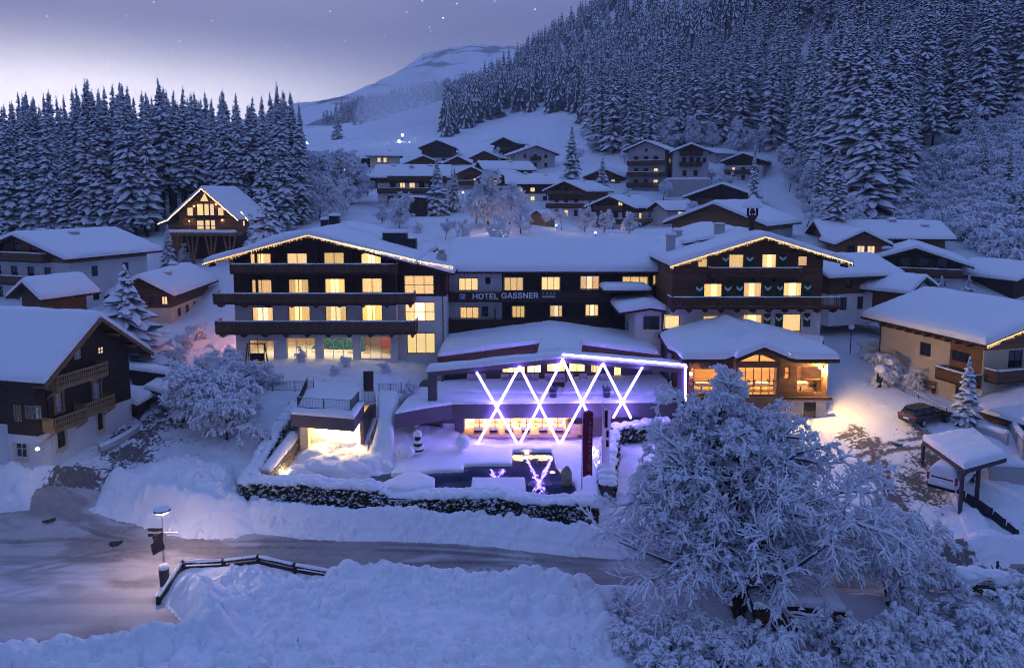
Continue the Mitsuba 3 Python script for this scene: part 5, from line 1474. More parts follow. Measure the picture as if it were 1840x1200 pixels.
# clipped round conifers and balls of snow by the spa door
for i, (u, v) in enumerate([(225, 800)]):
    p = Z4(u, v, 2.6)
    k = thing('topiary_conifer', 'small layered topiary conifer with a snow cap beside the spa door', 'topiary')
    part(k, 'foliage', MB().lathe([(0.05, 0), (0.45, 0.15), (0.5, 0.3), (0.15, 0.5), (0.36, 0.62), (0.38, 0.8), (0.12, 1.0), (0.25, 1.1), (0.24, 1.25), (0.05, 1.45)], p, 12), HEDGE)
    part(k, 'snow', MB().lathe([(0.02, 1.30), (0.36, 1.42), (0.34, 1.7), (0.18, 1.85), (0.02, 1.9)], p, 12), SNOWT, smooth=50)
    part(k, 'snow_ring', MB().lathe([(0.3, 0.32), (0.5, 0.34), (0.3, 0.5), (0.16, 0.52)], p, 12), SNOWT, smooth=50)
    part(k, 'snow_ring', MB().lathe([(0.2, 0.82), (0.40, 0.84), (0.22, 1.0), (0.13, 1.01)], p, 12), SNOWT, smooth=50)
for i, (u, v, r) in enumerate([(482, 762, .62), (175, 812, .45), (145, 815, .4)]):
    p = Z4(u, v, 2.7)
    v_ = trimesh.creation.icosphere(3, r)
    solo('snow_shrub', (v_.vertices * (1 + 0.2 * (meshkit.fbm(v_.vertices * 3 + i, 3, 3)[:, None] - .5)) + p + [0, 0, r * 0.5], v_.faces), SNOWT, 'ball-shaped shrub wholly under snow ' + ['at the left post of the glass lounge', 'left of the topiary', 'farthest left under the spa wall'][i], 'shrub', smooth=True)

# ------------------------------------------------------------------ chalets and houses round about
HOUSE_AT = []


def vhouse(name, label, px, py, Y, yaw, w, l, he, pitch, side='f', bands=((0, WHITE), (2.6, BROWNWOOD)), rows=(), balc=(), oe=1.1, og=1.1, snow=0.5, seed=0, chim=(), dz=0.0, group=None, cat='house', shut=False, res=0.9, extra=None):
    """house by the foot of one of its sides; rows: (side, z, n, w, h, lit, lo, hi) with lo..hi the stretch of the facade; balc: (side, lo, hi, z)"""
    M = place(px, py, Y, yaw, side, w, l, dz)
    HOUSE_AT.append((M @ np.array([0, l / 2, 0, 1]))[:2])
    k = thing(name, label, cat, group)
    wins = []
    for r in rows:
        s, z, n, ww, hh, lit = r[:6]
        L = w if s in 'fb' else l
        lo, hi = (r[6], r[7]) if len(r) > 6 else (0.1, 0.9)
        for i in range(n):
            x = -L / 2 + L * (lo + (hi - lo) * (i + 0.5) / n)
            wins.append((s, x - ww / 2, x + ww / 2, z, z + hh, 'lit' if (i in lit or (Y > 120 and rng.random() < 0.06)) else 'dark', {'mull': 1, 'fr': FRAME_D if not shut else TRIM}))
    sym(k, M, w, l, he, pitch, og=og, ogb=og, bands=bands, wins=wins, snow=snow, seed=seed, oe=oe, res=res)
    for b in balc:
        s, lo, hi, z = b[:4]
        L = w if s in 'fb' else l
        balcony(k, face_frame(M, s, -w / 2, w / 2, l), -L / 2 + L * lo, -L / 2 + L * hi, z, 1.1, 0.95, snow=len(b) > 4, railb=b[5] if len(b) > 5 else None)
    for c in chim:
        zt = he + pitch * w / 2 - pitch * abs(c[0])
        chimney(k, M, c[0], c[1], zt - 0.3, zt + c[2], 0.8)
    return k, M


BW, DW, WW, OW = BROWNWOOD, DARKWOOD, WARMWOOD, OCHRE
V = vhouse
V('barn', 'big dark wooden barn at the foot of the ski slope, broad gable to the front', 786, 289, 245, 0, 10.5, 14, 4.4, 0.40, bands=((0, GREYPL), (1.0, DW)), cat='barn', seed=1, rows=(('f', 0.1, 2, 1.0, 0.8, ()),))
V('house', 'small dark log chalet with balcony high on the snow meadow', 907, 281, 238, -25, 7.5, 8, 4.2, 0.42, bands=((0, DW),), balc=(('f', 0, .8, 1.8),), rows=(('f', 2.0, 2, 0.8, 1.2, ()),), seed=2)
V('house', 'pale grey gabled house with two lit windows below the snow meadow', 962, 306, 208, 12, 11.5, 11, 4.6, 0.36, bands=((0, GREYPL),), rows=(('f', 3.4, 3, 0.9, 1.1, ()), ('f', 0.9, 3, 0.9, 1.2, (0,)), ('l', 3.2, 3, 1.0, 1.2, (0,))), balc=(('f', .38, .62, 2.9),), seed=3)
V('house', 'tiny brown gabled cabin squeezed behind the red-balconied houses', 822, 309, 222, 5, 6.5, 7, 2.8, 0.5, bands=((0, BW),), seed=4)
V('house', 'ochre wooden house with a glowing balcony door in the middle of the village', 846, 340, 186, 10, 6.5, 8, 3.9, 0.45, bands=((0, CREAM), (1.5, OW)), rows=(('f', 1.3, 2, 1.2, 1.5, (1,)),), balc=(('f', 0, 1, 1.2, 1), ('f', .1, .9, 3.4)), seed=5)
V('house', 'long house with smooth snow roof and brown left gable behind the frosted trees', 915, 330, 196, -72, 9, 13, 3.8, 0.42, 'r', bands=((0, GREYPL), (2.4, BW)), rows=(('r', 1, 4, 1, 1.1, ()),), seed=6, chim=((1, 8, .7),))
V('house', 'two-storey dark-boarded house with three small lit windows', 957, 363, 172, -88, 9, 11, 4.3, 0.42, 'r', bands=((0, WHITE), (1.9, DW)), rows=(('r', 2.4, 3, 1.1, 1.0, (0, 1)), ('r', 0.3, 3, 1.0, 1.1, (1,))), seed=7, chim=((0.5, 4, .8), (1, 9, .6)), oe=.9)
# the large house with long balconies left in the village
k4, M4 = V('house', 'large long-roofed house with stacked balconies and two lit windows left in the village', 741, 369, 155, -86, 11.5, 14.5, 6.0, 0.40, 'r', bands=((0, GREYPL), (1.0, WHITE), (4.7, BW)), rows=(('r', 3.4, 5, 1.2, 1.4, (1, 2), .15, .85), ('r', 0.5, 5, 1.2, 1.5, ())), balc=(('r', 0, 1, 2.7, 1), ('r', .15, 1, 5.2)), seed=8, chim=((2.5, 7, 1.0), (1, 3, .6), (1, 11, .6)))
for i in range(4):      # solar panels swept free of snow, lit by the lamp under them
    pass
V('garden_shed', 'flat dark annex hut in front of the large long-roofed house', 747, 382, 146, 0, 3.8, 4, 2.7, 0.08, bands=((0, DW),), cat='shed', seed=9, oe=.3, og=.3, snow=.45, rows=(('f', .3, 1, 1.0, 1.7, ()),))
V('house', 'brown balconied house with its open gable facing left, one lit ground-floor window', 1017, 395, 160, -32, 9.0, 12, 6.4, 0.40, bands=((0, WHITE), (4.2, BW)), rows=(('f', .8, 3, 1.0, 1.4, (1,)), ('f', 3.4, 3, 1.0, 1.3, ()), ('f', 6.0, 1, 1.0, 1.2, ()), ('r', 3.2, 3, 1.0, 1.1, ())), balc=(('f', 0, 1, 2.7, 1), ('f', 0, 1, 5.5)), seed=10, chim=((1, 6, .7),))
V('house', 'broad wood-gabled house with two balcony rows and red-brown rails, middle of the village front', 1098, 415, 152, -34, 10.0, 12, 5.0, 0.40, bands=((0, WHITE), (3.9, DW)), rows=(('f', 2.5, 4, 1.1, 1.4, ()), ('f', 5.1, 2, 1.0, 1.3, (1,)), ('r', 2.4, 2, 1.4, 1.4, ()), ('f', .2, 3, 1.1, 1.3, (2,)), ('r', .2, 2, 1.2, 1.3, (1,))), balc=(('f', 0, 1, 1.7, 1), ('r', 0, 1, 1.7, 1, OW), ('f', .15, .8, 4.4)), seed=11, chim=((1, 6, .7),))
V('house', 'small low house with one lit window right of the broad wood-gabled house', 1222, 399, 146, -70, 5.5, 6, 2.6, 0.42, 'r', bands=((0, GREYPL),), rows=(('r', .6, 1, 1.0, 1.5, (0,)),), seed=12)
V('house', 'wide dark-gabled house with white ground floor standing behind the slim spruce', 1296, 388, 150, -20, 13.5, 12, 3.9, 0.36, bands=((0, WHITE), (2.5, DW)), rows=(('f', .7, 5, 1.1, 1.6, ()), ('f', 4.0, 3, 1.2, 1.2, ()), ('r', .7, 2, 1.0, 1.5, ())), balc=(('f', .12, 1, 2.6),), seed=13)
# apartment house
k13, M13 = V('apartment_house', 'big pale grey apartment house with balconies and two snow gables at the forest edge', 1160, 336, 180, -24, 9.2, 19, 9.0, 0.42, bands=((0, GREYPL),), rows=(('f', 6.0, 3, 1.1, 1.5, ()), ('f', 3.1, 3, 1.1, 1.5, (2,)), ('f', .3, 3, 1.1, 1.5, (2,)), ('f', 8.6, 1, .7, .8, ()), ('r', 6, 2, .9, 1.2, (), .05, .4), ('r', 3.2, 2, .9, 1.2, (), .05, .4)), balc=(('f', 0, 1, 5.5, 1), ('f', 0, 1, 2.7, 1), ('f', 0, 1, .1)), seed=14, chim=((1, 4, .6), (1.5, 7, .6), (1.2, 10, .6)))
W13 = place(1240, 336, 176, -8, 'f', 8.4, 9)
sym(k13, W13, 8.4, 9, 8.3, 0.40, bands=((0, GREYPL), (8.6, BW)), wins=row('f', (-1.6, 0.2, 1.8), 5.6, 1.5, 1.0) + row('f', (-1.4, 1.2), 2.6, 1.4, 1.0) + row('f', (3.2,), 5.8, 1.2, .8), snow=.5, seed=15, oe=.9, og=.9)
for z in (5.0, 7.6):
    balcony(k13, W13, -2.6, 2.6, z, 1.0, .95, snow=False, railb=DW)
T13 = place(1240, 341, 172, -8, 'f', 9, 4)
part(k13, 'terrace_block', MB().box(-5.5, 4.5, 0, 6, -3, 2.4), GREYPL, T13)
part(k13, 'terrace_snow', snow_poly(sbox(-5.5, 0, 4.5, 6), lambda p: np.full(len(p), 2.404), .45, .6, seed=3), SNOW, T13, smooth=50)
V('house', 'low annex with snow roof at the right end of the apartment house', 1306, 300, 196, -60, 7, 8, 3.5, .3, 'r', bands=((0, GREYPL),), seed=16)
V('house', 'white house with dark gable under the forest, right of the apartment house', 1335, 325, 185, -28, 9.2, 10, 4.9, 0.38, bands=((0, WHITE), (3.9, DW)), rows=(('f', 2.2, 3, .9, 1.3, ()), ('f', .2, 3, .9, 1.2, ()), ('r', 2.3, 2, 1.0, 1.2, ())), balc=(('f', 0, .9, 1.8),), seed=17, chim=((1, 6, .6),))
V('house', 'house showing only its wide snow roof and small wooden gable behind the right hotel', 1285, 425, 108, -38, 14.0, 14, 3.2, 0.38, bands=((0, GREYPL), (2.2, WW)), seed=18, dz=-1.2, snow=.6)
V('house', 'snow-roofed house at the far left end of the village with small balconies', 627, 311, 226, 84, 9, 12, 4.6, 0.38, 'l', bands=((0, WHITE), (2.6, BW)), rows=(('l', 2.8, 4, 1.0, 1.1, ()), ('l', .4, 4, 1.0, 1.2, (1, 3))), balc=(('l', .4, 1, 2.3),), seed=19, chim=((-1, 5, .8),))
V('house', 'little house with a brightly lit window pair left of the barn', 692, 296, 224, -80, 6.5, 9, 2.8, 0.42, 'r', bands=((0, CREAM),), rows=(('r', .7, 2, 1.0, 1.4, (0, 1), .2, .6),), seed=20, chim=((1, 6, .6),))
V('garden_shed', 'low shed half buried in snow at the left edge of the village', 662, 336, 188, 80, 4, 4.5, 2.4, .3, 'l', bands=((0, DW),), cat='shed', seed=21, rows=(('l', .5, 1, 1.6, 1.1, (0,)),))
V('garden_shed', 'ochre hut with snow roof and warm light at its door below the village houses', 965, 410, 138, -28, 3.2, 4.5, 2.0, .7, bands=((0, OW),), cat='shed', seed=22, oe=.4, og=.4, snow=.35)
V('house', 'dark weathered house peeping out between the ochre house and the two-storey boarded one', 890, 350, 180, -30, 8, 9, 4.0, .42, bands=((0, WHITE), (2.2, DW)), rows=(('f', 2.5, 3, .9, 1.1, (1,)), ('f', .5, 2, .9, 1.1, (0,))), seed=41)
V('house', 'brown-gabled house standing above the large long-roofed one', 760, 322, 205, 14, 9, 10, 4.4, .40, bands=((0, WHITE), (2.4, BW)), rows=(('f', 2.8, 3, 1.0, 1.1, (0,)), ('f', .5, 3, 1.0, 1.2, ())), seed=42)
V('house', 'two-storey house with a lit balcony left of the apartment house', 1085, 352, 190, -24, 9, 10, 5.0, .40, bands=((0, GREYPL), (2.6, BW)), rows=(('f', 3.0, 3, 1.0, 1.2, (2,)), ('f', .5, 3, 1.0, 1.3, ())), balc=(('f', 0, 1, 2.6),), seed=43)
V('house', 'little house with one warm window under the slope below the log chalet on the meadow', 872, 304, 226, -15, 8, 9, 3.6, .42, bands=((0, WHITE), (2.0, BW)), rows=(('f', .7, 3, .9, 1.1, (1,)),), seed=44)
# right of the hotel
k21, M21 = V('house', 'long snow-roofed house with a lit wooden gable bay, farthest back on the right', 1590, 470, 106, 80, 10, 16, 3.6, .36, 'l', bands=((0, GREYPL), (1.2, WW)), rows=(('l', 1.4, 4, 1.3, 1.4, ()),), seed=23, chim=((-1, 6, .9), (-2.5, 2, .7)))
sym(k21, place(1546, 474, 99, -10, 'f', 5.2, 7), 5.2, 7, 3.0, .5, bands=((0, WW),), wins=row('f', (-1.3, 0, 1.3), 0.9, 1.6, 1.0, lit=(1, 2)), snow=.5, seed=24)
V('house', 'dark balconied house on the right with its gable to the left and white ground floor', 1640, 526, 95, -26, 10.6, 12.5, 4.0, .34, bands=((0, WHITE), (2.2, DW)), rows=(('f', 3.3, 4, 1.1, 1.4, ()), ('f', .4, 4, 1.0, 1.3, ()), ('r', .4, 3, 1.0, 1.3, ())), balc=(('f', 0, 1, 2.4, 1),), seed=25, oe=1.3, og=1.4, snow=.55)
V('house', 'brown-boarded house half hidden behind the right hotel block, small lamp under its roof', 1545, 560, 84, 108, 8.5, 9, 4.4, .36, 'l', bands=((0, WHITE), (2.2, BW)), rows=(('l', .3, 3, .9, 1.5, ()), ('l', 2.9, 2, .9, 1.0, ())), seed=26, oe=1.0)
kg, MG = V('garage', 'white garage with snow roof and wide brown door beside the upper drive', 1576, 558, 83, 38, 6.5, 6.0, 2.5, .4, 'l', bands=((0, WHITE),), rows=(('f', 1.0, 2, .9, .8, ()),), cat='garage', seed=27, oe=.8, og=.9)
gf = face_frame(MG, 'l', -3.25, 3.25, 6.0)
part(kg, 'garage_door', MB().box(-0.6, 2.4, -0.05, -0.004, 0, 2.1), BW, gf)
# cream house
KC, MC_ = V('house', 'cream plastered house with boarded upper part, roof snow lit at the far right corner', 0, 0, 1, 0, 1, 1, 1, 0) if False else (thing('house', 'cream plastered house with boarded upper part right of the drive, its roof corner lit', 'house'), None)
MC_ = RT(47.2, 63.2, 4.6, 14.5)
CF = face_frame(MC_, 'l', -6.5, 6.5, 12.2)
cwins = wins_px(CF, 'l', CR, [(646, 722, 808, 897), (888, 948, 1048, 1168)], 'dark', mull=1, fr=BW) + wins_px(CF, 'l', CR, [(858, 990, 866, 940)], 'dark', mull=2, fr=BW) + row('f', (-3, 0.5, 3.5), 4.0, 1.6, 1.6) + row('f', (-3.5, 3.5), .8, 1.4, 1.2)
zz_ = on_plane(CF, *up(CR, 700, 770))[1]
house(KC, MC_, -6.5, 6.5, 12.2, 6.7 + 0.3 * 6.5, 0.30, og=1.3, ogb=1.3, oe=1.3, bands=((0, CREAM), (zz_, WW)), wins=cwins, snow=.7, seed=28)
xa, za = on_plane(CF, *up(CR, 856, 850))
xb, zb_ = on_plane(CF, *up(CR, 860, 1010))
P = sbox(xa, zb_, 5.99, zz_ - 0.01)
for w in cwins:
    if w[0] == 'l':
        P = P.difference(sbox(w[1], w[3], w[2], w[4]))
part(KC, 'boarding', MB().poly(P, -0.05, -0.004), WW, CF)
balcony(KC, CF, on_plane(CF, *up(CR, 826, 980))[0], 6.0, on_plane(CF, *up(CR, 840, 1035))[1], 1.2, 0.95, railb=BW)
balcony(KC, MC_, -6.3, 5.5, 3.2, 1.2, 0.95, railb=BW)
for i in range(10):
    x = -5.4 + i * 1.15
    part(KC, 'beam_end', MB().box(x - 0.1, x + 0.1, -0.7, -0.006, zz_ + 0.15, zz_ + 0.35), DW, CF)
part(KC, 'downpipe', MB().tube([[-5.9, -0.1, -.5], [-5.9, -0.1, zz_ + 1.0]], 0.06, 6), METAL_D, CF)
e0, e1_ = MC_ @ np.array([-7.7, -1.34, 6.7 - .3 * 1.2 + .16, 1]), MC_ @ np.array([0.1, -1.34, 6.7 + .3 * 6.5 + .16, 1])
icicle_lights('light_string', 'warm icicle lights on the front roof edge of the cream house far right', [e0[:3], e1_[:3]], 'icicle lights on roof edges', seed=8)
V('house', 'low snow-roofed outbuilding at the right picture edge below the cream house', 1990, 850, 55, 20, 7, 8, 3.4, .3, bands=((0, STONE), (2.2, BW)), seed=29, snow=.6, rows=(('l', .8, 2, 1.2, 1.2, ()),))
V('house', 'far right house showing only a snow roof corner above the cream house', 1865, 535, 92, 20, 9, 8, 2.6, .3, bands=((0, DW),), seed=30)
# left of the hotel
V('house', 'big farmhouse with wooden gable, two long balconies and pinkish white walls at the upper left', 52, 546, 89, -20, 14.5, 11.5, 6.1, .32, bands=((0, WHITE), (5.3, WW)), rows=(('f', 6.0, 4, 1.2, 1.6, ()), ('f', 3.2, 4, 1.2, 1.5, (), .05, .85), ('f', .3, 4, 1.2, 1.7, (), .05, .85), ('r', 3.4, 2, .9, 1.3, ()), ('r', .4, 2, .9, 1.5, ())), balc=(('f', .15, .8, 5.5, 0, BW), ('f', 0, 1, 2.6, 0, BW)), oe=1.3, og=1.6, snow=.6, seed=31, chim=((2.2, 5, .9), (-1.0, 3, .7)))
V('house', 'small snow-roofed house with a dark open gable behind the near left farmhouse', 62, 572, 76, -24, 3.8, 4.6, 2.6, .62, bands=((0, BW),), oe=.9, og=1.1, seed=32, snow=.55)
V('house', 'low brown house with a broad snow roof sloping right and two orange lit windows', 262, 588, 85, 4, 6.0, 13, 4.2, .55, bands=((0, CREAM), (2.3, BW)), rows=(('f', 2.7, 3, .7, 1.0, (2,), .3, 1.0), ('r', .9, 4, 1.2, 1.0, ())), oe=1.0, og=1.3, seed=33, chim=((1.2, 4, .9), (-.4, 10, .9)), snow=.6)
# near farmhouse, turned gable to the right
KN = thing('house', 'near farmhouse at the left edge with carved ochre balconies and a steep snow roof', 'house')
MN = RT(-33.9, 57.0, 3.4, 76.0)
NF = face_frame(MN, 'f', 0, 0, 0)
NL = face_frame(MN, 'l', -4.1, 4.1, 12)
nw = wins_px(NF, 'f', CM, [(345, 395, 770, 880), (585, 620, 670, 775)], 'dark', mull=1, rows=1, fr=BW)
nw += wins_px(NF, 'f', CM, [(330, 372, 552, 665), (556, 600, 465, 588)], 'curtain', mull=1, rows=2, fr=TRIM)
nw += wins_px(NF, 'f', CM, [(590, 626, 276, 320)], 'lit', mull=1, rows=1, k=.8) + wins_px(NF, 'f', CM, [(446, 488, 288, 352)], 'curtain', mull=1, fr=TRIM)
nw += wins_px(NF, 'f', CM, [(402, 446, 985, 1035)], 'dark', mull=0)
nl = wins_px(NL, 'l', CM, [(92, 158, 838, 940)], 'dark', mull=1, rows=1, fr=TRIM)
zbn = on_plane(NF, *up(CM, 500, 690))[1]
house(KN, MN, -4.1, 4.1, 12.0, 7.5 + .74 * 4.1, .74, oe=1.35, og=1.3, ogb=1.0, bands=((0, WHITE), (zbn, DARKWOOD)), wins=nw + nl, snow=.55, seed=34, res=.5)
for w in nw[:2] + nl:      # scrolled painted surrounds
    MF = NF if w[0] == 'f' else NL
    a, b, c, d = w[1:5]
    P = Polygon([(a - .28, c - .2), (a - .1, c - .32), ((a + b) / 2 - .12, c - .34), ((a + b) / 2, c - .5), ((a + b) / 2 + .12, c - .34), (b + .1, c - .32), (b + .28, c - .2), (b + .2, c), (b + .2, d), (b + .3, d + .25), ((a + b) / 2, d + .2), (a - .3, d + .25), (a - .2, d), (a - .2, c)]).difference(sbox(a, c, b, d))
    part(KN, 'painted_surround', MB().poly(P, -0.012, -0.003), PAINT, MF)
for w in nw[2:4]:
    a, b, c, d = w[1:5]
    part(KN, 'wooden_surround', MB().poly(Polygon([(a - .2, c - .15), (b + .2, c - .15), (b + .14, (c + d) / 2), (b + .22, d + .2), (a - .22, d + .2), (a - .14, (c + d) / 2)]).difference(sbox(a, c, b, d)), -0.08, -0.003), OCHRE, NF)


def carved_balcony(key, MF, x0, x1, z, d=1.1, h=0.95):
    """balcony whose flat carved balusters are parts of their own"""
    bk = part(key, 'balcony', MB().box(x0, x1, -d, -0.003, z - 0.16, z).box(x0, x1, -d - 0.06, -d + 0.02, z + h - 0.06, z + h + 0.04).box(x0, x1, -d - 0.05, -d + 0.02, z + 0.001, z + 0.1).bar([x0 + .1, -d + .1, z - .17], [x0 + .1, -0.02, z - .8], .1).bar([x1 - .1, -d + .1, z - .17], [x1 - .1, -0.02, z - .8], .1), OCHRE, MF)
    n = int((x1 - x0) / 0.19)
    for i in range(n):
        c = x0 + (x1 - x0) * (i + .5) / n
        P = Polygon([(c - .075, z + .1), (c + .075, z + .1), (c + .03, z + .3), (c + .075, z + .5), (c + .03, z + .7), (c + .075, z + h - .06), (c - .075, z + h - .06), (c - .03, z + .7), (c - .075, z + .5), (c - .03, z + .3)])
        part(bk, 'baluster', MB().poly(P, -d - .03, -d), OCHRE, MF)
    for x in (x0, x1):
        part(bk, 'side_rail', MB().box(x - .03, x + .03, -d + .021, -.01, z + h - .06, z + h + .04).box(x - .025, x + .025, -d + .021, -.01, z + .02, z + h - .1), OCHRE, MF)


for u0, u1, vt, vb in [(322, 522, 640, 748), (508, 686, 562, 655), (335, 642, 372, 488)]:
    D = NF @ RT(0, -1.1, 0)
    (pa_, qa), (pb_, qb) = up(CM, u0, (vt + vb) / 2), up(CM, u1, (vt + vb) / 2 - (u1 - u0) * .33)
    xa, xb = on_plane(D, pa_, qa)[0], on_plane(D, pb_, qb)[0]
    zm = on_plane(D, *up(CM, (u0 + u1) / 2, (vt + vb) / 2 + 32))[1]
    carved_balcony(KN, NF, xa, xb, zm - .3)
for x in (-5.2, -3.6, -1.8, 0, 1.8, 3.6, 5.2):
    part(KN, 'rafter', MB().box(x - .1, x + .1, -1.25, -.006, 7.5 + .74 * (4.1 - abs(x)) - .36, 7.5 + .74 * (4.1 - abs(x)) - .1), WARMWOOD, MN)
part(KN, 'barge_board', MB().poly(Polygon([(-5.45, 7.5 - .74 * 1.35 - .12), (0, 7.5 + .74 * 4.1 - .12), (5.45, 7.5 - .74 * 1.35 - .12), (5.45, 7.5 - .74 * 1.35 + .2), (0, 7.5 + .74 * 4.1 + .2), (-5.45, 7.5 - .74 * 1.35 + .2)]), -1.42, -1.305), WARMWOOD, MN)
# corner oriel on the side towards the road
bx0_, bx1_ = 3.2, 5.9
OB = part(KN, 'oriel', MB().poly(sbox(bx0_, zbn - .3, bx1_, 6.6), -1.0, -.003), DARKWOOD, NL)
for c in [(155, 240, 628, 706), (88, 130, 625, 722)]:
    r = rect_on(NL @ RT(0, -1.0, 0), CM, c)
    window(KN, NL @ RT(0, -1.16, 0), r[0], r[1], r[2], r[3], 'curtain', mull=1, rows=1, fr=OCHRE, name='oriel_window')
part(KN, 'oriel_foot', MB().poly(Polygon([(bx0_, zbn - .31), (bx0_ + .4, zbn - 1.0), (bx1_ - .4, zbn - 1.0), (bx1_, zbn - .31)]), -.95, -.004), WHITE, NL)
p = at(*up(CM, 224, 888), 51.0)
lamp_ball('wall_lantern', 'star-bright white lantern on the front corner of the near left farmhouse', p, .11, (1.0, .86, .6), 70, 'wall lamp', 2.0, MB().tube([p + [0, .1, -.2], p + [0, .9, -.25]], .02, 5))
# stone steps, basement ramp
k = thing('stone_trough', 'curved stone planter with a snow-capped rim at the foot of the near left farmhouse', 'planter')
q = [NF @ np.array([x, y, .35 + .25 * math.sin((x + 1) * .5), 1]) for x, y in [(-1.2, -1.6), (-.2, -1.9), (1, -1.9), (2.2, -1.7), (3.4, -1.2)]]
part(k, 'wall', MB().tube([p[:3] for p in q], .33, 8), GREYPL)
part(k, 'snow', MB().tube([p[:3] + [0, 0, .28] for p in q], .2, 8), SNOWT, smooth=True)
# sheds behind it
k = thing('carport', 'low open timber shed with two stepped snow roofs behind the near left farmhouse', 'shed')
rA = Polygon([tuple(atz(*up(CM, u, v), 6.6)[:2]) for u, v in [(860, 505), (1045, 400), (1290, 440), (1080, 575)]])
rB = Polygon([tuple(atz(*up(CM, u, v), 6.1)[:2]) for u, v in [(690, 500), (905, 515), (920, 555), (820, 610), (690, 560)]])
rC = Polygon([tuple(atz(*up(CM, u, v), 7.4)[:2]) for u, v in [(690, 340), (1040, 400), (1000, 425), (685, 385)]])
for i, (pp, z) in enumerate(((rA, 6.3), (rB, 5.8), (rC, 7.1))):
    rk = part(k, 'roof', MB().flat(pp, z - .2, z), DARKWOOD)
    part(rk, 'snow', snow_poly(pp.buffer(-.02), lambda p, z=z: np.full(len(p), z + .004), .45, .4, seed=40 + i), SNOW, smooth=50)
bA = list(rA.exterior.coords)
for p in bA[:4]:
    part(k, 'post', MB().box(p[0] - .1, p[0] + .1, p[1] + .2, p[1] + .4, 2.5, 6.09), DARKWOOD)
cB = rB.centroid
part(k, 'wall', MB().flat(rB.buffer(-.35), 2.5, 5.59).flat(rC.buffer(-.2), 4, 6.89), DARKWOOD)
# log chalet on stilts before the forest
KL = thing('log_chalet', 'golden log chalet on timber stilts with a glowing glass gable, before the forest', 'chalet')
cp = at(367, 416, 111)
ML = RT(cp[0], 111, cp[2], -4)
LFc = face_frame(ML, 'f', 0, 0, 0)
lw = wins_px(LFc, 'f', CC, [(655, 742, 395, 548), (748, 815, 395, 548), (820, 880, 395, 548), (532, 612, 420, 552), (920, 1000, 420, 550), (655, 748, 605, 728), (762, 826, 600, 728), (832, 895, 600, 728)], 'lit', mull=0, k=.8)
apx = at(364.5, 337, 110)
xl_c, xr_c = at(303, 392, 110)[0] - cp[0], at(433, 389, 110)[0] - cp[0]
pc = (apx[2] - at(303, 392, 110)[2]) / (apx[0] - at(303, 392, 110)[0])
hrc = apx[2] - cp[2] - .3
MLa = ML @ RT(apx[0] - cp[0], 0, 0)
LFa = face_frame(MLa, 'f', 0, 0, 0)
lw = wins_px(LFa, 'f', CC, [(655, 742, 395, 548), (748, 815, 395, 548), (820, 880, 395, 548), (532, 612, 440, 552), (920, 1000, 440, 550), (655, 748, 605, 728), (762, 826, 600, 728), (832, 895, 600, 728)], 'lit', mull=0, k=.85)
house(KL, MLa, -4.4, 4.7, 10, hrc, pc, xl=xl_c - (apx[0] - cp[0]), xr=xr_c - (apx[0] - cp[0]), og=1.3, ogb=.6, bands=((0, WARMWOOD),), wins=lw, snow=.45, seed=50, floor=-.3, res=.5)
tz0 = on_plane(LFa, *up(CC, 760, 365))[1]
part(KL, 'gable_window', MB().poly(Polygon([(on_plane(LFa, *up(CC, 705, 365))[0], tz0), (on_plane(LFa, *up(CC, 808, 365))[0], tz0), (on_plane(LFa, *up(CC, 758, 258))[0], on_plane(LFa, *up(CC, 758, 258))[1])]), -.02, -.004), LAMPBLK, LFa, light=emit(WARM * .85 * EXPK, .3))
part(KL, 'balcony_beam', MB().box(-3.0, 3.0, -.35, -.003, on_plane(LFa, *up(CC, 760, 575))[1] - .1, on_plane(LFa, *up(CC, 760, 560))[1] + .1), DARKWOOD, LFa)
dx0, dx1 = at(301, 420, 108)[0] - apx[0], at(424, 420, 108)[0] - apx[0]
dk = part(KL, 'deck', MB().box(dx0, dx1, -3.2, -.004, -.5, 0), WARMWOOD, MLa)
part(dk, 'snow', snow_poly(sbox(dx0, -3.2, dx1, -1.9), lambda p: np.full(len(p), .004), .4, .4, seed=6, rnd=.3), SNOW, MLa, smooth=50)
part(dk, 'railing', MB().tube([[dx0, -3.1, 1.0], [dx1, -3.1, 1.0]], .05, 5).tube([[dx0, -3.1, .6], [dx1, -3.1, .6]], .03, 5), WARMWOOD, MLa)
for x in np.linspace(dx0 + .8, dx1 - .8, 4):
    part(KL, 'stilt', MB().bar([x, -2.6, -4.8], [x - .9, -2.6, -.5], .25).bar([x, -2.6, -4.8], [x + .9, -2.6, -.5], .25).bar([x, -2.6, -5], [x, -2.6, -.5], .22), WARMWOOD, MLa)
part(KL, 'undercroft', MB().box(-4.2, 4.5, 0.5, 9, -5, -.31), DARKWOOD, MLa)
for s, xx0, xx1 in ((-1, at(281, 391, 112.5)[0] - apx[0], -4.5), (1, 4.8, at(448, 381, 112.5)[0] - apx[0])):
    za, zb2_ = (hrc - pc * 4.6 - 1.4, hrc - pc * 4.6) if s < 0 else (hrc - pc * 4.6 + .5, hrc - pc * 4.6 - .9)
    P = Polygon([(xx0, za - .2), (xx1, zb2_ - .2), (xx1, zb2_), (xx0, za)])
    rk = part(KL, 'wing_roof', MB().poly(P, 1.2, 8), DARKWOOD, MLa)
    part(rk, 'snow', snow_poly(sbox(xx0, 1.2, xx1, 8), lambda p, a=xx0, b=xx1, c=za, d=zb2_: c + (d - c) * (p[:, 0] - a) / (b - a) + .01, .4, .5, seed=8), SNOW, MLa, smooth=50)
    part(KL, 'wing_wall', MB().poly(Polygon([(xx0 + .8, -5), (xx1 - .1, -5), (xx1 - .1, zb2_ - .25), (xx0 + .8, za - .3)]), 2.2, 2.5), WARMWOOD, MLa)
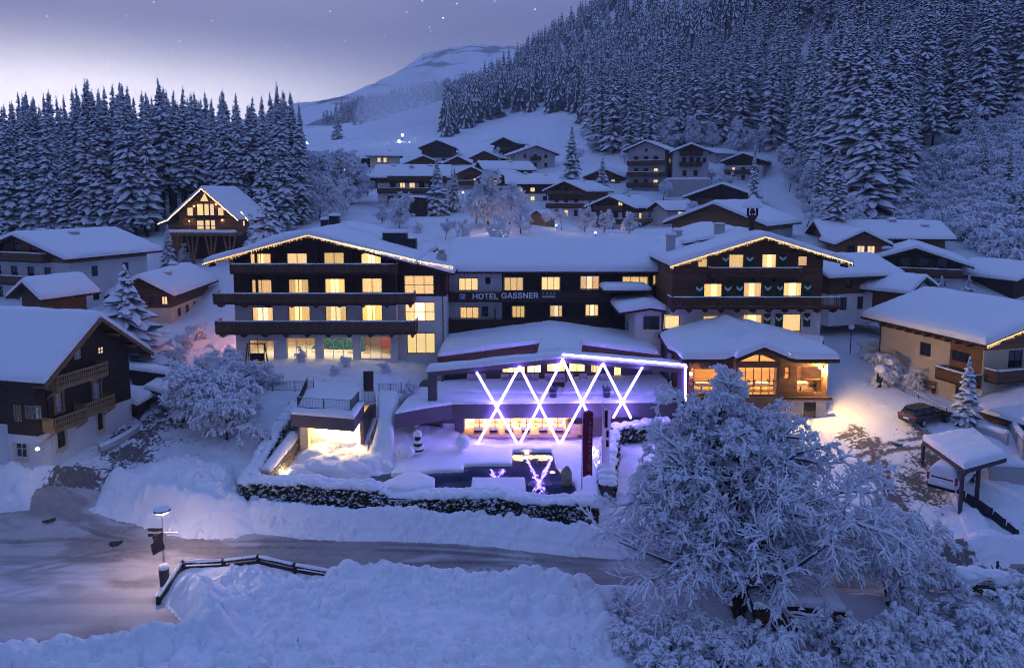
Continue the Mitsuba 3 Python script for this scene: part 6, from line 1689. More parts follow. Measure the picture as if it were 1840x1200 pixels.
wr = rect_on(MLa @ RT(0, 2.2, 0), CC, (1200, 1275, 595, 680))
window(KL, MLa @ RT(0, 2.06, 0), *wr, 'lit', mull=0)
W3 = lambda x, y, z: (MLa @ np.array([x, y, z, 1]))[:3]
xlL, xrL = xl_c - (apx[0] - cp[0]), xr_c - (apx[0] - cp[0])
icicle_lights('light_string', 'warm light line along the steep gable of the log chalet', [W3(xlL, -1.35, hrc + pc * xlL + .1), W3(0, -1.35, hrc + .1), W3(xrL, -1.35, hrc - pc * xrL + .1)], 'icicle lights on roof edges', k=11, drop=0.12, step=.09, r=.05, seed=21)
icicle_lights('light_string', 'short warm light line on the left wing roof of the log chalet', [W3(at(281, 391, 112.5)[0] - apx[0], 1.15, hrc - pc * 4.6 - 1.35), W3(-4.6, 1.15, hrc - pc * 4.6 + .03)], 'icicle lights on roof edges', k=10, drop=.1, step=.09, r=.05, seed=22)
icicle_lights('light_string', 'short warm light line on the right wing roof of the log chalet', [W3(4.9, 1.15, hrc - pc * 4.6 + .5), W3(at(448, 381, 112.5)[0] - apx[0], 1.15, hrc - pc * 4.6 - .85)], 'icicle lights on roof edges', k=10, drop=.1, step=.09, r=.05, seed=23)
for i, (u, v) in enumerate([(565, 615), (985, 605), (625, 425), (900, 405)]):
    p = at(*up(CC, u, v), 110.7)
    lamp_ball('wall_lantern', 'small warm up-and-down wall light on the log chalet, ' + ['left of the deck door', 'right of the deck door', 'upper left of the glass', 'upper right of the glass'][i], p, .07, (1, .6, .2), 38, 'wall lamp', .6, group='wall lights on the log chalet')

# ------------------------------------------------------------------ trees and shrubs
def project(p):
    p = np.atleast_2d(p) - [0, 0, CAM_H]
    d = p[:, 1] * math.cos(PITCH) - p[:, 2] * math.sin(PITCH)
    u = p[:, 1] * math.sin(PITCH) + p[:, 2] * math.cos(PITCH)
    return np.column_stack([920 + FOC * p[:, 0] / d, PP_Y - FOC * u / d])


def tubes(P, R, sides=3):
    """many tubes at once: P (n, k, 3), R (n, k)"""
    n, k, _ = P.shape
    t = np.gradient(P, axis=1)
    t /= np.linalg.norm(t, axis=2, keepdims=True) + 1e-9
    ref = np.where(np.abs(t[..., 2:]) < 0.9, [0, 0, 1.0], [1.0, 0, 0])
    a = np.cross(t, ref)
    a /= np.linalg.norm(a, axis=2, keepdims=True) + 1e-9
    b = np.cross(a, t)
    ang = np.arange(sides) * 2 * np.pi / sides + np.pi / 6
    V = P[:, :, None] + R[:, :, None, None] * (np.cos(ang)[:, None] * a[:, :, None] + np.sin(ang)[:, None] * b[:, :, None])
    i, j = np.meshgrid(np.arange(k - 1), np.arange(sides), indexing='ij')
    q0, q1 = (i * sides + j).ravel(), (i * sides + (j + 1) % sides).ravel()
    f = np.vstack([np.column_stack([q0, q1 + sides, q1]), np.column_stack([q0, q0 + sides, q1 + sides])])
    F = (f[None] + (np.arange(n) * k * sides)[:, None, None]).reshape(-1, 3)
    return V.reshape(-1, 3), F


def spruce(h, R, seed, gap=0.55, nb=7, bare=0.06, st=4, power=0.8, heavy=1.0):
    """snow-laden spruce: trunk, drooping needle fronds in whorls, a load of snow along the back of every frond"""
    g = np.random.default_rng(seed)
    zs = []
    z = h * bare
    while z < h * 0.985:
        zs.append(z)
        z += gap * g.uniform(0.75, 1.25) * (0.55 + 0.6 * (1 - z / h))
    B = []
    for z in zs:
        f = (z - h * bare) / (h * (1 - bare))
        r = R * (1 - f) ** power * (0.35 + 0.65 * min(1, f * 7 + .45))
        n = max(3, int(nb * (0.55 + 0.45 * (1 - f)) + g.random()))
        a0 = g.uniform(0, 6.28)
        for i in range(n):
            B.append((z + g.uniform(-.8, .8) * gap, a0 + 6.283 * (i + g.uniform(-.5, .5)) / n, max(0.22, r * g.uniform(0.5, 1.25)), f))
    B = np.array(B)
    n = len(B)
    s = np.linspace(0.06, 1, st)
    rr = B[:, 2][:, None]
    droop = (0.22 + 0.52 * g.random(n))[:, None]
    rad = rr * s
    zc = B[:, 0][:, None] + rr * (0.16 * s - droop * s ** 1.7)
    d = np.stack([np.cos(B[:, 1]), np.sin(B[:, 1])], -1)
    pr = np.stack([-d[:, 1], d[:, 0]], -1)
    wp = np.interp(s, [0, 0.3, 0.65, 1], [0.35, 1.0, 0.8, 0.12])
    w = (0.20 * rr + 0.15) * wp * g.uniform(0.75, 1.25, (n, st))

    def strip(wid, zoff_c, zoff_e, dz_edge, side_shift=0.0):
        c = np.stack([rad * d[:, :1], rad * d[:, 1:], zc + zoff_c], -1)
        L, Rr = [], []
        for sg, out in ((1, L), (-1, Rr)):
            j = 1 + 0.35 * (g.random((n, st)) - .5)
            out.append(np.stack([rad * d[:, :1] + sg * wid * j * pr[:, :1], rad * d[:, 1:] + sg * wid * j * pr[:, 1:], zc + zoff_e - dz_edge * wid * j], -1))
        G = np.stack([L[0], c, Rr[0]], 2)          # n, st, 3, 3
        i, jj = np.meshgrid(np.arange(st - 1), np.arange(2), indexing='ij')
        q = (i * 3 + jj).ravel()
        f = np.vstack([np.column_stack([q, q + 4, q + 1]), np.column_stack([q, q + 3, q + 4])])
        return G.reshape(-1, 3), (f[None] + (np.arange(n) * st * 3)[:, None, None]).reshape(-1, 3)
    nv, nf = strip(w, -0.02, -0.05, 0.75)
    th = heavy * (0.10 + 0.05 * rr) * np.interp(s, [0, .2, .8, 1], [.5, 1, 1, .25]) * g.uniform(0.5, 1.3, (n, st))
    cover = g.uniform(0.75, 1.15, (n, 1)) * np.where(g.random((n, 1)) < 0.12, 0.35, 1)
    sv, sf = strip(w * cover, th, 0.012, 0.70)
    # hanging twigs under the fronds
    hv = np.stack([np.stack([rad * d[:, :1], rad * d[:, 1:], zc - .02], -1), np.stack([rad * d[:, :1] * 1.02, rad * d[:, 1:] * 1.02, zc - .02 - (0.10 + .13 * rr) * wp * g.uniform(.5, 1.5, (n, st))], -1)], 2)
    q = (np.arange(st - 1) * 2)
    f = np.vstack([np.column_stack([q, q + 1, q + 3]), np.column_stack([q, q + 3, q + 2])])
    hf = (f[None] + (np.arange(n) * st * 2)[:, None, None]).reshape(-1, 3)
    N = MB().add(nv, nf).add(hv.reshape(-1, 3), hf)
    # pointed leader
    N.tube([[0, 0, h * .96], [0, 0, h * 1.01]], [.07, .01], 4)
    S = MB().add(sv, sf)
    for t in (.965, .985, 1.0):
        S.lathe([(.02, -.12), (.13, -.02), (.08, .1), (.01, .16)], (g.uniform(-.03, .03), g.uniform(-.03, .03), h * t), 5)
    Tk = MB().tube([[0, 0, -1.5], [0, 0, h * .3], [0, 0, h * .95]], [h * .012 + .06, h * .009 + .05, .03], 6)
    return Tk, N, S


def frost_tree(h, spread, seed, limbs=9, kids=(7, 7, 7), trunk=0.22, r0=0.2, rime=0.034, droop=0.35, stems=1, clump=0.6, lean=(0, 0), low=0.25, taper=.35, twig=.010):
    """bare broad-leaved tree, every twig carrying its own load of snow; returns bark and snow meshes"""
    g = np.random.default_rng(seed)
    K = 4
    bark, snow = MB(), MB()
    tr = []
    for s in range(stems):
        o = np.array([g.normal() * .25 * (stems > 1), g.normal() * .25 * (stems > 1), -0.6])
        d = np.array([g.normal() * .12 + lean[0], g.normal() * .12 + lean[1], 1.0])
        L = h * g.uniform(.62, .8)
        t = np.linspace(0, 1, K)[:, None]
        tr.append(o + d * L * t + np.column_stack([g.normal(size=K) * .1 * t[:, 0], g.normal(size=K) * .1 * t[:, 0], np.zeros(K)]) * h * .12)
    P = np.array(tr)
    R = np.linspace(r0, r0 * .3, K)[None].repeat(len(P), 0)
    v, f = tubes(P, R, 6)
    bark.add(v, f)
    lengths = np.full(len(P), h * .7)
    for lev, nk in enumerate((limbs,) + tuple(kids)):
        n = len(P) * nk
        par = np.repeat(np.arange(len(P)), nk)
        t = g.uniform(low if lev == 0 else .22, 1.0, n) * (K - 1.001)
        i = t.astype(int)
        fr = (t - i)[:, None]
        base = P[par, i] * (1 - fr) + P[par, i + 1] * fr
        tan = P[par, i + 1] - P[par, i]
        tan /= np.linalg.norm(tan, axis=1, keepdims=True) + 1e-9
        rv = g.normal(size=(n, 3))
        rv -= (rv * tan).sum(1, keepdims=True) * tan
        rv /= np.linalg.norm(rv, axis=1, keepdims=True) + 1e-9
        ang = np.radians(g.uniform(28, 68, n) if lev else g.uniform(22, 72, n))[:, None]
        d = tan * np.cos(ang) + rv * np.sin(ang)
        d[:, 2] += (0.30 if lev < 2 else 0.05) * (1 - t / K)
        d /= np.linalg.norm(d, axis=1, keepdims=True)
        L = (spread * g.uniform(.6, 1.05, n) * (1.18 - taper * t / K) if lev == 0 else lengths[par] * g.uniform(.34, .62, n) * (1.1 - .5 * t / K))
        s = np.linspace(0, 1, K)[None, :, None]
        dr_ = droop * (0.35 if lev == 0 else (0.6 if lev == 1 else 1.0))
        Q = base[:, None] + d[:, None] * (L[:, None, None] * s) + np.array([0, 0, -1.0]) * (L[:, None, None] * dr_ * s ** 2) + g.normal(size=(n, K, 3)) * (L[:, None, None] * .05 * s)
        last = lev == len(kids)
        rr = np.maximum(twig, r0 * (.42, .2, .09, .05, .04)[lev]) * np.linspace(1, .35, K)[None].repeat(n, 0)
        v, f = tubes(Q, rr, 4 if lev < 1 else 3)
        bark.add(v, f)
        sr = (rime * g.uniform(.5, 1.6, (n, K)) + rr * .55) * np.array([.75, 1, 1, .8])
        keep = g.random(n) < (.97 if lev > 0 else .9)
        v, f = tubes((Q + np.stack([np.zeros((n, K)), np.zeros((n, K)), rr * .75 + sr * .55], -1))[keep], sr[keep], 4 if not last else 3)
        snow.add(v, f)
        if last or lev == len(kids) - 1:
            m = g.random(n) < clump
            c = Q[m][:, g.integers(1, K)] + g.normal(size=(m.sum(), 3)) * .03
            sz = rime * g.uniform(1.3, 4.2, m.sum())[:, None]
            o = np.array([[1, 0, 0], [-.5, .87, 0], [-.5, -.87, 0], [0, 0, .75], [0, 0, -.45]])
            V = c[:, None] + o[None] * sz[:, None] * g.uniform(.7, 1.3, (m.sum(), 5, 1))
            ff = np.array([[0, 1, 3], [1, 2, 3], [2, 0, 3], [1, 0, 4], [2, 1, 4], [0, 2, 4]])
            snow.add(V.reshape(-1, 3), (ff[None] + (np.arange(m.sum()) * 5)[:, None, None]).reshape(-1, 3))
        P, lengths, R = Q, L, rr
    return bark, snow


def far_spruce(h, R, seed):
    """small far spruce: overlapping ragged tiers of needles, each with its own load of snow"""
    g = np.random.default_rng(seed)
    N, S = MB(), MB()
    for z in np.linspace(.04, .90, 9):
        r = R * (1 - z) ** .85 + .25
        for m, rr, up_, th in ((N, 1.0, 0, 2.3), (S, .86, .16, 2.3)):
            n = 9
            a = np.arange(n) * 2 * np.pi / n + g.uniform(0, 6)
            q = rr * r * np.where(np.arange(n) % 2 == 0, 1.1, .62) * g.uniform(.8, 1.2, n)
            V = np.vstack([[[0, 0, h * z + r * .9 + 1.2 + up_]], np.column_stack([q * np.cos(a), q * np.sin(a), h * z - .25 * q + up_ + g.uniform(-.3, .3, n)])])
            m.add(V, [[0, i + 1, (i + 1) % n + 1] for i in range(n)])
    return MB().tube([[0, 0, -1], [0, 0, h * .5]], [.3, .2], 5), N, S


def group_of(name, parts):
    scene[name] = {'type': 'shapegroup', **{n: mikit.ply(mb.arr(), b, smooth=sm) for n, mb, b, sm in parts}}


def conif(name, *a, **k):
    t, n, s = spruce(*a, **k)
    group_of(name, [('trunk', t, BARK, True), ('needles', n, NEEDLE, False), ('snow', s, SNOWT, True)])


for i in range(4):
    conif(f'sg_spruce_{i}', 26.0, 3.0 + .35 * i, 60 + i, gap=.50, nb=8, bare=(.06, .10, .05, .14)[i])
for i in range(3):
    conif(f'sg_tall_{i}', 26.0, 2.8 + .3 * i, 70 + i, gap=.50, nb=8, bare=(.36, .44, .28)[i])
for i in range(3):
    conif(f'sg_mid_{i}', 26.0, 3.2 + .4 * i, 80 + i, gap=.95, nb=6, st=3, bare=.05)
for i in range(2):
    t, n, s_ = far_spruce(24.0, 3.6, 90 + i)
    group_of(f'sg_far_{i}', [('trunk', t, BARK, True), ('needles', n, NEEDLE, False), ('snow', s_, SNOWT, False)])
conif('sg_wide_0', 10.0, 3.6, 95, gap=.36, nb=9, bare=.04, power=.75, heavy=1.6)
conif('sg_wide_1', 10.0, 2.3, 96, gap=.36, nb=8, bare=.04, power=.8, heavy=1.3)
conif('sg_slim', 14.0, 1.5, 97, gap=.42, nb=7, bare=.03, power=.7, heavy=1.3)


def frost(name, *a, **k):
    b, s = frost_tree(*a, **k)
    group_of(name, [('branches', b, BARK, False), ('snow', s, SNOWT, True)])


for i in range(3):
    frost(f'sg_frost_{i}', 10.0, 3.6, 110 + i, limbs=13, kids=(6, 6, 4), r0=.15, rime=.062, droop=.42, stems=1 + (i == 1), low=.10, clump=.85)
for i in range(2):
    frost(f'sg_weep_{i}', 8.0, 4.4, 115 + i, limbs=14, kids=(7, 6, 4), r0=.14, rime=.066, droop=.55, stems=2, low=.12, clump=.9)
for i in range(3):
    frost(f'sg_bush_{i}', 4.0, 2.0, 120 + i, limbs=6, kids=(6, 6), r0=.06, rime=.060, droop=.75, stems=4, low=.15, clump=.9)


def plant(name, label, cat, sg, x, y, hs, ws=None, rz=0, group=None, z=None, tilt=(0, 0), stuffkey=None):
    k = key_for(name)
    if label:
        labels[k] = {'label': label, 'category': cat}
        if group:
            labels[k]['group'] = group
    z = gz(x, y) if z is None else z
    M = np.array(T().translate([x, y, z]).rotate([1, 0, 0], tilt[0]).rotate([0, 1, 0], tilt[1]).rotate([0, 0, 1], rz).scale([ws or hs, ws or hs, hs]).matrix)
    scene[k] = {'type': 'instance', 'to_world': mi.ScalarTransform4f(M), 'shapegroup': {'type': 'ref', 'id': sg}}
    return k


g = np.random.default_rng(77)
# --- the tall spruces on the left
LEFT_TOP = interp1d([-400, -60, 20, 60, 130, 170, 255, 330, 400, 450, 485, 520, 545, 900], [180, 185, 178, 165, 168, 150, 152, 158, 162, 172, 162, 150, 172, 190])
done = []
for Y in (127, 133, 140, 148, 157, 168, 180):
    px = -170 + g.uniform(0, 25)
    while px < 548:
        if not (Y < 133 and 270 < px < 470) and not (Y < 128 and px > 480 and g.random() < .5):
            x = (px - 920) / FOC * Y
            z = gz(x, Y)
            low = g.random()
            top = float(LEFT_TOP(px)) + g.uniform(-6, 34) * (1 if low < .75 else 2.5) + (10 if Y > 150 else 0)
            hh = (at(px, top, Y)[2] - z)
            tall = 150 < px < 500 and Y > 130 and g.random() < .65
            sg = f'sg_tall_{g.integers(3)}' if tall else f'sg_spruce_{g.integers(4)}'
            right = px > 470
            plant('spruce_tree', 'tall snow-laden spruce at the right end of the left forest edge, by the log chalet' if right else ('tall snow-laden spruce with a long bare trunk in the dark forest behind the log chalet' if tall else 'tall snow-laden spruce in the dense forest on the left'), 'tree', sg, x, Y, hh / 26.0, hh / 26.0 * g.uniform(.9, 1.25), g.uniform(0, 360), 'spruces at the right forest end' if right else ('bare-trunked spruces behind the chalet' if tall else 'spruces of the left forest'), z, tilt=(g.normal() * 1.2, g.normal() * 1.2))
        px += g.uniform(15, 27) * 150 / Y * 1.15
plant('spruce_tree', 'single snowy spruce leaning into the picture at the left edge below the forest', 'tree', 'sg_spruce_2', *at(-22, 400, 105)[:2], .62, .85, 20)

# --- the mountain forest on the right
F1 = Polygon([(1052, 262), (1095, 300), (1250, 258), (1330, 290), (1440, 330), (1500, 400), (1580, 425), (1625, 395), (1640, 300), (1700, 255), (1790, 230), (1960, 130), (2050, -350), (1000, -350), (1000, 72), (925, 120), (944, 200), (1000, 212), (1042, 216)])
F2 = Polygon([(795, 247), (850, 232), (945, 197), (940, 120), (905, 135), (850, 165), (800, 205)])
cand = []
for y0, y1, x0, x1, sp, lod in ((112, 210, 12, 165, 5.6, 0), (210, 340, -35, 240, 7.0, 1), (340, 520, -130, 380, 9.0, 2), (520, 900, -130, 420, 11.5, 2)):
    yy = y0
    while yy < y1:
        xx = x0 + g.uniform(0, sp)
        while xx < x1:
            cand.append((xx + g.uniform(-.35, .35) * sp, yy + g.uniform(-.35, .35) * sp, lod))
            xx += sp
        yy += sp * .9
cand = np.array(cand)
cz_ = ground_z(cand[:, :2])
cp_ = project(np.column_stack([cand[:, :2], cz_]))
ok = (shapely.contains_xy(F1, cp_[:, 0], cp_[:, 1]) | shapely.contains_xy(F2, cp_[:, 0], cp_[:, 1])) & (cp_[:, 0] < 1990)
thin = meshkit.fbm(np.column_stack([cand[:, :2] / 22.0, np.zeros(len(cand))]), 3, 44)
ok &= (thin > .33) | (cand[:, 2] == 2)
cand, cz_, cp_ = cand[ok], cz_[ok], cp_[ok]
order = np.argsort(cand[:, 1])
count = 0
stuffn = 0
for i in order:
    x, y, lod = cand[i]
    s = g.uniform(.72, 1.22)
    if lod == 2:
        s *= .85
    if lod == 1 and cp_[i, 0] < 1050:
        s *= .75
    if y < 170 and cp_[i, 0] > 1420:
        s *= 1.15
    rz = g.uniform(0, 360)
    wsc = s * g.uniform(.85, 1.2)
    if lod < 2 and count < 300:
        count += 1
        reg = 'rising steeply over the valley on the right' if cp_[i, 0] > 1420 else 'on the slope behind the apartment house'
        plant('mountain_spruce', 'snow-covered mountain spruce ' + reg, 'tree', f'sg_spruce_{g.integers(4)}' if y < 190 else f'sg_mid_{g.integers(3)}', x, y, s, wsc, rz, 'spruces ' + reg, cz_[i], tilt=(g.normal() * 1.6, g.normal() * 1.6))
    else:
        stuffn += 1
        k = 'forest__%03d' % stuffn
        M = np.array(T().translate([x, y, float(cz_[i])]).rotate([0, 0, 1], rz).scale([wsc, wsc, s]).matrix)
        scene[k] = {'type': 'instance', 'to_world': mi.ScalarTransform4f(M), 'shapegroup': {'type': 'ref', 'id': f'sg_mid_{g.integers(3)}' if lod < 2 and y < 300 else f'sg_far_{g.integers(2)}'}}
labels['forest'] = {'kind': 'stuff', 'label': 'dense snowy spruce forest covering the upper mountain side', 'category': 'forest'}
# woods on the far mountain's foot
n = 0
while n < 1500:
    px, py = g.uniform(548, 960), g.uniform(120, 262)
    Y = g.uniform(880, 1300)
    x = (px - 920) / FOC * Y
    q = np.array([[x, Y]])
    f = meshkit.fbm(np.column_stack([q / 90.0, [[0]]]), 3, 12)[0]
    if f < .44 or project([[x, Y, float(mount_z(q)[0])]])[0][1] < np.interp(px, [545, 720, 810, 960], [232, 165, 130, 130]):
        n += 1
        continue
    n += 1
    stuffn += 1
    s = g.uniform(.55, .95)
    M = np.array(T().translate([x, Y, float(mount_z(q)[0]) - .5]).rotate([0, 0, 1], g.uniform(0, 360)).scale([s * 1.3, s * 1.3, s]).matrix)
    scene['forest__%03d' % stuffn] = {'type': 'instance', 'to_world': mi.ScalarTransform4f(M), 'shapegroup': {'type': 'ref', 'id': 'sg_far_%d' % g.integers(2)}}

# --- thicket of bowed snowy bushes on the lower right slope
TH = Polygon([(1560, 420), (1640, 390), (1650, 300), (1720, 250), (1800, 225), (2020, 150), (2020, 480), (1840, 495), (1800, 470), (1700, 425)])
tn = 0
yy = 96.0
while yy < 190:
    xx = 48.0
    while xx < 150:
        x, y = xx + g.uniform(-1, 1), yy + g.uniform(-1, 1)
        z = gz(x, y)
        p = project([[x, y, z]])[0]
        if TH.contains(Point(p)):
            tn += 1
            s = g.uniform(.8, 1.7)
            M = np.array(T().translate([x, y, z]).rotate([0, 0, 1], g.uniform(0, 360)).scale([s * 1.15, s * 1.15, s * .95]).matrix)
            scene['thicket__%03d' % tn] = {'type': 'instance', 'to_world': mi.ScalarTransform4f(M), 'shapegroup': {'type': 'ref', 'id': 'sg_bush_%d' % g.integers(3)}}
        xx += 3.6
    yy += 3.4
labels['thicket'] = {'kind': 'stuff', 'label': 'thicket of bowed snow-laden bushes on the lower right slope', 'category': 'thicket'}
for px, py, Y, s in [(1752, 205, 150, .42), (1770, 300, 135, .34), (1812, 330, 128, .4), (1835, 420, 108, .38), (1560, 425, 125, 1.05), (1600, 415, 128, 1.15), (1470, 395, 130, .62), (1500, 440, 112, .55)]:
    p = at(px, py, Y)
    plant('mountain_spruce', 'snow-covered spruce standing free at the foot of the right slope', 'tree', 'sg_spruce_%d' % g.integers(4), p[0], Y, s, s * 1.15, g.uniform(0, 360), 'free spruces at the foot of the right slope')
# --- frosted broad-leaved trees along the forest foot and in the village
for px, Y, s in [(1060, 258, .95), (1085, 240, .9), (1110, 222, 1.0), (1135, 212, .8), (1165, 216, 1.0), (1200, 208, .9), (1240, 205, .95), (1275, 204, .85), (1320, 200, .9), (1360, 196, .9), (1400, 182, .9), (1430, 170, 1.0), (1415, 165, .8), (1450, 150, .9), (1475, 140, .8), (1065, 225, .6), (1120, 204, .6), (1480, 125, .75), (1520, 118, .7), (1540, 120, .9), (1450, 135, .7)]:
    x = (px - 920) / FOC * Y
    plant('frosted_tree', 'white-frosted broad-leaved tree along the foot of the mountain forest', 'tree', 'sg_frost_%d' % g.integers(3), x, Y, s * g.uniform(.9, 1.2), None, g.uniform(0, 360), 'frosted trees along the forest foot')
for px, Y, s in [(560, 170, 1.3), (585, 160, 1.35), (610, 165, 1.4), (635, 160, 1.2), (575, 140, 1.1), (600, 138, 1.0), (555, 150, 1.15), (625, 145, .9), (650, 175, .9), (660, 190, .7), (540, 138, .8), (590, 200, 1.1), (640, 210, 1.0), (560, 215, 1.1)]:
    x = (px - 920) / FOC * Y
    plant('frosted_tree', 'pale frosted tree in the grove between the left forest and the village', 'tree', 'sg_frost_%d' % g.integers(3), x, Y, s, None, g.uniform(0, 360), 'frosted grove left of the village')
VT = [(880, 126, 1.15, 'big pink-lit frosted tree in front of the village houses'), (915, 130, 1.0, 'frosted tree right beside the big pink-lit one'), (855, 132, .9, 'frosted tree left beside the big pink-lit one'), (720, 132, .75, 'lone frosted tree on the snow field below the long-roofed house'), (935, 122, .75, 'low frosted tree in the warm light behind the middle wing'), (900, 116, .6, 'frosted bush tree low before the big pink-lit one'), (800, 118, .45, 'slim frosted sapling behind the middle wing, left one'), (830, 118, .42, 'slim frosted sapling behind the middle wing, right one'), (1010, 128, .5, 'frosted fruit tree with pink light behind the middle wing'), (1050, 126, .55, 'spreading frosted fruit tree behind the right half of the middle wing'), (1085, 126, .5, 'frosted fruit tree below the broad wood-gabled house'), (1130, 126, .45, 'frosted fruit tree behind the right hotel block corner'), (985, 135, .4, 'small frosted tree beside the ochre hut'), (890, 226, .6, 'frosted tree before the log chalet on the meadow'), (1190, 170, .7, 'frosted tree before the apartment house terrace'), (1290, 168, .8, 'frosted tree between apartment house and slim spruce')]
for px, Y, s, lab in VT:
    x = (px - 920) / FOC * Y
    plant('frosted_tree', lab, 'tree', 'sg_frost_%d' % g.integers(3), x, Y, s, None, g.uniform(0, 360))
for i in range(34):
    px, Y = g.uniform(640, 1330), g.uniform(124, 215)
    x = (px - 920) / FOC * Y
    if all(math.hypot(x - h_[0], Y + 4 - h_[1]) > 9.5 for h_ in HOUSE_AT):
        plant('frosted_tree', 'frosted garden tree between the village houses', 'tree', 'sg_frost_%d' % g.integers(3), x, Y, g.uniform(.4, .85), None, g.uniform(0, 360), 'frosted garden trees of the village')
for px, top, Y, s, sg, lab in [(1028, 228, 185, 1.0, 'sg_wide_1', 'shapely snow-covered spruce standing alone before the ski meadow'), (785, 286, 148, 1.1, 'sg_wide_1', 'snow-covered spruce at the right corner of the large long-roofed house'), (816, 303, 152, 1.0, 'sg_wide_1', 'reddish-lit spruce right beside the one at the long-roofed house'), (1357, 263, 132, 1.0, 'sg_slim', 'slim pointed spruce before the dark-gabled house'), (224, 480, 71, 1.12, 'sg_wide_0', 'broad bushy conifer heavy with snow behind the near left farmhouse'), (478, 346, 103, 1.0, 'sg_wide_0', 'snow-heavy spruce standing right of the log chalet'), (452, 386, 107, 1.0, 'sg_wide_1', 'smaller snowy spruce at the right corner of the log chalet'), (1743, 642, 58.8, 1.0, 'sg_wide_1', 'dark conifer flecked with snow before the cream house'), (1693, 497, 89, 1.2, 'sg_wide_1', 'small snowy conifer before the dark balconied house, left one'), (1742, 496, 88, 1.2, 'sg_wide_1', 'small snowy conifer before the dark balconied house, right one'), (300, 404, 106, .9, 'sg_wide_1', 'little snowy fir at the left end of the chalet deck'), (605, 196, 420, 1.0, 'sg_wide_1', 'lone dark spruce on the far valley floor'), (1083, 284, 178, 1.1, 'sg_wide_1', 'small snowy spruce left of the apartment house')]:
    p = at(px, top, Y)
    hs = (p[2] - gz(p[0], Y)) / (14.0 if sg == 'sg_slim' else 10.0)
    plant('conifer', lab, 'tree', sg, p[0], Y, hs, hs * s, g.uniform(0, 360))
GT = [(405, 800, 2.9, .60, 'sg_weep_1', 'spreading pink-tinged snowy tree on the slope left of the grotto pavilion', 1.25), (415, 712, 5.2, .56, 'sg_weep_0', 'dense white tree at the left end of the garden railing', 1.0), (458, 700, 5.8, .38, 'sg_weep_0', 'snowy tree before the garden swing', 1.1), (372, 765, 4.0, .70, 'sg_weep_1', 'low snowy tree beside the timber shed', 1.2), (735, 705, 6.0, .38, 'sg_frost_1', 'small bare tree with snow left of the portal post', 1.0), (470, 830, 2.2, .34, 'sg_frost_0', 'snowy shrub tree before the garden hedge', 1.0)]
for px, py, z, s, sg, lab, w in GT:
    p = atz(px, py, z)
    plant('frosted_tree', lab, 'tree', sg, p[0], p[1], s, s * w, g.uniform(0, 360))
BS = [(300, 625, 7.4), (330, 615, 7.8), (352, 600, 8.2), (285, 650, 6.6), (320, 640, 7.2), (375, 645, 7.2), (390, 665, 6.6), (360, 655, 6.8), (1575, 665, 6.0), (1590, 640, 6.6), (1562, 640, 6.6), (1600, 680, 5.8), (1582, 690, 5.6), (540, 655, 6.5), (620, 660, 6.5), (600, 672, 6.4), (690, 668, 6.4), (760, 690, 6.2), (745, 720, 5.9), (500, 690, 6.1), (475, 680, 6.3), (1648, 700, 5.4), (1640, 690, 5.4), (270, 470, 13), (330, 475, 13), (500, 440, 15), (690, 425, 17), (650, 430, 16.5), (750, 420, 17)]
for i, (px, py, z) in enumerate(BS):
    p = atz(px, py, z)
    reg = 'in the gap left of the hotel' if px < 400 and py > 560 else ('by the drive right of the restaurant' if px > 1500 else ('along the white ground floor of the left hotel block' if 470 < px < 780 and py > 600 else 'on the snowy bank around the log chalet and hotel rear'))
    s = (.62 if py > 560 else .7) * g.uniform(.7, 1.15) * (.6 if 'white ground floor' in reg else 1)
    plant('snowy_shrub', 'snow-laden shrub ' + reg, 'shrub', 'sg_bush_%d' % g.integers(3), p[0], p[1], s, None, g.uniform(0, 360), 'shrubs ' + reg)

# --- the great frosted tree in front
b, s = frost_tree(14.6, 7.9, 7, limbs=27, kids=(9, 8, 6), r0=.34, rime=.046, droop=.17, stems=2, low=.03, clump=.45, taper=.95, twig=.007)
tp = atz(1325, 1112, -0.2)
k = thing('frosted_tree', 'huge frosted tree in the right foreground, its white crown hiding the restaurant front', 'tree')
MT = RT(tp[0], tp[1], gz(tp[0], tp[1]), 200)
part(k, 'branches', b, BARK, MT)
part(k, 'snow', s, SNOWT, MT, smooth=True)
b, s = frost_tree(6.0, 3.3, 8, limbs=12, kids=(7, 7, 5), r0=.15, rime=.044, droop=.5, stems=2, low=.1, clump=.6)
tp = atz(1605, 1100, -0.2)
k = thing('frosted_tree', 'lower frosted tree hanging over the road right beside the huge one', 'tree')
MT = RT(tp[0], tp[1], gz(tp[0], tp[1]), 0)
part(k, 'branches', b, BARK, MT)
part(k, 'snow', s, SNOWT, MT, smooth=True)
for i, (px, py, s) in enumerate([(1300, 1190, 1.2), (1370, 1180, 1.3), (1200, 1160, 1.1), (1520, 1170, 1.2), (1600, 1180, 1.3), (1480, 1150, .9), (1660, 1090, .9), (1750, 1190, 1.3), (1400, 1230, 1.2), (1130, 1180, 1.1), (1180, 1215, 1.0), (1110, 1110, .8), (1640, 1150, 1.1), (1720, 1120, 1.0), (1780, 1150, 1.2), (1840, 1180, 1.2), (1690, 1200, 1.1), (1820, 1110, .9), (1560, 1200, 1.0), (1440, 1215, 1.0), (1240, 1210, .9)]):
    p = atz(px, py, 0.0)
    plant('snowy_shrub', 'snow-laden shrub ' + ('under the huge tree in the right foreground' if px < 1600 else 'in the lower right corner'), 'shrub', 'sg_bush_%d' % g.integers(3), p[0], p[1], s * .62, s * .75, g.uniform(0, 360), 'shrubs under the huge tree' if px < 1600 else 'shrubs in the lower right corner')

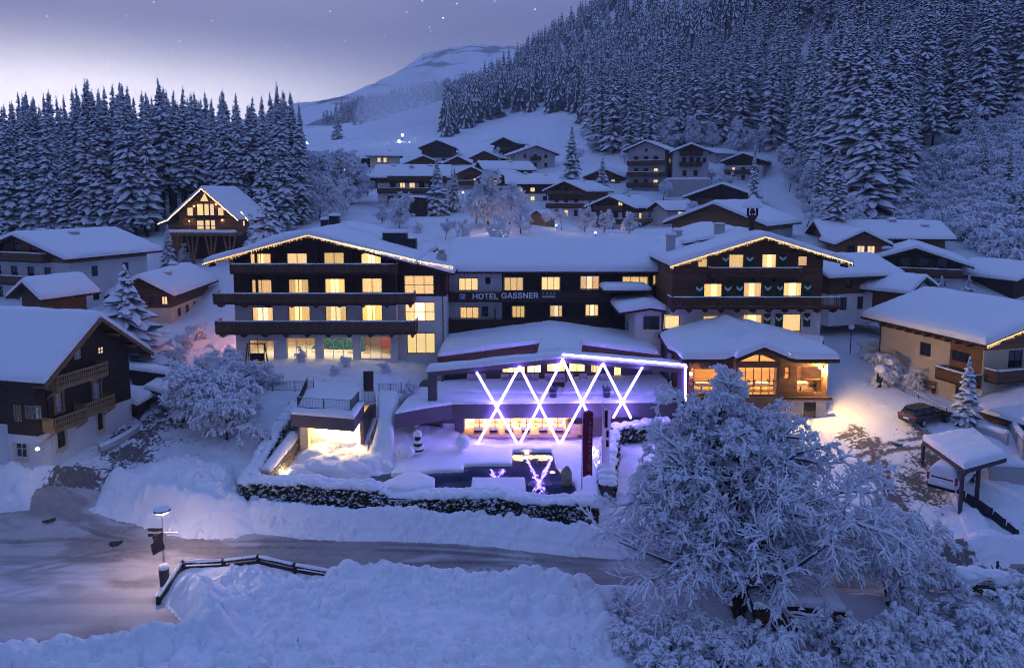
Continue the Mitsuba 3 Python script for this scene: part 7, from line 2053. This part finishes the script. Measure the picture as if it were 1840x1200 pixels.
# ------------------------------------------------------------------ ploughed snow, vehicles, street furniture
def snow_heap(label, pts, z, H, rnd, res, seed, big=.5, small=.22, name='snow_bank', drop=None):
    poly = Polygon([tuple(atz(px, py, z)[:2]) for px, py in pts]).buffer(.01)
    P, tri = sheet(poly, res, None)
    d = shapely.distance(poly.boundary, shapely.points(P))
    t = np.clip(d / rnd, 0, 1)
    q = np.column_stack([P, np.full(len(P), seed * 2.7)])
    h = H * (t * (2 - t)) * (.55 + .9 * meshkit.fbm(q * .35, 3, seed))
    k = np.clip(d / .35, 0, 1)
    # clods thrown up by the plough: rounded blocks of many sizes, each its own bump
    gg = np.random.default_rng(seed)
    tree = cKDTree(P)
    cl = np.zeros(len(P))
    dens = meshkit.fbm(np.column_stack([P * .45, np.full(len(P), 3.0)]), 3, seed + 4)
    for rad, per in ((.62, .5), (.36, 3.0), (.21, 9.0), (.14, 14.0)):
        for c in gg.choice(len(P), max(1, int(poly.area * per))):
            if gg.random() > (dens[c] - .25) * 2.2:
                continue
            r = rad * gg.uniform(.7, 1.35) * small / .6
            ix = np.asarray(tree.query_ball_point(P[c], r))
            e = (P[ix] - P[c]) @ np.array([[1, gg.uniform(-.3, .3)], [gg.uniform(-.3, .3), 1]])
            u = np.clip(1 - (np.hypot(e[:, 0], e[:, 1]) / r) ** 2, 0, 1)
            cl[ix] = np.maximum(cl[ix], .82 * r * np.sqrt(u) + gg.uniform(0, .25) * r * (u > .02))
    h = h + k * (big * .6 * (meshkit.fbm(q * .8, 3, seed + 1) - .45) + cl + .07 * small * (meshkit.fbm(q * 6.0, 3, seed + 3) - .5))
    zz = ground_z(P) + np.maximum(h, -.02) - .12 * (1 - k)
    kk = key_for(name)
    labels[kk] = {'kind': 'structure', 'label': label}
    put(kk, (np.column_stack([P, zz]), tri), SNOW, smooth=True)


snow_heap('great ploughed heap of lumpy snow along the bottom of the picture', [(300, 1085), (350, 1058), (420, 1040), (560, 1050), (612, 1042), (640, 1040), (760, 1044), (860, 1052), (960, 1048), (1060, 1062), (1110, 1100), (1150, 1160), (1180, 1290), (500, 1290), (430, 1200), (340, 1130)], 0, .70, 1.5, .07, 3, .9, .44)
snow_heap('lumpy snow heap in the lower left corner', [(-60, 1150), (60, 1150), (160, 1172), (300, 1155), (380, 1128), (450, 1150), (520, 1190), (540, 1290), (-100, 1290)], 0, .9, 1.2, .08, 5, .9, .55)
snow_heap('smooth high snow bank between drive and road before the hedge', [(140, 935), (190, 905), (260, 880), (340, 866), (420, 872), (440, 905), (470, 950), (420, 962), (330, 966), (240, 952)], .8, .8, 1.5, .1, 7, .5, .26)
snow_heap('ploughed snow bank along the road in front of the long hedge', [(430, 905), (560, 922), (700, 928), (900, 942), (1090, 955), (1130, 1000), (1000, 992), (850, 978), (700, 972), (560, 968), (450, 962)], .5, .38, .8, .09, 9, .5, .30)
snow_heap('small snow heap before the near left farmhouse', [(-40, 905), (40, 892), (70, 910), (60, 932), (-40, 938)], 1.2, .9, .9, .1, 11, .3, .2)
snow_heap('snow bank along the dark fence on the right', [(1700, 905), (1730, 900), (1780, 950), (1840, 1010), (1860, 1060), (1800, 1030), (1740, 970)], 1.5, .3, .8, .1, 13, .3, .2)

ASP = mat('wood_rail', two({'type': 'diffuse', 'reflectance': rgb(.045, .04, .042)}))
k = thing('wooden_fence', 'low weathered wooden rail fence bending round the corner above the snow heap', 'fence')
fp = [atz(px, py, .55) for px, py in [(284, 1066), (330, 1034), (402, 1014), (465, 1021), (530, 1030), (612, 1041)]]
fp = [np.array([p[0], p[1], gz(p[0], p[1]) + .0]) for p in fp]
for a in fp:
    part(k, 'post', MB().box(a[0] - .1, a[0] + .1, a[1] - .1, a[1] + .1, a[2] - .8, a[2] + .62), ASP)
for a, b in zip(fp[:-1], fp[1:]):
    for z in (.22, .52):
        part(k, 'rail', MB().bar(a + [0, -.13, z], b + [0, -.13, z], .07, .17), ASP)
    t = np.linspace(.04, .96, 14)[:, None]
    q = a + (b - a) * t + [0, -.12, .62]
    part(k, 'snow', MB().tube(q, .05 + .09 * meshkit.fbm(q * 1.5, 3, 7), 6), SNOWT, smooth=True)
# street lamp with direction signs
lb = atz(298, 1032, .0)
lb[2] = gz(lb[0], lb[1])
hd = at(291, 918, lb[1])
k = thing('street_lamp', 'lit dish-shaped street lamp with direction signs beside the road at the left', 'street lamp')
part(k, 'pole', MB().tube([lb, [lb[0] - .1, lb[1], lb[2] + 2.2], hd + [0, 0, -.25]], [.08, .06, .045], 8), METAL_L)
part(k, 'shade', MB().lathe([(.10, .0), (.50, .02), (.46, .12), (.2, .2), (.02, .22)], hd, 18), METAL_D)
part(k, 'lens', MB().lathe([(.02, -.19), (.2, -.17), (.36, -.08), (.42, -.004)], hd, 18), LAMPBLK, light=emit(np.array([1.0, .72, .66]) * 120 * EXPK, 20.0))
part(k, 'snow', MB().lathe([(.49, .125), (.42, .2), (.2, .27), (.02, .28)], hd, 14), SNOWT, smooth=True)
SIGN_D = mat('sign_board', two({'type': 'diffuse', 'reflectance': rgb(.06, .05, .06)}))
for (px0, px1, py, hh, tl) in [(266, 292, 951, .22, 0), (266, 292, 961, .2, 0), (281, 293, 957, .22, .5), (283, 293, 963, .2, .5), (281, 294, 976, .75, .6)]:
    a, b = at(px0, py, lb[1] - .1), at(px1, py, lb[1] - .1)
    part(k, 'direction_sign', MB().bar(a + [0, -tl, -tl * .2], b, .05, hh), SIGN_D)
a, b = at(296, 957, lb[1] - .05), at(320, 957, lb[1] - .05)
part(k, 'snowy_sign', MB().bar(a, b, .08, .1), SNOWT)
k = thing('waste_bin', 'grey-green round waste bin capped with snow at the foot of the street lamp', 'bin')
bp = atz(296, 1052, .2)
bp[2] = gz(bp[0], bp[1]) + .3
part(k, 'body', MB().lathe([(.26, -.3), (.29, .75), (.24, .75), (.22, .6)], bp, 14), GREYWOOD)
part(k, 'snow', MB().lathe([(.3, .76), (.33, .9), (.2, 1.02), (.02, 1.05)], bp, 12), SNOWT, smooth=True)
for i, (px, py, z) in enumerate([(90, 959, .15), (209, 987, .05), (1612, 797, 3.9)]):
    p = atz(px, py, z)
    p[2] = max(float(ground_base(p[None, :2])[0]), gz(p[0], p[1])) + .004
    solo('manhole_cover', MB().lathe([(.42, -.02), (.42, .012), (.02, .013)], p, 18), METAL_D, ['dark manhole cover on the road, the one farther left', 'dark manhole cover on the road left of the street lamp', 'dark round manhole cover on the snowy drive near the dark car'][i], 'manhole cover')
p = atz(1789, 1062, .2)
k = thing('marker_post', 'dark marker post with a fallen blue name plate at the right road edge', 'post')
part(k, 'pole', MB().box(p[0] - .05, p[0] + .05, p[1] - .05, p[1] + .05, -.3, p[2] + 1.9), METAL_D)
part(k, 'plate', MB().bar(p + [.1, -.2, .35], p + [.95, -.6, .05], .04, .2), mat('blue_plate', two({'type': 'diffuse', 'reflectance': rgb(.03, .05, .28)})))

# little hut and snow-buried shrubs in the lower right
hp_ = atz(1425, 1120, 0)
kh = thing('garden_hut', 'small wooden hut with a flat snow roof half hidden under the huge frosted tree', 'hut')
HM = RT(hp_[0], hp_[1] - .6, gz(hp_[0], hp_[1]), -6)
sym(kh, HM, 4.2, 2.4, 1.3, .08, bands=((0, BROWNWOOD),), snow=.42, seed=71, oe=.35, og=.35, res=.35)
for i, (px, py, r, z) in enumerate([(1725, 1066, .9, .9), (1752, 1060, .8, 1.1), (1790, 1058, .85, 1.0), (1818, 1066, .7, .9), (1600, 1165, 1.0, .3), (1655, 1180, .8, .3), (1690, 1172, .7, .3)]):
    p = atz(px, py, z)
    ic = trimesh.creation.icosphere(3, 1.0)
    v_ = ic.vertices * (1 + .25 * (meshkit.fbm(ic.vertices * 2.2 + i * 5, 3, 3)[:, None] - .5) * 2) * [r, r * .8, r * .6] + [p[0], p[1], gz(p[0], p[1]) + z]
    solo('snow_hummock', (v_, ic.faces), SNOWT, 'thick pillow of snow ' + ('on the dark shrubs' if i < 4 else 'on the ground') + ', lower right, ' + ['first from the left', 'second from the left', 'third from the left', 'last on the right', 'largest one', 'middle one', 'rightmost one'][i], 'snow pillow', smooth=True)
    if i < 4:
        m = MB()
        gq = np.random.default_rng(i)
        for j in range(140):
            d = gq.normal(size=3) * [.5, .4, .35]
            m.bar([p[0] + d[0], p[1] + d[1], gz(p[0], p[1]) + z * .4 + d[2]], [p[0] + d[0] * 1.6, p[1] + d[1] * 1.6, gz(p[0], p[1]) + z * .5 + d[2] * 1.2], .05, .02)
        solo('dark_shrub', m, HEDGE, 'dark evergreen shrub bowed under the snow pillow ' + ['first', 'second', 'third', 'last'][i] + ' from the left, lower right', 'shrub')

# ---- vehicles
CARD = mat('car_dark', two({'type': 'principled', 'base_color': rgb(.020, .016, .016), 'roughness': .25, 'clearcoat': 1.0, 'metallic': .3, 'specular': .5}))
CARW = mat('car_white', two({'type': 'principled', 'base_color': rgb(.66, .66, .68), 'roughness': .3, 'clearcoat': .8}))
TYRE = mat('tyre', two({'type': 'diffuse', 'reflectance': rgb(.02, .02, .021)}))
TAIL = mat('tail_light', two({'type': 'roughplastic', 'diffuse_reflectance': rgb(.30, .012, .01), 'alpha': .1}))


def loft(st, n=14, pw=3.2):
    """rounded box sections along x: (x, z0, z1, half width at the bottom, half width at the top)"""
    a = np.linspace(0, 2 * np.pi, n, endpoint=False) + np.pi / n
    c, s = np.cos(a), np.sin(a)
    c, s = np.sign(c) * np.abs(c) ** (2 / pw), np.sign(s) * np.abs(s) ** (2 / pw)
    V = []
    for x, z0, z1, w0, w1 in st:
        f = (s + 1) / 2
        V.append(np.column_stack([np.full(n, x), c * (w0 + (w1 - w0) * f), z0 + (z1 - z0) * f]))
    V = np.vstack(V)
    F = []
    for i in range(len(st) - 1):
        for j in range(n):
            p, q = i * n + j, i * n + (j + 1) % n
            F += [[p, q, q + n], [p, q + n, p + n]]
    e = (len(st) - 1) * n
    for j in range(1, n - 1):
        F += [[0, j + 1, j], [e, e + j, e + j + 1]]
    return MB().add(V, F)


def wheels(k, M, xs, w, r=.33):
    for x in xs:
        for s in (-1, 1):
            R_ = np.array([[1, 0, 0], [0, 0, 1.0], [0, -1, 0]])
            m = MB().lathe([(r * .6, -.11), (r, -.10), (r, .10), (r * .6, .11)], (0, 0, 0), 20)
            v, f = m.arr()
            v = v @ R_.T + [x, s * (w - .12), r]
            wk = part(k, 'wheel', (v, f), TYRE, M)
            m = MB().lathe([(r * .62, -.02), (r * .62, .02), (.02, .03)], (0, 0, 0), 10)
            v, f = m.arr()
            v = v @ R_.T * [1, 1, 1] + [x, s * (w - .005), r]
            part(wk, 'rim', (v, f), METAL_L, M)


cpos = atz(1662, 766, 4.3)
CMt = RT(cpos[0], cpos[1], max(gz(cpos[0], cpos[1]), 4.0) + .02, 24)
k = thing('parked_car', 'dark estate car parked on the snowy drive before the cream house', 'car')
part(k, 'body', loft([(-2.36, .45, .82, .70, .72), (-2.30, .30, .98, .84, .84), (-1.9, .24, 1.03, .90, .88), (-.6, .22, 1.02, .92, .89), (.8, .22, 1.0, .92, .88), (1.5, .24, .92, .90, .82), (2.15, .28, .80, .82, .70), (2.38, .36, .66, .6, .55)]), CARD, CMt, smooth=40)
part(k, 'windows', loft([(-2.2, .92, 1.10, .74, .62), (-1.85, .92, 1.42, .80, .62), (-.4, .92, 1.49, .82, .64), (.35, .92, 1.44, .82, .62), (1.35, .88, .98, .76, .66)], 12, 6), PANE_D, CMt, smooth=40)
part(k, 'roof', loft([(-2.02, 1.40, 1.45, .60, .52), (-1.7, 1.42, 1.505, .64, .56), (-.4, 1.46, 1.53, .66, .58), (.28, 1.42, 1.475, .62, .54)], 12, 4), CARD, CMt, smooth=40)
for s in (-1, 1):
    part(k, 'roof_rail', MB().bar([-1.8, s * .56, 1.54], [.1, s * .56, 1.55], .03, .03), METAL_L, CMt)
    part(k, 'tail_light', MB().box(-2.345, -2.2, *sorted((s * .86, s * .5)), .80, .93), TAIL, CMt)
    part(k, 'headlight', MB().box(2.1, 2.3, *sorted((s * .8, s * .45)), .60, .74), PANE_D, CMt)
    part(k, 'mirror', MB().box(.75, .95, *sorted((s * .93, s * 1.08)), .98, 1.12), CARD, CMt)
    for x in (-1.15, -.1, .62):
        part(k, 'pillar', MB().bar([x, s * .845, .95], [x - .08, s * .66, 1.45], .05, .04), CARD, CMt)
part(k, 'number_plate', MB().box(-2.385, -2.37, -.26, .26, .60, .71), CARW, CMt)
wheels(k, CMt, (-1.42, 1.42), .93)
vp = atz(1716, 888, 2.35)
VMt = RT(vp[0] + .15, vp[1] + .55, max(gz(vp[0] + .6, vp[1] + 1.6), 2.2) + .02, 42)
k = thing('parked_van', 'white passenger van parked under the snow-capped carport', 'van')
part(k, 'body', loft([(-2.5, .40, 1.75, .90, .74), (-2.42, .28, 1.93, .95, .80), (-2.0, .24, 1.97, .96, .82), (.9, .24, 1.97, .96, .82), (1.55, .26, 1.80, .96, .78), (2.0, .28, 1.22, .95, .84), (2.4, .32, .95, .88, .76), (2.48, .4, .8, .7, .66)], 18, 5), CARW, VMt, smooth=40)
part(k, 'rear_window', MB().add([[-2.505, -.70, 1.08], [-2.505, .70, 1.08], [-2.475, .64, 1.72], [-2.475, -.64, 1.72]], [[0, 2, 1], [0, 3, 2]]), PANE_D, VMt)
for s in (-1, 1):
    for x0, x1 in ((-2.15, -.95), (-.85, .25), (.35, 1.35)):
        part(k, 'side_window', MB().add([[x0, s * .938, 1.10], [x1, s * .938, 1.10], [x1 - (.28 if x1 > 1 else 0), s * .862, 1.72], [x0, s * .862, 1.72]], [[0, 1, 2], [0, 2, 3]]), PANE_D, VMt)
    part(k, 'tail_light', MB().box(-2.50, -2.40, *sorted((s * .97, s * .80)), .85, 1.35), TAIL, VMt)
    part(k, 'mirror', MB().box(1.35, 1.5, *sorted((s * .96, s * 1.15)), 1.15, 1.4), CARW, VMt)
part(k, 'windscreen', MB().add([[1.62, -.78, 1.68], [1.62, .78, 1.68], [2.02, .86, 1.20], [2.02, -.86, 1.20]], [[0, 2, 1], [0, 3, 2]]), PANE_D, VMt)
part(k, 'rear_bumper', MB().box(-2.6, -2.45, -.86, .86, .34, .5), TYRE, VMt)
part(k, 'number_plate', MB().box(-2.535, -2.51, -.26, .26, .72, .84), WHITEP, VMt)
wheels(k, VMt, (-1.5, 1.5), .97)

# carport
cz5 = 5.15
cpoly = Polygon([tuple(atz(*up(CW, u, v), cz5)[:2]) for u, v in [(412, 452), (640, 612), (868, 548), (690, 408)]])
k = thing('carport', 'timber carport with a thick flat snow roof over the white van', 'carport')
rk = part(k, 'roof', MB().flat(cpoly, cz5 - .3, cz5), GREYWOOD)
part(rk, 'snow', snow_poly(cpoly.buffer(-.02), lambda p: np.full(len(p), cz5 + .004), .5, .3, seed=61, edge=.7, rnd=.35), SNOW, smooth=50)
cc = list(cpoly.buffer(-.25).exterior.coords)
for px, py, in [(425, 640), (637, 800), (725, 775), (812, 690)]:
    b = atz(*up(CW, px, py - 165), cz5 - .3)
    part(k, 'post', MB().box(b[0] - .1, b[0] + .1, b[1] + .08, b[1] + .28, gz(b[0], b[1]) - .4, cz5 - .303), GREYWOOD)
# solid fence, walls and raised beds at the right edge
k = thing('panel_fence', 'dark solid panel fence running down to the road beside the carport', 'fence')
fa = [atz(*up(CW, u, v), z) for u, v, z in [(632, 815, 2.0), (700, 850, 1.8), (780, 910, 1.5), (850, 970, 1.2), (918, 1030, .9)]]
for a, b in zip(fa[:-1], fa[1:]):
    d = (b - a) / np.linalg.norm(b - a)
    part(k, 'panel', MB().bar(a + d * .05 + [0, 0, .55], b - d * .05 + [0, 0, .55], .05, 1.2), mat('fence_blue', two({'type': 'diffuse', 'reflectance': rgb(.03, .032, .05)})) if 'm_fence_blue' not in scene else 'm_fence_blue')
for a in fa:
    part(k, 'post', MB().box(a[0] - .05, a[0] + .05, a[1] - .05, a[1] + .05, a[2] - .6, a[2] + 1.22), METAL_D)
k = thing('retaining_wall', 'grey retaining wall with snow on its top behind the carport', 'wall')
for i, (u0, v0, u1, v1, z, h) in enumerate([(700, 450, 870, 500, 3.6, 1.6), (760, 690, 960, 700, 2.4, 1.9), (870, 430, 960, 560, 3.4, 2.0)]):
    a, b = atz(*up(CW, u0, v0), z), atz(*up(CW, u1, v1), z)
    part(k, 'wall', MB().bar(a + [0, 0, h / 2 - .6], b + [0, 0, h / 2 - .6], .3, h + .6), GREYPL)
    t = np.linspace(.02, .98, 14)[:, None]
    q = a + (b - a) * t + [0, 0, h + .02 - .3]
    part(k, 'snow', MB().tube(q, .16 + .1 * meshkit.fbm(q * 1.2, 3, i), 8), SNOWT, smooth=True)
# bench, globe lamps and rail by the cream house
bp = atz(1663, 706, 5.2)
bp[2] = gz(bp[0], bp[1])
BM = RT(*bp, -60)
k = thing('bench', 'dark wooden bench before the cream house wall', 'bench')
for z, y in ((.45, -.15), (.45, .05), (.7, .25), (.9, .28)):
    part(k, 'slat', MB().box(-.8, .8, y - .07, y + .07, z, z + .04) if z < .6 else MB().box(-.8, .8, y, y + .04, z, z + .14), BW, BM)
for x in (-.7, .7):
    part(k, 'leg', MB().box(x - .04, x + .04, -.2, .3, 0, .449).box(x - .04, x + .04, .3, .36, 0, 1.0), BW, BM)
for i, (px, pyb, pyt, z) in enumerate([(1597, 690, 655, 5.7), (1580, 695, 668, 5.5), (1528, 628, 592, 6.9)]):
    b = atz(px, pyb, z)
    b[2] = gz(b[0], b[1])
    h = max(1.0, at(px, pyt, b[1])[2] - b[2])
    k = thing('garden_lamp_post', ['unlit post lamp with a ball of snow beside the cream house', 'round snow ball on a short dark pillar by the drive', 'slim unlit post lamp under the terrace right of the restaurant'][i], 'lamp post')
    part(k, 'pole', MB().tube([b, b + [0, 0, h]], .05 if i != 1 else .28, 8), METAL_D)
    part(k, 'snow_ball', (trimesh.creation.icosphere(2, [.36, .52, .3][i]).vertices * [1, 1, .85] + b + [0, 0, h + .25], trimesh.creation.icosphere(2, 1).faces), SNOWT, smooth=True)
railing('drive_railing', 'low snowy railing along the drive before the cream house', [atz(1600, 690, 5.6), atz(1650, 722, 4.9), atz(1700, 748, 4.5)], .7, .25)
railing('terrace_railing', 'dark railing of the upper drive between garage and restaurant', [atz(1510, 585, 7.6), atz(1560, 598, 7.4), atz(1612, 612, 7.2)], .95, .2)

# ---- lamps of the village and slope
def post_lamp(name, label, px, py, Y, r, col, k, h=4.0, w=1.0, group=None):
    p = at(px, py, Y)
    key = thing(name, label, 'street lamp', group)
    g0 = min(gz(p[0], Y), p[2] - .5) if Y < 800 else p[2] - h
    part(key, 'pole', MB().tube([[p[0], p[1], g0 - .3], [p[0], p[1], p[2] - r]], .05 + Y * .0002, 6), METAL_D)
    ic = trimesh.creation.icosphere(2, r)
    part(key, 'bulb', (ic.vertices + p, ic.faces), LAMPBLK, light=emit(np.asarray(col) * k * EXPK, w))
    return key


post_lamp('street_lamp', 'lit village street lamp glowing warm between the spruces', 832, 346, 150, .12, (1, .66, .30), 420)
post_lamp('street_lamp', 'low warm lamp under the pink-lit frosted trees behind the middle wing', 888, 412, 121, .10, (1, .54, .28), 1300, w=8)
post_lamp('street_lamp', 'low warm lamp by the ochre hut', 1000, 405, 128, .10, (1, .56, .28), 700, w=4)
post_lamp('street_lamp', 'warm path lamp behind the right half of the middle wing', 1070, 418, 121, .10, (1, .5, .3), 700, w=4)
post_lamp('snow_gun_light', 'brilliant white snow-gun light on the ski slope, the lower of two', 717, 254, 322, .55, (1, .97, .9), 90, w=1.5, group='snow-gun lights')
post_lamp('snow_gun_light', 'brilliant white snow-gun light on the ski slope, the upper of two', 723, 243, 330, .55, (1, .97, .9), 90, w=1.5, group='snow-gun lights')
post_lamp('street_lamp', 'tiny far white light at the valley floor beside the forest, left one', 551, 257, 400, .45, (1, .92, .8), 40, w=.4)
post_lamp('street_lamp', 'tiny far white light at the valley floor beside the forest, right one', 572, 262, 390, .4, (1, .92, .8), 40, w=.4)
pl_ = at(398, 560, 83)
lamp_ball('wall_lamp', 'rosy lamp hidden on the left flank of the left hotel block', [LM[0, 3] + LX0 - .35, 78.5, HZ + 3.6], .14, (1, .34, .18), 1500, 'wall lamp', 10.0, MB().box(LM[0, 3] + LX0 - .25, LM[0, 3] + LX0 - .01, 78.46, 78.54, HZ + 3.75, HZ + 3.8))
# rosy shop lamp outside the picture on the left that tints the snow before the hedge
lamp_ball('street_lamp', 'rosy street lamp before the hedge corner standing low over the snow bank', atz(402, 868, 2.4) + [0, 0, 1.6], .10, (1, .40, .30), 70, 'street lamp', 2.0, MB().tube([atz(402, 868, 2.4) + [0, 0, -2.5], atz(402, 868, 2.4) + [0, 0, 1.5]], .035, 6)) if False else None

# stars
g = np.random.default_rng(9)
m = MB()
ic = trimesh.creation.icosphere(0, 1.0)
for i in range(900):
    az, el = math.radians(g.uniform(-75, 75)), math.radians(g.uniform(8, 60) if i % 3 else g.uniform(8, 22))
    d = np.array([math.sin(az) * math.cos(el), math.cos(az) * math.cos(el), math.sin(el)])
    m.add(ic.vertices * g.choice([3.2, 3.8, 4.6, 6.0], p=[.4, .35, .18, .07]) * 1.5 + d * 8200, ic.faces)
labels['stars'] = {'kind': 'stuff', 'label': 'faint stars scattered over the night sky', 'category': 'star'}
put('stars', m, LAMPBLK, light=emit(np.array([.85, .9, 1.05]) * 3.2 * EXPK, .02))

# ------------------------------------------------------------------ air
scene['air'] = {'type': 'homogeneous', 'albedo': {'type': 'rgb', 'value': [0.94, 0.95, 0.97]}, 'sigma_t': HAZE}
scene['haze'] = {'type': 'cube', 'to_world': T().translate([150, 1390, 330]).scale([1700, 1970, 350]), 'bsdf': {'type': 'null'}, 'interior': {'type': 'ref', 'id': 'air'}}
labels['haze'] = {'kind': 'stuff', 'label': 'thin bluish winter haze in the valley air', 'category': 'haze'}
scene['camera']['medium'] = {'type': 'ref', 'id': 'air'}
# mist of blown snow over the snow guns
scene['mist_air'] = {'type': 'homogeneous', 'albedo': {'type': 'rgb', 'value': [0.95, 0.95, 0.97]}, 'sigma_t': 0.018}
ic = trimesh.creation.icosphere(4, 1.0)
c_ = at(728, 205, 470)
v_ = ic.vertices * (1 + 0.8 * (meshkit.fbm(ic.vertices * 1.4 + 3, 3, 5)[:, None] - 0.5))
v_ = v_ * [26, 40, 30] + c_ + np.column_stack([v_[:, 2] * 10, np.zeros(len(v_)), np.zeros(len(v_))])
scene['mist'] = {**mikit.ply((v_, ic.faces), None, smooth=True), 'bsdf': {'type': 'null'}, 'interior': {'type': 'ref', 'id': 'mist_air'}, 'exterior': {'type': 'ref', 'id': 'air'}}
labels['mist'] = {'kind': 'stuff', 'label': 'pale mist of blown snow drifting over the lit ski slope', 'category': 'mist'}
